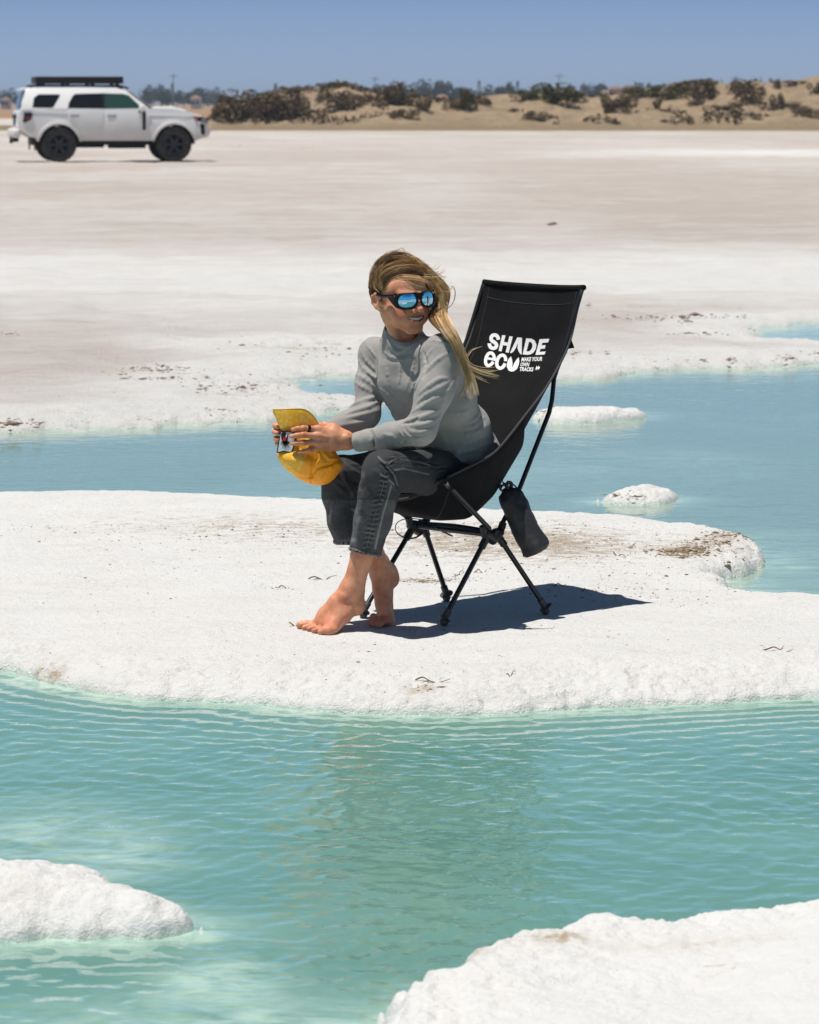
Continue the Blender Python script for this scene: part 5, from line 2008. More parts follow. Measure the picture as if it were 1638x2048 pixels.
foot = Field()
foot.chain([zf(1060, -150, 9.86), zf(1020, 100, 9.862), zf(965, 285, 9.865), zf(905, 470, 9.868), zf(860, 560, 9.868)], [0.038, 0.0290, 0.0258, 0.0262, 0.0275], 0.02)
foot.chain([zf(975, 300, 9.875), zf(950, 620, 9.88), zf(945, 790, 9.882)], [0.017, 0.016, 0.0235], 0.022)       # tendon and heel
foot.ell(zf(948, 800, 9.882), (0.0245, 0.024, 0.0235), None, 0.014)
foot.chain([zf(850, 600, 9.868), zf(690, 770, 9.862), zf(520, 920, 9.865), zf(340, 1095, 9.872)], [0.030, 0.0275, 0.0215, 0.0145], 0.022)
foot.chain([zf(900, 800, 9.865), zf(730, 940, 9.845), zf(600, 1090, 9.825), zf(560, 1160, 9.808)], [0.022, 0.022, 0.0185, 0.0145], 0.022)
foot.chain([zf(700, 880, 9.862), zf(480, 1070, 9.850)], [0.024, 0.017], 0.022)
foot.ell(zf(760, 680, 9.840), (0.011, 0.008, 0.011), None, 0.012)     # outer ankle bone
Y_t = [9.873, 9.850, 9.830, 9.811, 9.792]
tx0 = [(320, 1085), (330, 1110), (400, 1130), (470, 1145), (545, 1160)]
tx1 = [(145, 1135), (205, 1185), (270, 1200), (340, 1210), (430, 1215)]
trr = [0.0115, 0.0082, 0.0080, 0.0078, 0.0082]
for i in range(5):
    a = zf(*tx0[i], Y_t[i])
    b = zf(*tx1[i], Y_t[i])
    b.z = gz(b) + trr[i] * 0.9
    m = a.lerp(b, 0.5)
    m.z = max(a.z * 0.45 + b.z * 0.55, b.z) + 0.003
    foot.chain([a, m, b], [0.0125, trr[i] * 1.0, trr[i]], 0.0035)
ball = zf(560, 1180, 9.80)
ball.z = gz(ball) + 0.013
foot.ell(ball, (0.022, 0.016, 0.014), None, 0.012)
ball2 = zf(330, 1150, 9.875)
ball2.z = gz(ball2) + 0.013
foot.ell(ball2, (0.018, 0.014, 0.012), None, 0.010)
# right foot, up on its toes, seen from the front
foot.chain([zf(1080, -100, 9.965), zf(1190, 60, 9.985), zf(1260, 220, 10.00), zf(1290, 330, 10.01)], [0.037, 0.0280, 0.0262, 0.0265], 0.02)
foot.chain([zf(1300, 150, 10.02), zf(1400, 300, 10.05), zf(1430, 400, 10.065)], [0.020, 0.021, 0.0225], 0.022)
foot.ell(zf(1440, 385, 10.068), (0.0185, 0.022, 0.027), None, 0.016)
foot.chain([zf(1280, 350, 10.01), zf(1300, 560, 10.0), zf(1325, 750, 9.985), zf(1340, 900, 9.965)], [0.0265, 0.0215, 0.0195, 0.0195], 0.022)
foot.chain([zf(1420, 440, 10.055), zf(1360, 620, 10.02), zf(1370, 860, 9.985)], [0.018, 0.016, 0.018], 0.022)
b1 = zf(1400, 960, 9.965)
b1.z = gz(b1) + 0.017
b2 = zf(1260, 980, 9.985)
b2.z = gz(b2) + 0.015
foot.chain([b1, b2], [0.0185, 0.015], 0.014)
tR0 = [(1360, 960), (1290, 975), (1250, 975), (1215, 980), (1190, 985)]
tR1 = [(1270, 1040), (1200, 1050), (1172, 1042), (1150, 1030), (1135, 1015)]
YR = [9.925, 9.935, 9.945, 9.957, 9.972]
for i in range(5):
    rr = [0.0125, 0.0082, 0.0078, 0.0074, 0.0070][i]
    a, b = zf(*tR0[i], YR[i] + 0.03), zf(*tR1[i], YR[i])
    a.z = gz(a) + 0.020
    b.z = gz(b) + rr * 0.9
    foot.chain([a, a.lerp(b, 0.55) + Vector((0, 0, 0.004)), b], [0.0125 if i else 0.016, rr, rr], 0.003)
lo_, hi_ = P(570, 1300, 9.7), P(830, 1085, 10.1)
Vf, Ff = foot.mesh([lo_.x, 9.72, -0.03], [hi_.x + 0.02, 10.13, 0.25], 0.0022)
Vf = relax(Vf, Ff, 1, 0.4)
fx, fyy = proj(Vf)
red_f = 0.55 * np.exp(-((fx - 660) / 22) ** 2 - ((fyy - 1243) / 14) ** 2) + 0.6 * np.exp(-((fx - 765) / 20) ** 2 - ((fyy - 1240) / 12) ** 2) + 0.3 * np.exp(-((fx - 612) / 20) ** 2 - ((fyy - 1262) / 8) ** 2)
pale_f = np.zeros(len(Vf))
for i in range(5):
    b = A(zf(*tx1[i], Y_t[i]))
    e_ = (Vf - (b + np.array([-0.001, -0.004, 0.004]))) / np.array([0.006, 0.006, 0.004])
    pale_f = np.maximum(pale_f, 0.8 * sstep(1.1, 0.8, np.linalg.norm(e_, axis=1)))

# ---------------------------------------------------------------- the rest of the body, under the clothes
core = Field()
core.chain([J['pelvis'] + Vector((0,0,0.02)), J['waist'], J['ribs'], J['chest'], J['neck'] + Vector((0, 0.005, -0.02))], [0.08, 0.08, 0.085, 0.075, 0.045], 0.04)
core.chain([J['lsh'], J['lelb'], J['lwri']], [0.032, 0.028, 0.014], 0.02)
core.chain([J['rsh'], J['relb'], J['rwri']], [0.032, 0.028, 0.014], 0.02)
core.cone(J['lsh'], J['rsh'], 0.034, 0.034, 0.03)
core.chain([J['lhip'], J['lknee'] + Vector((0.01, 0.01, 0)), zf(1010, -30, 9.862)], [0.055, 0.036, 0.026], 0.02)
core.chain([J['rhip'], J['rknee'] + Vector((0.01, 0.01, 0)), zf(1090, -40, 9.97)], [0.055, 0.036, 0.026], 0.02)
core.cone(nk0, A(J['neck']), 0.045, 0.045, 0.02)
Vc, Fc = core.mesh([-0.30, 9.62, 0.18], [0.36, 10.34, 0.92], 0.007)

Vb, Fb, off = [], [], 0
for V_, F_ in ((Vh, Fh), (Vl, Fl), (Vf, Ff), (Vc, Fc)):
    Vb.append(V_)
    Fb.append(F_ + off)
    off += len(V_)
zc = np.zeros(len(Vc))
body = mesh_np('body', np.concatenate(Vb), np.concatenate(Fb), M_skin, person,
               attrs={'red': np.concatenate([red_h, red_l, red_f, zc]), 'pale': np.concatenate([pale_h, pale_l, pale_f, zc]), 'dark': np.concatenate([dark_h, dark_l, np.zeros(len(Vf)), zc])})

# teeth: a row of small rounded blocks set behind the lips
M_teeth = simple('teeth', (0.86, 0.80, 0.68), 0.3)
teeth = Field()
for i in range(-5, 6):
    a = (i) * 0.0041
    c_ = hq(a, 0.0865 - 14 * a * a, -0.0660 + 9 * a * a)
    teeth.ell(c_, (0.0027, 0.0035, 0.0066 - 0.0026 * (abs(i) / 5)), HM, 0.0012)
Vt, Ft = teeth.mesh(hq(0, 0.08, -0.066) - 0.04, hq(0, 0.08, -0.066) + 0.04, 0.0009)
mesh_np('teeth', Vt, Ft, M_teeth, body)
# ---------------------------------------------------------------- clothes
t = NT('grey_jersey')
v = t.coords()
n1 = t.noise(v, 12, 5, 0.6)
c = t.mix((0.325, 0.308, 0.297), (0.275, 0.260, 0.252), t.ramp(n1, [(0.35, 0.0), (0.65, 1.0)]))
t.set(Base_Color=c, Roughness=0.8)
t.b.inputs['Specular IOR Level'].default_value = 0.25
t.b.inputs['Sheen Weight'].default_value = 0.12
t.bump(t.math('ADD', t.math('MULTIPLY', t.noise(v, 900, 2, 0.5), 0.35), t.math('MULTIPLY', t.noise(v, 60, 4, 0.6), 0.5)), 0.0012, 0.45)
M_jersey = t.m

LX = np.array([0.70, -0.714, 0.0])           # her left


def frame(up):
    up = A(up) / np.linalg.norm(A(up))
    lx = LX - up * (LX @ up)
    lx /= np.linalg.norm(lx)
    return (lx, np.cross(up, lx), up)          # left, back?, up


def leg_c(a, b, t_):
    return Vector(a).lerp(Vector(b), t_)


sh = Field()
sp = [P(918, 905, 10.135), P(902, 860, 10.105), P(872, 805, 10.06), P(842, 755, 10.03), P(822, 716, 10.01)]
dims = [(0.128, 0.112, 0.060), (0.130, 0.108, 0.075), (0.138, 0.112, 0.085), (0.142, 0.108, 0.075), (0.130, 0.082, 0.050)]
for i, (c_, d_) in enumerate(zip(sp, dims)):
    up_ = sp[min(i + 1, 4)] - sp[max(i - 1, 0)]
    sh.ell(c_, d_, frame(up_), 0.05)
sh.cone(J['lsh'] + Vector((-0.02, 0.02, 0)), J['rsh'] + Vector((0.01, -0.02, 0)), 0.046, 0.043, 0.04)
# bust and the front of the shirt hanging forward
Fv = np.array([-0.70, -0.714, 0.0])
for s, pc in ((1, P(838, 775, 9.93)), (-1, P(792, 765, 9.985))):
    sh.ell(pc, (0.050, 0.045, 0.050), None, 0.05)
sh.ell(P(822, 822, 9.995), (0.050, 0.050, 0.045), None, 0.05)
# collar
sh.chain([P(812, 716, 9.995), P(806, 686, 9.99), P(804, 661, 9.985)], [0.075, 0.059, 0.0515], 0.022)
sh.cone(P(808, 699, 9.985), P(803, 643, 9.978), 0.046, 0.0495, 0.004, 's')
sh.ell(P(812, 660, 9.925), (0.050, 0.055, 0.034), None, 0.008, 's')
# sleeves
lm = leg_c(J['lsh'], J['lelb'], 0.5)
rm = leg_c(J['rsh'], J['relb'], 0.5)
sh.chain([J['lsh'] + Vector((-0.002, 0, 0)), lm + Vector((0.002, -0.004, 0)), J['lelb'] + Vector((0.002, 0, 0.002))], [0.055, 0.050, 0.042], 0.03)
sh.chain([J['lelb'] + Vector((0.002, 0, 0)), P(780, 872, 9.845), P(737, 880, 9.875)], [0.043, 0.0365, 0.0305], 0.018)
sh.chain([P(742, 879, 9.873), P(716, 883, 9.885)], [0.0310, 0.0285], 0.006)
sh.cone(P(722, 883, 9.883), P(700, 886, 9.894), 0.0215, 0.0285, 0.003, 's')
sh.chain([J['rsh'] + Vector((0.007, 0, 0)), rm + Vector((0.002, 0, 0)), J['relb'] + Vector((0.003, 0, 0))], [0.042, 0.038, 0.037], 0.03)
sh.chain([J['relb'], P(690, 850, 9.995), P(652, 866, 9.975)], [0.042, 0.036, 0.031], 0.018)
# hem rolls bunched against the sling
sh.chain([P(985, 895, 10.10), P(955, 912, 10.045), P(915, 921, 10.005), P(880, 916, 9.985)], [0.014, 0.016, 0.015, 0.012], 0.02)
sh.chain([P(978, 872, 10.09), P(950, 893, 10.035), P(915, 905, 9.99)], [0.010, 0.011, 0.008], 0.014)

shirt_base = Field()
shirt_base.pr = list(sh.pr)


def fold(fld, px, r, k=0.006, op='u', sink=0.55, w=None, base=None):
    """a crease along photo-pixel points, laid on the garment's own surface"""
    pts = []
    for x, y in px:
        q = (base or shirt_base).snap(x, y)
        if q is not None:
            if pts and abs(q[1] - pts[-1][1]) > 0.045:
                if len(pts) >= 2:
                    break
                pts = []
            pts.append(q)
    if len(pts) < 2:
        return
    c0 = np.array([0, 0, CAM_H])
    out = []
    rs = []
    for i, q in enumerate(pts):
        d = q - c0
        d /= np.linalg.norm(d)
        out.append(q + d * r * sink * (1 if op == 'u' else -0.2))
        e = 0.35 if i in (0, len(pts) - 1) else 1.0
        rs.append(r * e)
    sp_ = smooth_path([Vector(o_) for o_ in out], 3)
    rr = np.interp(np.linspace(0, len(out) - 1, len(sp_)), range(len(out)), rs)
    fld.chain(sp_, list(rr), k, op)


def zs(x, y):                    # enlarged crop of the shirt
    return (690 + x / 5.119, 640 + y / 5.119)


ridges = [  # left sleeve: diagonal drag lines
    ([(900, 300), (830, 400), (800, 480)], 0.006), ([(1080, 330), (960, 400), (860, 500), (790, 590)], 0.0065), ([(1040, 600), (960, 610), (860, 680), (760, 760)], 0.007),
    ([(1060, 640), (960, 700), (830, 770), (740, 850)], 0.006), ([(1020, 780), (900, 820), (790, 890), (690, 950)], 0.0075), ([(990, 900), (880, 960), (760, 1010), (610, 1050)], 0.0085),
    ([(960, 1000), (850, 1060), (740, 1080), (620, 1070)], 0.007), ([(880, 1120), (800, 1150), (700, 1150), (640, 1110)], 0.006), ([(830, 1190), (740, 1210), (660, 1180), (600, 1130)], 0.006),
    ([(620, 1310), (560, 1250), (480, 1190), (400, 1170)], 0.0055), ([(700, 1250), (620, 1200), (560, 1140)], 0.005), ([(530, 1300), (500, 1240), (430, 1200)], 0.004),
    ([(1130, 600), (1060, 720), (960, 900)], 0.004),
    # left shoulder
    ([(870, 215), (980, 225), (1100, 250)], 0.004), ([(920, 190), (1020, 180), (1110, 215)], 0.0035), ([(880, 90), (820, 180), (780, 330)], 0.006),
    # right sleeve
    ([(160, 310), (230, 420), (310, 510)], 0.006), ([(140, 400), (200, 500), (320, 600)], 0.0065), ([(120, 560), (200, 600), (320, 690)], 0.0065), ([(110, 640), (190, 690), (300, 760)], 0.006),
    ([(340, 780), (250, 810), (130, 850), (50, 900)], 0.007), ([(330, 840), (240, 890), (120, 930), (20, 960)], 0.007), ([(320, 930), (220, 960), (110, 990), (10, 1010)], 0.0065),
    ([(290, 1000), (200, 1040), (90, 1060), (-60, 1080)], 0.006), ([(270, 1070), (170, 1095), (40, 1105)], 0.005),
    ([(230, 130), (300, 210), (350, 300)], 0.004), ([(200, 220), (260, 300), (320, 380)], 0.0035),
    # chest drape
    ([(420, 420), (440, 560), (470, 700)], 0.005), ([(560, 420), (570, 520), (560, 640)], 0.004), ([(700, 400), (690, 540), (640, 680)], 0.005), ([(360, 700), (450, 760), (560, 860)], 0.005),
    ([(740, 560), (700, 700), (640, 830)], 0.006), ([(780, 620), (700, 760), (620, 880)], 0.006), ([(380, 800), (460, 900), (560, 980)], 0.004),
    # collar folds
    ([(410, 330), (480, 380), (600, 395), (700, 360)], 0.0032), ([(430, 200), (470, 270), (540, 330), (620, 300)], 0.0045), ([(560, 260), (640, 280), (720, 240)], 0.0035), ([(420, 120), (450, 210), (520, 300)], 0.0035),
    # side and back, lower
    ([(1100, 730), (1200, 745), (1300, 760)], 0.005), ([(1330, 880), (1200, 950), (1040, 940)], 0.006), ([(1420, 1000), (1300, 1090), (1120, 1130), (900, 1160)], 0.008),
    ([(1440, 1080), (1340, 1150), (1180, 1180), (960, 1230)], 0.0075), ([(1500, 1170), (1400, 1200), (1260, 1260), (1100, 1290)], 0.008), ([(1540, 1260), (1440, 1270), (1320, 1320), (1180, 1360)], 0.009),
    ([(1520, 1320), (1400, 1330), (1290, 1380)], 0.007), ([(860, 1240), (980, 1250), (1120, 1230)], 0.005), ([(1380, 930), (1330, 1010), (1250, 1060)], 0.006), ([(1160, 1290), (1100, 1330), (1000, 1320)], 0.005)]
for px_, r_ in ridges:
    fold(sh, [zs(*q) for q in px_], r_ * 0.82)
grooves = [([(790, 560), (740, 660), (700, 760)], 0.004), ([(330, 420), (325, 560), (335, 720)], 0.005), ([(800, 330), (830, 450), (800, 590)], 0.004), ([(750, 1010), (680, 1050), (590, 1060)], 0.003), ([(300, 740), (340, 790), (350, 820)], 0.005),
           ([(260, 1110), (290, 1200), (300, 1290)], 0.0022), ([(620, 1210), (590, 1270), (640, 1310)], 0.003)]
for px_, r_ in grooves:
    fold(sh, [zs(*q) for q in px_], r_, 0.008, 's')
Vs_, Fs_ = sh.mesh([-0.30, 9.70, 0.44], [0.32, 10.32, 0.90], 0.0024)
Ns_ = vnormals(Vs_, Fs_)
# fine secondary wrinkles, drawn out along the pull of the cloth
w1 = fbm(Vs_[:, 0] * 16 + Vs_[:, 2] * 26, Vs_[:, 1] * 22, Vs_[:, 2] * 18 - Vs_[:, 0] * 34, oct=3, seed=14)
w2 = fbm(Vs_[:, 0] * 50 + Vs_[:, 2] * 60, Vs_[:, 1] * 45, Vs_[:, 2] * 20 - Vs_[:, 0] * 20, oct=2, seed=19)
low_ = sstep(0.62, 0.50, Vs_[:, 2])
Vs_ = Vs_ + Ns_ * ((0.0007 + 0.0018 * low_) * w1 + 0.00025 * w2)[:, None]
Vs_ = relax(Vs_, Fs_, 2, 0.35)
shirt = mesh_np('shirt', Vs_, Fs_, M_jersey, person)
# stitched seams: cuffs, raglan lines
M_thread = simple('grey_thread', (0.17, 0.165, 0.165), 0.8)
bm = bmesh.new()


def seam(bm, px_list, r, fld, lift=0.0004):
    pts = [fld.snap(*q, lift=lift) for q in px_list]
    pts = [Vector(p) for p in pts if p is not None]
    if len(pts) > 1:
        add_tube(bm, smooth_path(pts, 6), r, 5)


for ln in ([(272, 1130), (290, 1190), (298, 1250), (296, 1300)], [(262, 1130), (280, 1190), (288, 1250), (286, 1305)], [(355, 130), (362, 220), (380, 300)], [(900, 210), (1000, 222), (1120, 245)], [(415, 350), (480, 392), (600, 402), (720, 375)]):
    seam(bm, [zs(*q) for q in ln], 0.0007, sh)
bm_obj('seam', bm, M_thread, shirt)

# ---- jeans
t = NT('black_denim')
v = t.coords()
tw = t.n('TexWave', wave_type='BANDS', bands_direction='DIAGONAL')
tw.inputs['Scale'].default_value = 420
tw.inputs['Distortion'].default_value = 1.5
t.l(v, tw.inputs['Vector'])
fade = t.attr('fade')
n1 = t.noise(v, 380, 3, 0.8)
n2 = t.noise(v, 9, 3, 0.5)
f_ = t.math('ADD', fade, t.math('MULTIPLY', t.math('SUBTRACT', n1, 0.5), 1.1))
f_ = t.math('ADD', f_, t.math('MULTIPLY', t.math('SUBTRACT', n2, 0.5), 0.35), clamp=True)
c = t.ramp(f_, [(0.0, (0.014, 0.014, 0.016)), (0.5, (0.060, 0.060, 0.064)), (1.0, (0.24, 0.24, 0.25))])
t.set(Base_Color=c, Roughness=0.85)
t.b.inputs['Specular IOR Level'].default_value = 0.2
t.bump(t.math('ADD', t.math('MULTIPLY', tw.outputs['Fac'], 0.3), t.math('ADD', n1, n2)), 0.002, 0.6)
M_denim = t.m

jn = Field()
cl = P(727, 1108, 9.862)          # centre of the near leg's hem
cr = P(703, 1080, 9.965)
lk, rk_ = J['lknee'], J['rknee']
jn.ell(P(915, 948, 10.17), (0.105, 0.105, 0.070), None, 0.03)
jn.chain([J['lhip'], lk.lerp(J['lhip'], 0.5) + Vector((0, 0, 0.002)), lk + Vector((0.004, 0, -0.002))], [0.064, 0.064, 0.0585], 0.03)
jn.chain([J['rhip'], rk_.lerp(J['rhip'], 0.45), rk_ + Vector((0.0, 0, 0))], [0.070, 0.066, 0.055], 0.03)
kl = Vector(lk)
jn.chain([kl + Vector((0.0, 0, 0)), P(757, 985, 9.79), P(746, 1040, 9.825), P(729, 1108, 9.862)], [0.0565, 0.0555, 0.0520, 0.0465], 0.018)
jn.chain([rk_, P(683, 990, 9.985), P(692, 1040, 9.975), P(704, 1085, 9.965)], [0.055, 0.0535, 0.0510, 0.0500], 0.02)
# hems: cut flat, at the tilt they have
dl_ = (P(752, 1040, 9.825) - P(733, 1108, 9.862)).normalized()


def plane_cut(pt, n, rad):
    pt, n = A(pt), A(n) / np.linalg.norm(A(n))

    def fn(p):
        return np.maximum(-((p - pt) @ n), np.linalg.norm(p - pt, axis=-1) - rad)
    return fn


for pt, n, rad in ((P(727, 1106, 9.86), Vector((-0.22, -0.05, -1)), 0.085), (P(704, 1084, 9.965), Vector((0.10, 0.05, -1)), 0.085)):
    jn.add(plane_cut(pt, n, rad), A(pt) - rad, A(pt) + rad, 0.002, 's')
jeans_base = Field()
jeans_base.pr = list(jn.pr)


def zj(x, y):                    # enlarged crop of the jeans
    return (620 + x / 6.825, 880 + y / 6.825)


jr = [([(930, 230), (1040, 340), (1150, 480), (1200, 630)], 0.0042), ([(960, 460), (1060, 530), (1140, 600), (1180, 680)], 0.0045), ([(1150, 420), (1230, 480), (1240, 600)], 0.005),
      ([(1150, 420), (1280, 390), (1450, 420), (1620, 460)], 0.005), ([(1000, 250), (1150, 190), (1350, 230), (1600, 290)], 0.004),
      ([(880, 420), (960, 460), (1040, 560)], 0.004), ([(1120, 600), (1060, 760), (1010, 950), (950, 1200), (890, 1440)], 0.0030), ([(720, 440), (690, 700), (650, 1000), (600, 1300)], 0.0035),
      # far leg
      ([(360, 520), (500, 590), (640, 680)], 0.0065), ([(330, 560), (450, 700), (620, 790)], 0.0055), ([(420, 420), (520, 500), (650, 620)], 0.0065), ([(480, 340), (580, 430), (690, 480)], 0.0065), ([(540, 790), (600, 830), (660, 860)], 0.005),
      ([(560, 330), (640, 345), (720, 350)], 0.005)]
for px_, r_ in jr:
    fold(jn, [zj(*q) for q in px_], r_ * 0.9, 0.008, base=jeans_base)
for px_, r_ in (([(1180, 500), (1200, 580), (1190, 640)], 0.006), ([(960, 320), (1060, 400), (1130, 500)], 0.0035), ([(500, 560), (580, 640), (650, 730)], 0.006), ([(470, 440), (560, 540), (650, 590)], 0.005)):
    fold(jn, [zj(*q) for q in px_], r_, 0.008, 's', base=jeans_base)
Vj, Fj = jn.mesh([-0.30, 9.66, 0.17], [0.34, 10.36, 0.62], 0.0026)
Nj = vnormals(Vj, Fj)
w1 = fbm(Vj[:, 0] * 24, Vj[:, 1] * 24, Vj[:, 2] * 30, oct=3, seed=51)
jx, jy = proj(Vj)


def seg_d(px_, py_, pts):
    d = np.full(px_.shape, 1e9)
    for (ax, ay), (bx, by) in zip(pts[:-1], pts[1:]):
        ex, ey = bx - ax, by - ay
        t_ = np.clip(((px_ - ax) * ex + (py_ - ay) * ey) / (ex * ex + ey * ey), 0, 1)
        d = np.minimum(d, np.hypot(px_ - ax - ex * t_, py_ - ay - ey * t_))
    return d


side = [zj(1020, 440), zj(1010, 560), zj(960, 760), zj(900, 980), zj(840, 1200), zj(770, 1480)]
top_s = [zj(1060, 330), zj(1150, 265), zj(1280, 262), zj(1450, 290), zj(1640, 340), zj(1900, 430)]
near_face = Nj[:, 1] < 0.3
d_side = np.minimum(seg_d(jx, jy, side), seg_d(jx, jy, top_s))
# puckers either side of the seams, where the thread pulls
pk = np.sin(jy * 2 * np.pi / 9.5 + 0.8 * np.sin(jx * 0.25)) * np.exp(-((d_side - 5) / 4.5) ** 2) * near_face
Vj = Vj + Nj * (0.0011 * w1 + 0.0009 * pk)[:, None]
Vj = relax(Vj, Fj, 1, 0.4)
fade = 0.38 + 0.07 * w1 + 0.20 * pk * near_face * (0.6 + 0.8 * vnoise(jx * 0.05, jy * 0.05, seed=3))
for ln in ([zj(930, 230), zj(1040, 340), zj(1150, 480), zj(1200, 630)], [zj(960, 460), zj(1060, 530), zj(1140, 600)], [zj(1110, 620), zj(1060, 800), zj(1000, 1000), zj(940, 1250), zj(890, 1480)], [zj(1160, 410), zj(1280, 392), zj(1450, 430), zj(1620, 470)]):
    fade = fade + 0.50 * np.exp(-(seg_d(jx, jy, ln) / 1.7) ** 2) * near_face
fade = fade + 0.30 * np.exp(-(seg_d(jx, jy, [zj(720, 470), zj(680, 800), zj(640, 1100), zj(600, 1350)]) / 5.0) ** 2) * near_face
fade = fade - 0.28 * np.exp(-(d_side / 7) ** 2) * (pk < 0) * near_face
hem_d = np.minimum(seg_d(jx, jy, [zj(530, 1530), zj(720, 1560), zj(940, 1640)]), seg_d(jx, jy, [zj(350, 1415), zj(570, 1370)]))
fade = fade + 0.35 * np.exp(-(hem_d / 5) ** 2)
fade = fade + 0.15 * (jx < 790) * (jy > 1000)
jeans = mesh_np('jeans', Vj, Fj, M_denim, person, attrs={'fade': np.clip(fade, 0, 1)})
# rolled hems and contrast stitching
t = NT('frayed_hem')
t.set(Base_Color=t.ramp(t.noise(t.coords(), 160, 3, 0.7), [(0.42, (0.015, 0.015, 0.017)), (0.56, (0.22, 0.22, 0.23))]), Roughness=0.9)
M_hem = t.m
M_stitch = simple('pale_stitching', (0.17, 0.17, 0.175), 0.8)


def hem_ring(c, n, rad, thick, ys=1.0):
    c, n = Vector(c), Vector(n).normalized()
    u_ = n.orthogonal().normalized()
    w_ = n.cross(u_)
    pts = []
    for k in range(48):
        a = 2 * math.pi * k / 48
        d = u_ * math.cos(a) + w_ * math.sin(a)
        # slide outwards until the cloth ends
        lo__, hi__ = 0.0, 0.09
        for _ in range(14):
            m_ = (lo__ + hi__) / 2
            if float(jeans_base.ev(A(c + d * m_ + (-n) * 0.010)[None])[0]) < 0:
                lo__ = m_
            else:
                hi__ = m_
        pts.append(c + d * (lo__ + 0.0008) - n * 0.0055 + n * 0.0008 * math.sin(7 * a))
    bm = bmesh.new()
    n2_ = len(pts)
    rings = []
    for i, p in enumerate(pts):
        d = (p - c).normalized()
        r_ = []
        for k in range(8):
            a = 2 * math.pi * k / 8
            bulge = 1 + 0.18 * math.sin(i * 2.1)
            r_.append(bm.verts.new(p + d * math.cos(a) * thick * 0.5 * bulge + n * math.sin(a) * thick * 1.25))
        rings.append(r_)
    for i in range(n2_):
        a_, b_ = rings[i], rings[(i + 1) % n2_]
        for k in range(8):
            bm.faces.new((a_[k], a_[(k + 1) % 8], b_[(k + 1) % 8], b_[k]))
    return bm


bm = hem_ring(P(727, 1106, 9.86), Vector((-0.22, -0.05, -1)), 0.044, 0.0036)
bm_obj('hem', bm, M_hem, jeans)
bm = hem_ring(P(704, 1084, 9.965), Vector((0.10, 0.05, -1)), 0.057, 0.0036)
bm_obj('hem', bm, M_hem, jeans)
bm = bmesh.new()
seam(bm, side, 0.0006, jn, 0.0006)
seam(bm, top_s[:5], 0.0006, jn, 0.0006)
seam(bm, [(x, y + 1.6) for x, y in top_s[:5]], 0.0005, jn, 0.0006)
bm_obj('stitching', bm, M_stitch, jeans)
# waistband glimpsed above the seat edge
bm = bmesh.new()
add_tube(bm, smooth_path([P(884, 922, 10.03), P(925, 928, 10.04), P(955, 925, 10.06), P(975, 918, 10.09)], 6), 0.010, 8, flat=0.6)
bm_obj('waistband', bm, M_denim, jeans)
# ---------------------------------------------------------------- sunglasses
M_frame = simple('gloss_black_frame', (0.004, 0.004, 0.005), 0.18, 0.0, 0.25)
t = NT('blue_mirror_lens')
sp_z = t.n('SeparateXYZ')
t.l(t.n('TexCoord').outputs['Generated'], sp_z.inputs[0])
t.set(Base_Color=t.ramp(sp_z.outputs['Z'], [(0.25, (0.42, 0.68, 0.92)), (0.7, (0.16, 0.60, 0.86))]), Metallic=1.0, Roughness=0.03)  # paler lower half paints the mirrored white salt into the colour
M_mirror = t.m
glasses = empty('sunglasses', Vector(hq(0, 0.09, 0)))
glasses.parent = person
glasses.matrix_parent_inverse = world_of(person).inverted()


def gp(x, z, out=0.0):
    """x across the face (m, her left +), z up; wraps round the face"""
    ax_ = abs(x)
    sg_ = 1 if x >= 0 else -1
    if ax_ < 0.062:
        l_, f_, nl, nf = ax_, -ax_ * ax_ / 0.20, ax_ / 0.10, 1.0
    else:
        e_ = ax_ - 0.062
        l_, f_, nl, nf = 0.062 + 0.22 * e_ - 1.3 * e_ * e_, -0.0192 - 0.62 * min(e_, 0.01) - 0.95 * max(e_ - 0.01, 0), 1.0, 0.35
    nn = math.hypot(nl, nf)
    return Vector(hq(0, 0, 0)) + Vector(hl) * sg_ * (l_ + out * nl / nn) + Vector(hf) * (0.1035 * S_ + f_ + out * nf / nn) + Vector(hu) * (z + 0.003)


def oval(cx, cz, rx, rz, n=36, sq=2.5, tilt=0.0):
    out = []
    for k in range(n):
        a = 2 * math.pi * k / n
        c_, s_ = math.cos(a), math.sin(a)
        x = abs(c_) ** (2 / sq) * (1 if c_ >= 0 else -1) * rx
        z = abs(s_) ** (2 / sq) * (1 if s_ >= 0 else -1) * rz
        out.append((cx + x + z * tilt, cz + z))
    return out


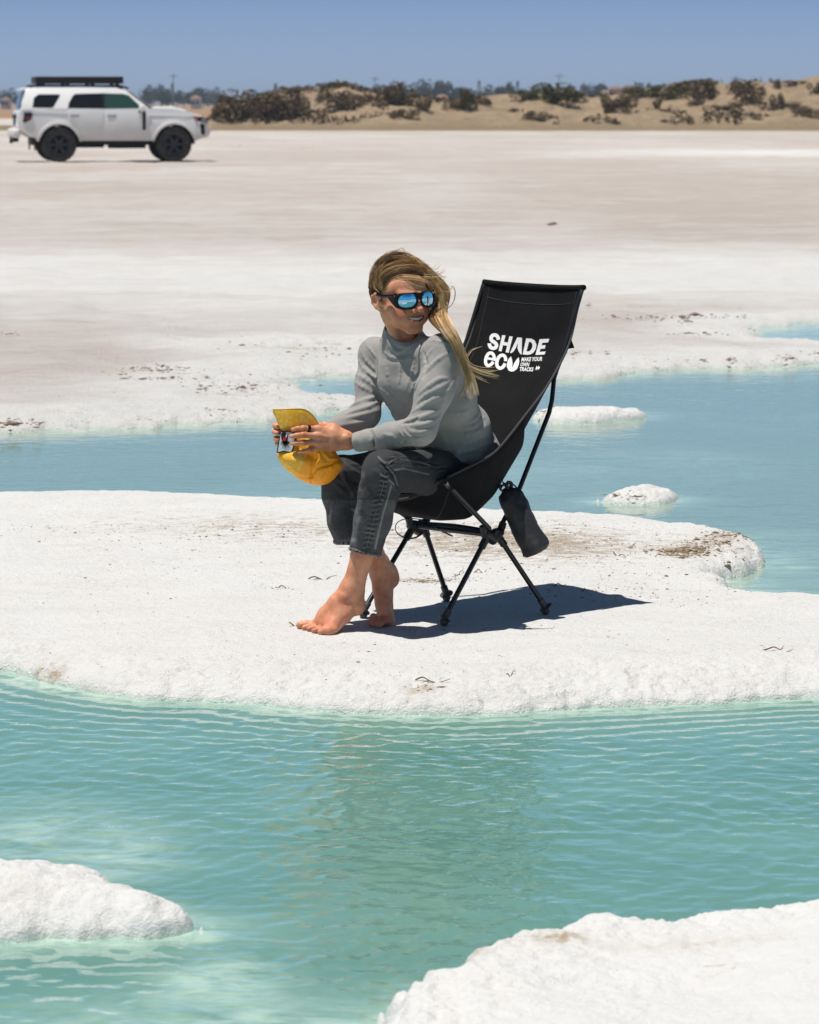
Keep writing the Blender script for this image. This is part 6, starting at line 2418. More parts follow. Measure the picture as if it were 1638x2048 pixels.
frame_bm = bmesh.new()
for s in (-1, 1):
    inner = oval(s * 0.0335, -0.0015, 0.0252, 0.0205, 40, 2.35, -s * 0.10)
    outer = oval(s * 0.0350, -0.0008, 0.0318, 0.0268, 40, 2.6, -s * 0.10)
    # the browline is straight: flatten the top of the rim
    outer = [(x, min(z, 0.0205 - 0.02 * abs(x) * 0)) for x, z in outer]
    rows_ = []
    for (pl, o_) in ((inner, 0.000), (inner, 0.0042), (outer, 0.0048), (outer, 0.0005)):
        rows_.append([frame_bm.verts.new(gp(x, z, o_)) for x, z in pl])
    n = len(inner)
    for i in range(4):
        a_, b_ = rows_[i], rows_[(i + 1) % 4]
        for k in range(n):
            frame_bm.faces.new((a_[k], a_[(k + 1) % n], b_[(k + 1) % n], b_[k]))
    # lens
    lb = bmesh.new()
    cvt = lb.verts.new(gp(s * 0.0335, -0.0015, 0.0046))
    prev = None
    for f_, o_ in ((0.35, 0.0042), (0.7, 0.0032), (1.02, 0.0018)):
        ring = [lb.verts.new(gp(s * 0.0335 + (x - s * 0.0335) * f_, -0.0015 + (z + 0.0015) * f_, o_)) for x, z in inner]
        for k in range(n):
            if prev is None:
                lb.faces.new((cvt, ring[k], ring[(k + 1) % n]))
            else:
                lb.faces.new((prev[k], ring[k], ring[(k + 1) % n], prev[(k + 1) % n]))
        prev = ring
    bm_obj('lens', lb, M_mirror, glasses, auto=None)
    # side shield: wide wedge from the rim back along the temple
    top = [(s * (0.0605 + 0.008 * k), 0.0225 - 0.0024 * k) for k in range(6)]
    bot = [(s * (0.0595 + 0.008 * k), -0.0235 + 0.0040 * k + 0.0004 * k * k) for k in range(6)]
    vi = [[frame_bm.verts.new(gp(x, z, o_ - 0.0045 * 0.0)) for x, z in pl] for pl in (top, bot) for o_ in (0.0042, 0.0010)]
    for k in range(5):
        frame_bm.faces.new((vi[0][k], vi[0][k + 1], vi[2][k + 1], vi[2][k]))
        frame_bm.faces.new((vi[1][k], vi[3][k], vi[3][k + 1], vi[1][k + 1]))
        frame_bm.faces.new((vi[0][k], vi[1][k], vi[1][k + 1], vi[0][k + 1]))
        frame_bm.faces.new((vi[2][k], vi[2][k + 1], vi[3][k + 1], vi[3][k]))
    ab = bmesh.new()
    tp0 = gp(s * 0.112, 0.0125, 0.001)
    add_tube(ab, smooth_path([gp(s * 0.080, 0.0140, 0.002), tp0, Vector(hq(s * 0.0700, 0.018, 0.0145)), Vector(hq(s * 0.0690, -0.004, 0.0175)), Vector(hq(s * 0.066, -0.024, 0.010))], 6), 0.0036, 8, flat=1.3)
    bm_obj('temple_arm', ab, M_frame, glasses)
# bridge
add_tube(frame_bm, [gp(-0.012, 0.012, 0.003), gp(0, 0.0135, 0.004), gp(0.012, 0.012, 0.003)], 0.0052, 10)
add_tube(frame_bm, [gp(-0.010, 0.002, 0.003), gp(0, 0.0085, 0.003), gp(0.010, 0.002, 0.003)], 0.0030, 8)
bm_obj('frame', frame_bm, M_frame, glasses, auto=50)
bm = bmesh.new()
for s in (-1, 1):
    bmesh.ops.create_uvsphere(bm, u_segments=10, v_segments=6, radius=0.0012, matrix=Matrix.Translation(gp(s * 0.067, 0.013, 0.0045)))
bm_obj('rivet', bm, simple('silver_rivet', (0.7, 0.7, 0.7), 0.2, 1.0), glasses)

# ring on the index finger of the near hand
a_, b_ = Vector(pip[0]), Vector(mcp[0])
rc = a_.lerp(b_, 0.36)
dv = (b_ - a_).normalized()
bm = bmesh.new()
add_tube(bm, [rc - dv * 0.0042, rc - dv * 0.0040, rc + dv * 0.0040, rc + dv * 0.0042], [0.0088, 0.0102, 0.0102, 0.0088], 28)
rg_o = bm_obj('finger_ring', bm, simple('black_ring', (0.02, 0.02, 0.02), 0.25, 0.6), person, auto=50)

# ---------------------------------------------------------------- hair
t = NT('blonde_hair')
tn = t.attr('tone')
c = t.ramp(tn, [(0.0, (0.060, 0.030, 0.014)), (0.35, (0.24, 0.130, 0.055)), (0.7, (0.66, 0.42, 0.19)), (1.0, (0.98, 0.74, 0.44))])
t.set(Base_Color=c, Roughness=0.38)
t.b.inputs['Specular IOR Level'].default_value = 0.6
M_hair = t.m
hairf = Field()
hairf.ell(hq(0, -0.022, 0.036), (0.0630 * S_, 0.086 * S_, 0.069 * S_), HM, 0.01)
hairf.ell(hq(0, -0.040, 0.020), (0.057 * S_, 0.052 * S_, 0.060 * S_), HM, 0.02)
hairf.ell(hq(0.012, 0.010, 0.054), (0.050, 0.058, 0.038), HM, 0.02)
# keep the face, the ears and the temples clear
hairf.ell(hq(-0.010, 0.105, 0.010), (0.072, 0.062, 0.052), HM, 0.006, 's')
hairf.ell(hq(-0.060, 0.055, -0.030), (0.045, 0.058, 0.050), HM, 0.006, 's')
hairf.ell(hq(-0.070, -0.008, -0.006), (0.016, 0.024, 0.026), HM, 0.004, 's')
Vq, Fq = hairf.mesh(H0 - 0.14, H0 + 0.15, 0.003)
Nq = vnormals(Vq, Fq)
loc = (Vq - H0) @ np.array(HM).T
st_ = fbm(loc[:, 0] * 25, loc[:, 1] * 25, loc[:, 2] * 260, oct=2, seed=8)
Vq = Vq + Nq * (0.0012 * st_)[:, None]
M_hairb = simple('brown_hair_base', (0.055, 0.030, 0.015), 0.9, 0.0, 0.1)
hair = mesh_np('hair', Vq, Fq, M_hairb, person, attrs={'tone': np.clip(0.10 + 0.12 * st_, 0, 1)})


def hz_(x, y, Y):                # enlarged crop of the head
    return P(730 + x / 8.62, 490 + y / 8.62, Y)


hs = Field()                     # scalp surface that strands must lie on
hs.pr = list(hairf.pr[:3])


def lay(x, y, lift):
    px, py = 730 + x / 8.62, 490 + y / 8.62
    q = hs.snap(px, py, 9.6, 10.4)
    if q is None:
        return None
    n_ = (q - (H0 + hu * 0.03))
    n_ /= np.linalg.norm(n_)
    return Vector(q + n_ * lift)


def guide(pts, Yfall=None):
    """pts: (x, y, lift) on the scalp or (x, y, None, Y) in the air"""
    out = []
    for p in pts:
        if len(p) == 3:
            q = lay(*p)
            if q is None:
                q = hz_(p[0], p[1], 9.97)
        else:
            q = hz_(p[0], p[1], p[3])
        out.append(q)
    return smooth_path(out, 6)


tufts = []   # (guide, count, spread at root, spread at tip, tone mean, radius)
# crown and side, swept back from the parting to the far side
crown = [
    ([(208, 430, .002), (173, 520, .002), (150, 640, .002), (160, 760, .002)], 0.10),
    ([(253, 470, .003), (228, 580, .002), (218, 690, .002), (253, 780, .002)], 0.15),
    ([(298, 520, .003), (288, 600, .002), (293, 700, .002), (328, 790, .001)], 0.18),
    ([(330, 540, .003), (310, 620, .002), (320, 700, .002), (345, 770, .001)], 0.25),
    ([(168, 560, .003), (228, 380, .003), (330, 250, .003), (490, 170, .004), (610, 155, .006)], 0.22),
]
for pts, tn_ in crown:
    tufts.append((guide(pts), 420, 0.009, 0.008, tn_, 0.00042))
NYF = 9.905
sweep = [
    ([(180, 504, 0.0017), (260, 347, 0.0022), (380, 227, 0.0028), (580, 182, 0.0039), (780, 232, 0.0055), (980, 367, 0.0066), (1100, 495, None, 10.005), (1285, 675, None, 10.005), (1365, 830, None, 10.005), (1365, 1010, None, 9.995), (1360, 1190, None, 9.905), (1430, 1400, None, 9.830), (1570, 1620, None, 9.795)], 0.28),
    ([(210, 584, 0.0017), (310, 417, 0.0022), (450, 287, 0.0028), (650, 252, 0.0039), (850, 322, 0.0055), (1020, 447, 0.0066), (1100, 575, None, 9.985), (1255, 745, None, 9.985), (1325, 880, None, 9.975), (1315, 1030, None, 9.965), (1315, 1210, None, 9.905), (1405, 1420, None, 9.830), (1575, 1650, None, 9.795)], 0.32),
    ([(250, 624, 0.0017), (330, 464, 0.0022), (490, 377, 0.0028), (690, 337, 0.0039), (880, 392, 0.0055), (1030, 494, 0.0066), (1130, 644, 0.0055), (1235, 800, None, 9.975), (1275, 930, None, 9.985), (1270, 1070, None, 9.995), (1280, 1240, None, 9.905), (1385, 1440, None, 9.830), (1545, 1660, None, 9.795)], 0.45),
    ([(280, 634, 0.0017), (380, 514, 0.0022), (550, 437, 0.0033), (740, 417, 0.0044), (920, 454, 0.0055), (1070, 584, 0.0055), (1185, 775, None, 10.005), (1235, 920, None, 10.025), (1240, 1080, None, 10.025), (1250, 1240, None, 9.905), (1350, 1430, None, 9.830), (1510, 1650, None, 9.795)], 0.52),
    ([(310, 620, 0.0017), (410, 540, 0.0022), (590, 460, 0.0033), (780, 440, 0.0050), (960, 500, 0.0055), (1090, 664, 0.0044), (1195, 840, None, 10.000), (1215, 1040, None, 10.010), (1245, 1240, None, 9.905), (1360, 1460, None, 9.830), (1520, 1680, None, 9.795)], 0.35),
    ([(480, 187, 0.0033), (680, 197, 0.0055), (880, 287, 0.0066), (1060, 417, 0.0077), (1210, 555, None, 10.035), (1385, 725, None, 10.035), (1425, 870, None, 10.025), (1390, 1050, None, 10.015), (1387, 1210, None, 9.905), (1450, 1400, None, 9.830), (1580, 1620, None, 9.795)], 0.40),
    ([(330, 634, 0.0011), (430, 566, 0.0017), (610, 494, 0.0022), (800, 474, 0.0028), (1000, 534, 0.0033), (1100, 694, 0.0033), (1165, 860, None, 10.020), (1185, 1060, None, 10.030), (1150, 1280, None, 9.905), (1330, 1480, None, 9.830), (1500, 1680, None, 9.795)], 0.08),
    ([(1080, 700, None, 10.03), (1120, 850, None, 10.04), (1100, 1020, None, 10.04), (1100, 1180, None, 10.03), (1205, 1340, None, 9.97), (1380, 1500, None, 9.85), (1540, 1640, None, 9.80)], 0.03),  # near-black lock: the shade behind the cheek painted into its tone
]
for pts, tn_ in sweep:
    g = guide(pts)
    # carry every lock on down over the near shoulder
    e = g[-1]
    g = g + smooth_path([e, P(928, 735, 9.80), P(938, 765, 9.82), P(945, 795, 9.85)], 5)[1:]
    tufts.append((g, 300, 0.0085, 0.0045, tn_, 0.00045))
# strands blown across the forehead
for pts, tn_, n_ in (([(380, 740, .003), (470, 640, .006), (620, 590, .012), (800, 610, .018), (960, 660, .022), (1120, 760, .024), (1260, 800, None, 9.86)], 0.72, 26),
                     ([(390, 780, .003), (520, 730, .008), (680, 730, .016), (860, 740, .020), (1040, 780, .024), (1200, 815, .026), (1330, 770, None, 9.86)], 0.80, 20),
                     ([(500, 640, .003), (640, 650, .012), (760, 690, .016), (900, 740, .020), (1080, 780, .024), (1240, 830, None, 9.86)], 0.85, 16),
                     ([(440, 690, .003), (560, 610, .008), (740, 600, .014), (900, 640, .018), (1060, 680, .020), (1200, 780, None, 9.88)], 0.65, 16),
                     ([(980, 540, .012), (1120, 560, None, 9.88), (1300, 540, None, 9.90), (1460, 560, None, 9.92)], 0.7, 6),
                     ([(200, 680, .003), (260, 760, .004), (340, 830, .004)], 0.7, 4)):
    tufts.append((guide(pts), n_, 0.0055, 0.008, tn_, 0.0005))
# fly-away strands
fly = random.Random(12)
for k in range(46):
    y0 = fly.uniform(420, 820)
    x0 = 1060 + (y0 - 420) * 0.65
    dx, dy = fly.uniform(90, 300), fly.uniform(-220, 150)
    tufts.append((guide([(x0, y0, None, 9.92), (x0 + dx * .5, y0 + dy * .15, None, 9.92), (x0 + dx, y0 + dy, None, 9.93)]), 1, 0.004, 0.010, 0.6, 0.00045))
tufts.append((guide([(1360, 1120, None, 9.93), (1480, 1050, None, 9.93), (1545, 920, None, 9.93), (1550, 780, None, 9.93), (1510, 705, None, 9.93), (1470, 780, None, 9.93)]), 3, 0.002, 0.002, 0.45, 0.0006))
tufts.append((guide([(460, 130, .004), (560, 80, None, 9.96), (650, 62, None, 9.96), (700, 150, .006)]), 2, 0.001, 0.003, 0.4, 0.0005))
tufts.append((guide([(280, 560, .003), (240, 460, .004), (270, 320, .004), (360, 190, .004)]), 3, 0.002, 0.002, 0.75, 0.0005))
for k in range(14):
    x0, y0 = fly.uniform(700, 1100), 0
    y0 = 160 + (x0 - 700) * 0.55
    tufts.append((guide([(x0 - 120, y0 - 40, .010), (x0, y0 - 20, None, 9.95), (x0 + fly.uniform(60, 180), y0 + fly.uniform(20, 90), None, 9.95)]), 1, 0.003, 0.006, 0.5, 0.0004))
# ends streaming over the chair back
for px_, n_, tn_ in (([(930, 720), (948, 735), (975, 742), (1004, 738)], 9, 0.75), ([(934, 730), (955, 742), (980, 750), (1006, 754)], 12, 0.8), ([(936, 735), (950, 752), (965, 760), (985, 768)], 7, 0.7),
                     ([(920, 690), (930, 715), (945, 700), (965, 694)], 4, 0.75), ([(925, 715), (932, 750), (930, 780), (918, 805)], 22, 0.55), ([(930, 715), (944, 750), (952, 775), (956, 795)], 40, 0.9),
                     ([(880, 590), (890, 625), (905, 655), (922, 690), (934, 725), (944, 760), (950, 790)], 60, 0.85), ([(925, 720), (938, 760), (940, 785), (944, 802)], 26, 0.8)):
    g = smooth_path([P(x, y, (9.805 + 0.012 * i) if y > 650 else 9.90) for i, (x, y) in enumerate(px_)], 6)
    tufts.append((g, n_, 0.004, 0.007, tn_, 0.0005))

hr = np.random.default_rng(2)
VV, FF, TT = [], [], []
base_i = 0
for g, n_, s0, s1, tn_, rad in tufts:
    Gp = np.array([tuple(p) for p in g])
    if len(Gp) > 20:
        Gp = np.concatenate([Gp[::2], Gp[-1:]]) if len(Gp) % 2 == 0 else Gp[::2]
    m = len(Gp)
    s = np.linspace(0, 1, m)
    tang = np.gradient(Gp, axis=0)
    tang /= np.linalg.norm(tang, axis=1)[:, None] + 1e-9
    for k in range(n_):
        o0, o1 = hr.normal(size=3), hr.normal(size=3)
        o0 *= s0 * 0.62
        o1 = o0 / max(s0, 1e-6) * s1 * 0.55 + o1 * s1 * 0.4
        cut = int(m * hr.uniform(0.78, 1.0)) if n_ > 3 else m
        cut = max(cut, 3)
        wv_ = hr.uniform(0.0004, 0.0016)
        ph = hr.uniform(0, 6.28, 2)
        path = Gp + o0 * (1 - s[:, None]) + o1 * s[:, None]
        path[:, 0] += wv_ * np.sin(s * 9 + ph[0]) * s
        path[:, 2] += wv_ * np.sin(s * 7 + ph[1]) * s
        path = path[:cut]
        tg = tang[:cut]
        sd = np.cross(tg, np.array([0.2, -1.0, 0.1]))
        sd /= np.linalg.norm(sd, axis=1)[:, None] + 1e-9
        up_ = np.cross(sd, tg)
        r_ = rad * hr.uniform(0.7, 1.5) * np.clip(np.minimum(1.0, (1.03 - np.linspace(0, 1, cut)) * 3.5), 0.1, 1)
        tri = np.stack([path + sd * r_[:, None], path - sd * r_[:, None] * 0.5 + up_ * r_[:, None] * 0.8, path - sd * r_[:, None] * 0.5 - up_ * r_[:, None] * 0.8], 1).reshape(-1, 3)
        i = np.arange(cut - 1)[:, None] * 3
        for a, b in ((0, 1), (1, 2), (2, 0)):
            FF.append(base_i + np.concatenate([i + a, i + b, i + 3 + b, i + 3 + a], 1))
        VV.append(tri)
        tone = np.clip(tn_ + 0.42 * float(vnoise(o0[0] * 420, o0[2] * 420, o0[1] * 420, seed=5)) + hr.normal() * 0.07 + 0.25 * np.linspace(0, 1, cut), 0, 1)
        TT.append(np.repeat(tone, 3))
        base_i += len(tri)
mesh_np('hair_strands', np.concatenate(VV), np.concatenate(FF), M_hair, hair, attrs={'tone': np.concatenate(TT)})

# ---------------------------------------------------------------- the yellow cap in her hands
CY0 = 9.898
t = NT('yellow_bandana_print')
v = t.coords()
vor = t.n('TexVoronoi', feature='F1')
vor.inputs['Scale'].default_value = 75
t.l(v, vor.inputs['Vector'])
dots = t.ramp(vor.outputs['Distance'], [(0.20, 1.0), (0.34, 0.0)])
lines = t.ramp(t.noise(v, 38, 2, 0.5, 1.0), [(0.47, 0.0), (0.49, 1.0), (0.515, 1.0), (0.535, 0.0)])
vo2 = t.n('TexVoronoi', feature='DISTANCE_TO_EDGE')
vo2.inputs['Scale'].default_value = 150
t.l(v, vo2.inputs['Vector'])
petals = t.math('MULTIPLY', t.ramp(vo2.outputs['Distance'], [(0.10, 0.0), (0.2, 1.0)]), t.ramp(vor.outputs['Distance'], [(0.30, 1.0), (0.50, 0.0)]))
pat = t.math('MAXIMUM', petals, t.math('MULTIPLY', lines, 0.8))
t.set(Base_Color=t.mix((0.90, 0.43, 0.010), (0.92, 0.74, 0.30), t.math('MULTIPLY', pat, 0.75)), Roughness=0.75)
M_band = t.m
t = NT('orange_mesh_back')
t.set(Base_Color=t.ramp(t.noise(t.coords(), 20, 3), [(0.3, (0.95, 0.33, 0.003)), (0.7, (1.0, 0.38, 0.005))]), Roughness=0.45)
t.b.inputs['Subsurface Weight'].default_value = 0.0
M_orange = t.m
cap = empty('baseball_cap', P(620, 970, CY0))
tag(cap, 'yellow bandana-print cap with a white patch, held by the woman', 'cap')


def czp(x, y):
    return (530 + x / 8.19, 810 + y / 8.19)


crown_o = smooth_poly([czp(*q) for q in ((195, 800), (200, 850), (240, 930), (300, 1010), (400, 1105), (500, 1180), (600, 1245), (700, 1288), (780, 1310), (860, 1320), (940, 1315), (1010, 1297), (1080, 1260), (1150, 1195), (1220, 1110), (1300, 980), (1240, 880), (1160, 770), (1060, 560), (900, 400), (600, 390), (420, 395), (275, 420), (250, 520), (215, 700))], 1)
brim_o = smooth_poly([czp(*q) for q in ((105, 66), (250, 72), (450, 62), (600, 62), (690, 90), (770, 150), (830, 225), (880, 320), (905, 400), (700, 395), (450, 412), (270, 420), (235, 350), (180, 230))], 1)


def pillow(name, poly, th, Yc, mat_of, bulge=None, step=1.3, parent=None, warp=None):
    """padded panel: front and back sheets over the outline, meeting at the edge"""
    poly = np.asarray(poly)
    x0, y0 = poly.min(0) - 1
    x1, y1 = poly.max(0) + 1
    nx, ny = int((x1 - x0) / step), int((y1 - y0) / step)
    gx, gy = np.meshgrid(np.linspace(x0, x1, nx), np.linspace(y0, y1, ny))
    s = poly_sdf(gx, gy, poly)
    # pull the outermost ring of inside points out to the outline
    e = 0.5
    ddx = (poly_sdf(gx + e, gy, poly) - poly_sdf(gx - e, gy, poly)) / (2 * e)
    ddy = (poly_sdf(gx, gy + e, poly) - poly_sdf(gx, gy - e, poly)) / (2 * e)
    m = np.abs(s) < step * 0.75
    gx2 = np.where(m, gx - s * ddx, gx)
    gy2 = np.where(m, gy - s * ddy, gy)
    s2 = np.where(m, 0, s)
    keep_v = s > -step * 0.75
    F = grid_faces(ny, nx)
    F = F[keep_v.ravel()[F].all(1)]
    b = (bulge(gx2, gy2, s2) if bulge else 0)
    wp = warp(gx2, gy2) if warp else 0
    T = th * np.sqrt(np.clip(s2 / 9.0, 0, 1)) * 0.5
    Yf = Yc + wp - T - b
    Yb = Yc + wp + T + 0.5 * b
    px_, py_ = gx2.ravel(), gy2.ravel()

    def unp(Y):
        d0 = (px_ - CXP) / FPX
        w0 = (py_ - CYP) / FPX
        dy = _ct - w0 * _st
        dz = -_st - w0 * _ct
        tt_ = Y.ravel() / dy
        return np.stack([d0 * tt_, Y.ravel(), CAM_H + dz * tt_], 1)
    V = np.concatenate([unp(Yf), unp(Yb)])
    nF = len(F)
    F = np.concatenate([F[:, ::-1], F + nx * ny])
    cx_, cy__ = px_[F[:nF]].mean(1), py_[F[:nF]].mean(1)
    used = np.zeros(len(V), bool)
    used[F.ravel()] = True
    idx = np.cumsum(used) - 1
    V, F = V[used], idx[F]
    o = mesh_np(name, V, F, [mat_of] if not isinstance(mat_of, tuple) else [mat_of[0], mat_of[1]], parent or cap)
    if isinstance(mat_of, tuple):
        sel = mat_of[2](cx_, cy__)
        o.data.polygons.foreach_set('material_index', np.concatenate([sel, sel]).astype(np.int32))
    bmx = bmesh.new()
    bmx.from_mesh(o.data)
    bmesh.ops.remove_doubles(bmx, verts=bmx.verts, dist=0.00005)
    bmx.to_mesh(o.data)
    bmx.free()
    return o


q0, q1 = czp(700, 780), czp(530, 1165)


def is_orange(x, y):
    return ((x - q0[0]) * (q1[1] - q0[1]) - (y - q0[1]) * (q1[0] - q0[0])) > 0


def crown_b(x, y, s):
    b = 0.030 * np.clip(s / 34, 0, 1) ** 0.6 * np.maximum(sstep(890, 925, y), sstep(590, 640, x) * sstep(850, 880, y)) + 0.006 * sstep(0, 10, s)
    # creases in the soft back
    for ln, w_, a_ in (([czp(760, 1260), czp(770, 1150), czp(840, 1050), czp(960, 1000), czp(1110, 970), czp(1180, 900)], 2.6, -0.0060), ([czp(760, 800), czp(790, 960), czp(770, 1120)], 3.5, -0.0055), ([czp(840, 960), czp(900, 880), czp(880, 800)], 3.0, 0.0050),
                       ([czp(560, 1180), czp(700, 1190), czp(780, 1170)], 2.5, -0.0040), ([czp(900, 1180), czp(960, 1080), czp(1080, 1040)], 4.0, 0.004), ([czp(980, 800), czp(1050, 880), czp(1180, 880)], 3.5, 0.004)):
        b = b + a_ * np.exp(-(seg_d(x, y, ln) / w_) ** 2) * sstep(0, 5, s)
    d_ = np.abs((x - q0[0]) * (q1[1] - q0[1]) - (y - q0[1]) * (q1[0] - q0[0])) / math.hypot(q1[0] - q0[0], q1[1] - q0[1])
    return b + 0.0012 * np.exp(-(d_ / 1.0) ** 2) * sstep(0, 4, s)


crown_obj = pillow('crown', crown_o, 0.010, CY0, (M_band, M_orange, is_orange), crown_b, 1.0)
brim = pillow('brim', brim_o, 0.0035, CY0 - 0.004, M_band, None, 1.2, warp=lambda x, y: -0.010 * np.sin((x - 545) / 95 * math.pi) + 0.004)
bm = bmesh.new()


def cap_line(bm, pts, r, Yo):
    add_tube(bm, smooth_path([P(*czp(*q), CY0 + Yo) for q in pts], 5), r, 5)


be = [(105, 66), (250, 70), (450, 60), (600, 60), (690, 88), (770, 150), (830, 225), (880, 320), (905, 395)]
add_tube(bm, smooth_path([P(*czp(*q), CY0 - 0.010 * math.sin((czp(*q)[0] - 545) / 95 * math.pi)) for q in be], 5), 0.0014, 6)
bm_obj('brim_edge', bm, simple('pale_yellow_binding', (0.80, 0.62, 0.20), 0.7), brim)
bm = bmesh.new()
bmesh.ops.create_uvsphere(bm, u_segments=12, v_segments=8, radius=0.0045, matrix=Matrix.Translation(P(*czp(515, 1150), CY0 - 0.004)))
bm_obj('button', bm, M_band, cap)
# patch with a dark burst and a red dot
M_pw = simple('white_patch', (0.85, 0.86, 0.87), 0.8)
M_pb = simple('black_patch_print', (0.012, 0.012, 0.016), 0.8)
M_pg = simple('grey_patch_print', (0.36, 0.37, 0.40), 0.8)
M_pr = simple('red_patch_print', (0.72, 0.015, 0.02), 0.6)
patch = empty('patch', P(*czp(340, 600), CY0 - 0.022))
patch.parent = cap
patch.matrix_parent_inverse = world_of(cap).inverted()


def flat_poly(name, pts, mat, Yo, thick=0.001, parent=None):
    bm = bmesh.new()
    a_ = [bm.verts.new(P(*czp(x, y), CY0 + Yo)) for x, y in pts]
    b_ = [bm.verts.new(P(*czp(x, y), CY0 + Yo + thick)) for x, y in pts]
    bm.faces.new(a_)
    bm.faces.new(b_[::-1])
    for i in range(len(pts)):
        bm.faces.new((a_[i], b_[i], b_[(i + 1) % len(pts)], a_[(i + 1) % len(pts)]))
    return bm_obj(name, bm, mat, parent or patch, smooth=False)


flat_poly('border', [(250, 440), (270, 420), (470, 440), (505, 460), (505, 560), (475, 690), (450, 770), (425, 790), (300, 768), (210, 795), (190, 775), (215, 620)], M_pb, -0.0210, 0.010)
flat_poly('field', [(262, 455), (280, 440), (460, 455), (485, 475), (485, 560), (455, 690), (432, 755), (415, 768), (300, 748), (215, 772), (212, 755), (232, 620)], M_pw, -0.0217, 0.0007)
flat_poly('grey_motif', [(350, 445), (470, 455), (480, 480), (420, 500), (350, 490)], M_pg, -0.0221, 0.0004)
flat_poly('dark_motif', [(285, 440), (345, 445), (350, 520), (372, 560), (365, 610), (330, 625), (290, 600), (268, 560), (262, 480)], M_pb, -0.0224, 0.0004)
flat_poly('dark_motif', [(365, 480), (380, 520), (365, 590), (400, 630), (380, 640), (352, 600), (356, 530)], M_pb, -0.0228, 0.0003)
flat_poly('white_motif', [(336, 500), (352, 480), (366, 500), (358, 535), (342, 530)], M_pw, -0.0228, 0.0003)
bm = bmesh.new()
for k in range(17):
    a = R(195 - k * 12.0)
    L_ = (150 + 25 * math.sin(k * 2.3)) * (0.9 if k in (0, 16) else 1)
    cx_, cy__ = 335, 590
    ux, uy = math.cos(a), math.sin(a)
    if uy < 0.15:
        continue
    tipx, tipy = cx_ + ux * L_ * 0.75, cy__ + uy * L_
    nx_, ny_ = -uy * 8, ux * 8
    vs = [bm.verts.new(P(*czp(*q), CY0 - 0.0231)) for q in ((cx_ + nx_ + ux * 20, cy__ + ny_ + uy * 20), (cx_ - nx_ + ux * 20, cy__ - ny_ + uy * 20), (tipx, tipy))]
    bm.faces.new(vs)
bm_obj('burst_motif', bm, M_pb, patch, smooth=False)
flat_poly('red_dot', [(320 + 27 * math.cos(a), 555 + 33 * math.sin(a) - 8 * math.cos(a)) for a in np.linspace(0, 2 * math.pi, 14)[:-1]], M_pr, -0.0235, 0.0004)
# ================================================================== DEBRIS ON THE SALT
M_twig = simple('dry_twig', (0.17, 0.105, 0.05), 0.9)
M_clod = simple('brown_crumbs', (0.25, 0.18, 0.115), 0.95)
dr = random.Random(33)
twigs = [  # px, py, length px, angle, label
    (645, 1156, 62, 4, 'forked brown twig lying left of the crossed feet'), (592, 1254, 26, 4, 'thin twig just beyond the toes of the front foot'),
    (1240, 1109, 28, -22, 'short brown twig on the salt right of the carry sack'), (1266, 1093, 20, 30, 'bent twig right above the short brown twig'),
    (1118, 1176, 28, 5, 'thin dark twig beside the tip of the chair shadow'), (1555, 1305, 56, -6, 'long dark twig near the right edge of the salt'),
    (866, 1354, 64, -4, 'brown weed stalk with a clump at its end near the front shore'), (1022, 1346, 18, 20, 'tiny brown sprig on the white shore below the chair'),
    (918, 1146, 22, 40, 'curled brown leaf behind the rear chair leg'), (1168, 1183, 12, 0, 'dark chip right of the chair shadow'), (565, 1171, 30, 3, 'pale brown twig left of the forked one'), (960, 1143, 30, 2, 'hair-thin twig behind the chair legs')]
for i, (px, py, ln, an, lab) in enumerate(twigs):
    g = G(px, py)
    sc_ = ln / 690.0
    bm = bmesh.new()
    pts = []
    for k in range(6):
        u_ = k / 5 - 0.5
        x_ = g.x + u_ * sc_
        y_ = g.y + u_ * sc_ * math.tan(R(an)) * 4 + dr.uniform(-.012, .012)
        pts.append(Vector((x_, y_, ground_z(x_, y_) + 0.004 + 0.006 * math.sin(k * 1.7 + i))))
    add_tube(bm, smooth_path(pts, 3), 0.0022 if ln > 24 else 0.0016, 6, r_end=0.0008)
    if ln > 45 or i in (3, 8):
        b0 = pts[2]
        add_tube(bm, [b0, b0 + Vector((-0.012, -0.02, 0.002)), b0 + Vector((-0.02, -0.035, 0.001))], 0.0018, 5, r_end=0.0006)
        b0 = pts[3]
        add_tube(bm, [b0, b0 + Vector((0.014, 0.03, 0.008))], 0.0014, 5, r_end=0.0006)
    o = bm_obj('twig', bm, M_twig)
    tag(o, lab, 'twig', 'twigs scattered on the salt')
# crumbs of dark soil: far too many to count
rngc = np.random.default_rng(9)
zones = [(1120, 1080, 300, 50, 1500, 0.0040), (1400, 1095, 80, 16, 300, 0.0075), (1365, 1102, 45, 9, 170, 0.010), (1455, 1070, 50, 8, 160, 0.008), (880, 1060, 200, 40, 500, 0.004), (200, 1040, 420, 40, 800, 0.004), (520, 1060, 200, 50, 500, 0.004),
         (860, 1157, 80, 8, 420, 0.0036), (1230, 1150, 260, 40, 420, 0.0034), (1250, 1190, 220, 20, 300, 0.0036), (800, 1300, 700, 70, 460, 0.0026), (100, 1325, 60, 12, 60, 0.004), (850, 1362, 40, 4, 70, 0.0035), (1000, 1250, 500, 60, 260, 0.0026), (300, 1150, 300, 60, 260, 0.003), (520, 1383, 80, 8, 40, 0.003), (565, 1172, 40, 4, 50, 0.003)]
oc = np.array([(1, 0, 0), (-1, 0, 0), (0, 1, 0), (0, -1, 0), (0, 0, 1), (0, 0, -1)], float)
of = np.array([(0, 2, 4), (2, 1, 4), (1, 3, 4), (3, 0, 4), (2, 0, 5), (1, 2, 5), (3, 1, 5), (0, 3, 5)])
Vd, Fd, nb = [], [], 0
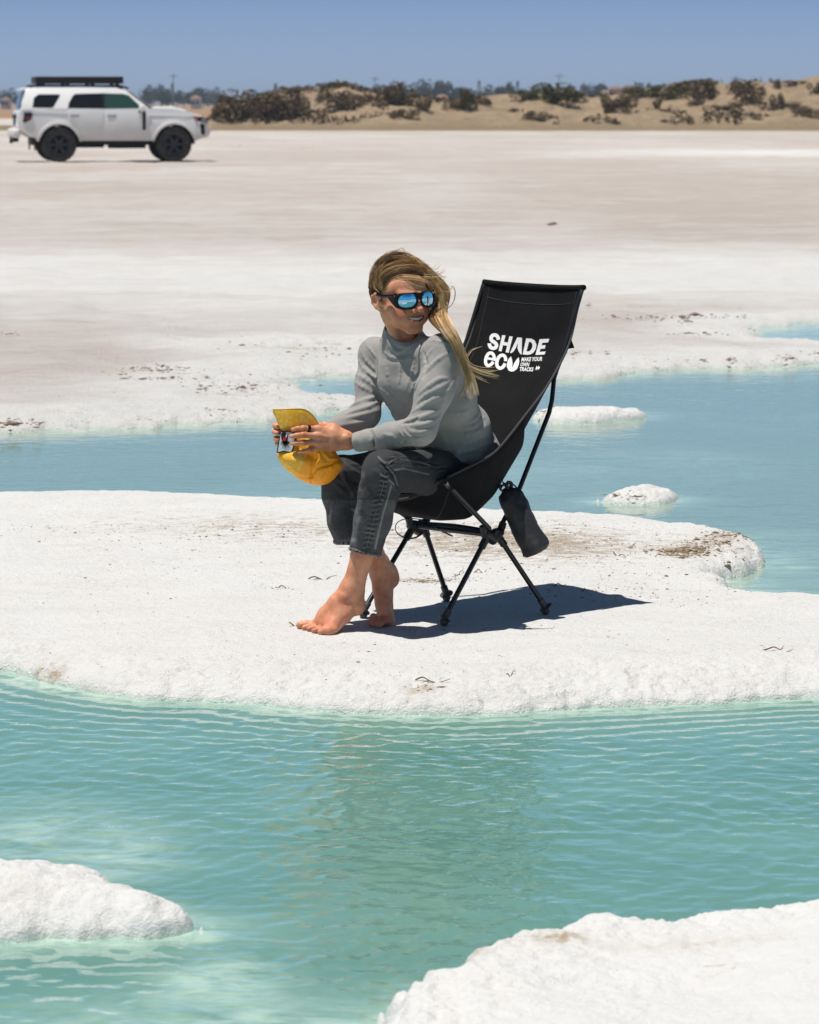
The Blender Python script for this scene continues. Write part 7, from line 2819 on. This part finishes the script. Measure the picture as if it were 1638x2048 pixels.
for cx_, cy__, sx_, sy_, n_, r_ in zones:
    for k in range(n_):
        px, py = rngc.normal(cx_, sx_ * 0.6), rngc.normal(cy__, sy_ * 0.6)
        g = G(px, py)
        if not (8.9 < g.y < 12.4) or abs(g.x) > 1.7:
            continue
        zz = ground_z(g.x, g.y)
        if zz < ZW + 0.02:
            continue
        rr = r_ * 0.52 * rngc.lognormal(-0.25, 0.55)
        q = oc * rngc.uniform(0.5, 1.2, (6, 1)) * rr * np.array([1.3, 1.3, 0.6])
        th_ = rngc.uniform(0, 6.28)
        c_, s_ = math.cos(th_), math.sin(th_)
        q = q @ np.array([[c_, s_, 0], [-s_, c_, 0], [0, 0, 1]])
        Vd.append(q + np.array([g.x, g.y, zz + rr * 0.15]))
        Fd.append(of + nb)
        nb += 6
o = mesh_np('soil_crumbs', np.concatenate(Vd), np.concatenate(Fd), M_clod, smooth=False)
tag(o, 'brown soil crumbs strewn over the white salt crust', kind='stuff')

# brown fragments strewn over the far flat and along its crusted shore
Vd, Fd, nb = [], [], 0
for cx_, cy__, sx_, sy_, n_, r_ in [(300, 737, 34, 3, 90, .012), (355, 737, 22, 3, 60, .012), (300, 758, 30, 1.5, 50, .012), (220, 783, 10, 1.5, 16, .014), (440, 768, 90, 8, 120, .010), (470, 778, 50, 5, 90, .011), (380, 752, 80, 8, 60, .009), (245, 752, 20, 2, 20, .01),
        (600, 690, 120, 8, 90, .009), (640, 710, 80, 6, 60, .009), (430, 820, 30, 2, 24, .009), (35, 846, 30, 4, 80, .012), (150, 842, 90, 3, 24, .008), (650, 797, 60, 3, 30, .006),
        (1370, 634, 90, 2.5, 110, .014), (1375, 641, 10, 4, 30, .018), (1290, 638, 26, 1.5, 40, .014), (1390, 668, 40, 2.5, 60, .012), (1260, 612, 70, 2, 40, .014), (1140, 706, 30, 3, 50, .010), (1205, 706, 14, 2, 12, .01), (1410, 721, 5, 2.5, 30, .010), (1462, 720, 6, 2.5, 26, .010), (1570, 715, 12, 3, 46, .010), (1340, 722, 40, 2, 24, .008), (1640, 706, 14, 2, 20, .009), (1500, 662, 6, 2, 8, .01),
        (275, 421, 6, 1, 8, .03), (1100, 450, 6, 1, 8, .03), (615, 295, 8, 1, 8, .06), (480, 290, 6, 1, 6, .05), (10, 668, 10, 1.5, 16, .014), (430, 648, 10, 1.5, 10, .012), (1240, 992, 16, 4, 60, .006), (1262, 1000, 6, 5, 20, .005), (1080, 825, 12, 3, 50, .008)]:
    for k in range(int(n_ * 0.6)):
        px, py = rngc.normal(cx_, sx_), rngc.normal(cy__, sy_)
        g = G(px, py, -0.015 if py > 500 else 0.07)
        if 970 < py < 1010:
            g = G(px, py, 0.0)
        rr = r_ * 0.6 * rngc.lognormal(-0.25, 0.5)
        q = oc * rngc.uniform(0.5, 1.2, (6, 1)) * rr * np.array([1.7, 1.3, 0.5])
        Vd.append(q + np.array([g.x, g.y, g.z + rr * 0.2]))
        Fd.append(of + nb)
        nb += 6
o = mesh_np('debris', np.concatenate(Vd), np.concatenate(Fd), simple('red_brown_crumbs', (0.24, 0.155, 0.105), 0.95), smooth=False)
tag(o, 'scattered brown fragments on the far salt flat', kind='stuff')
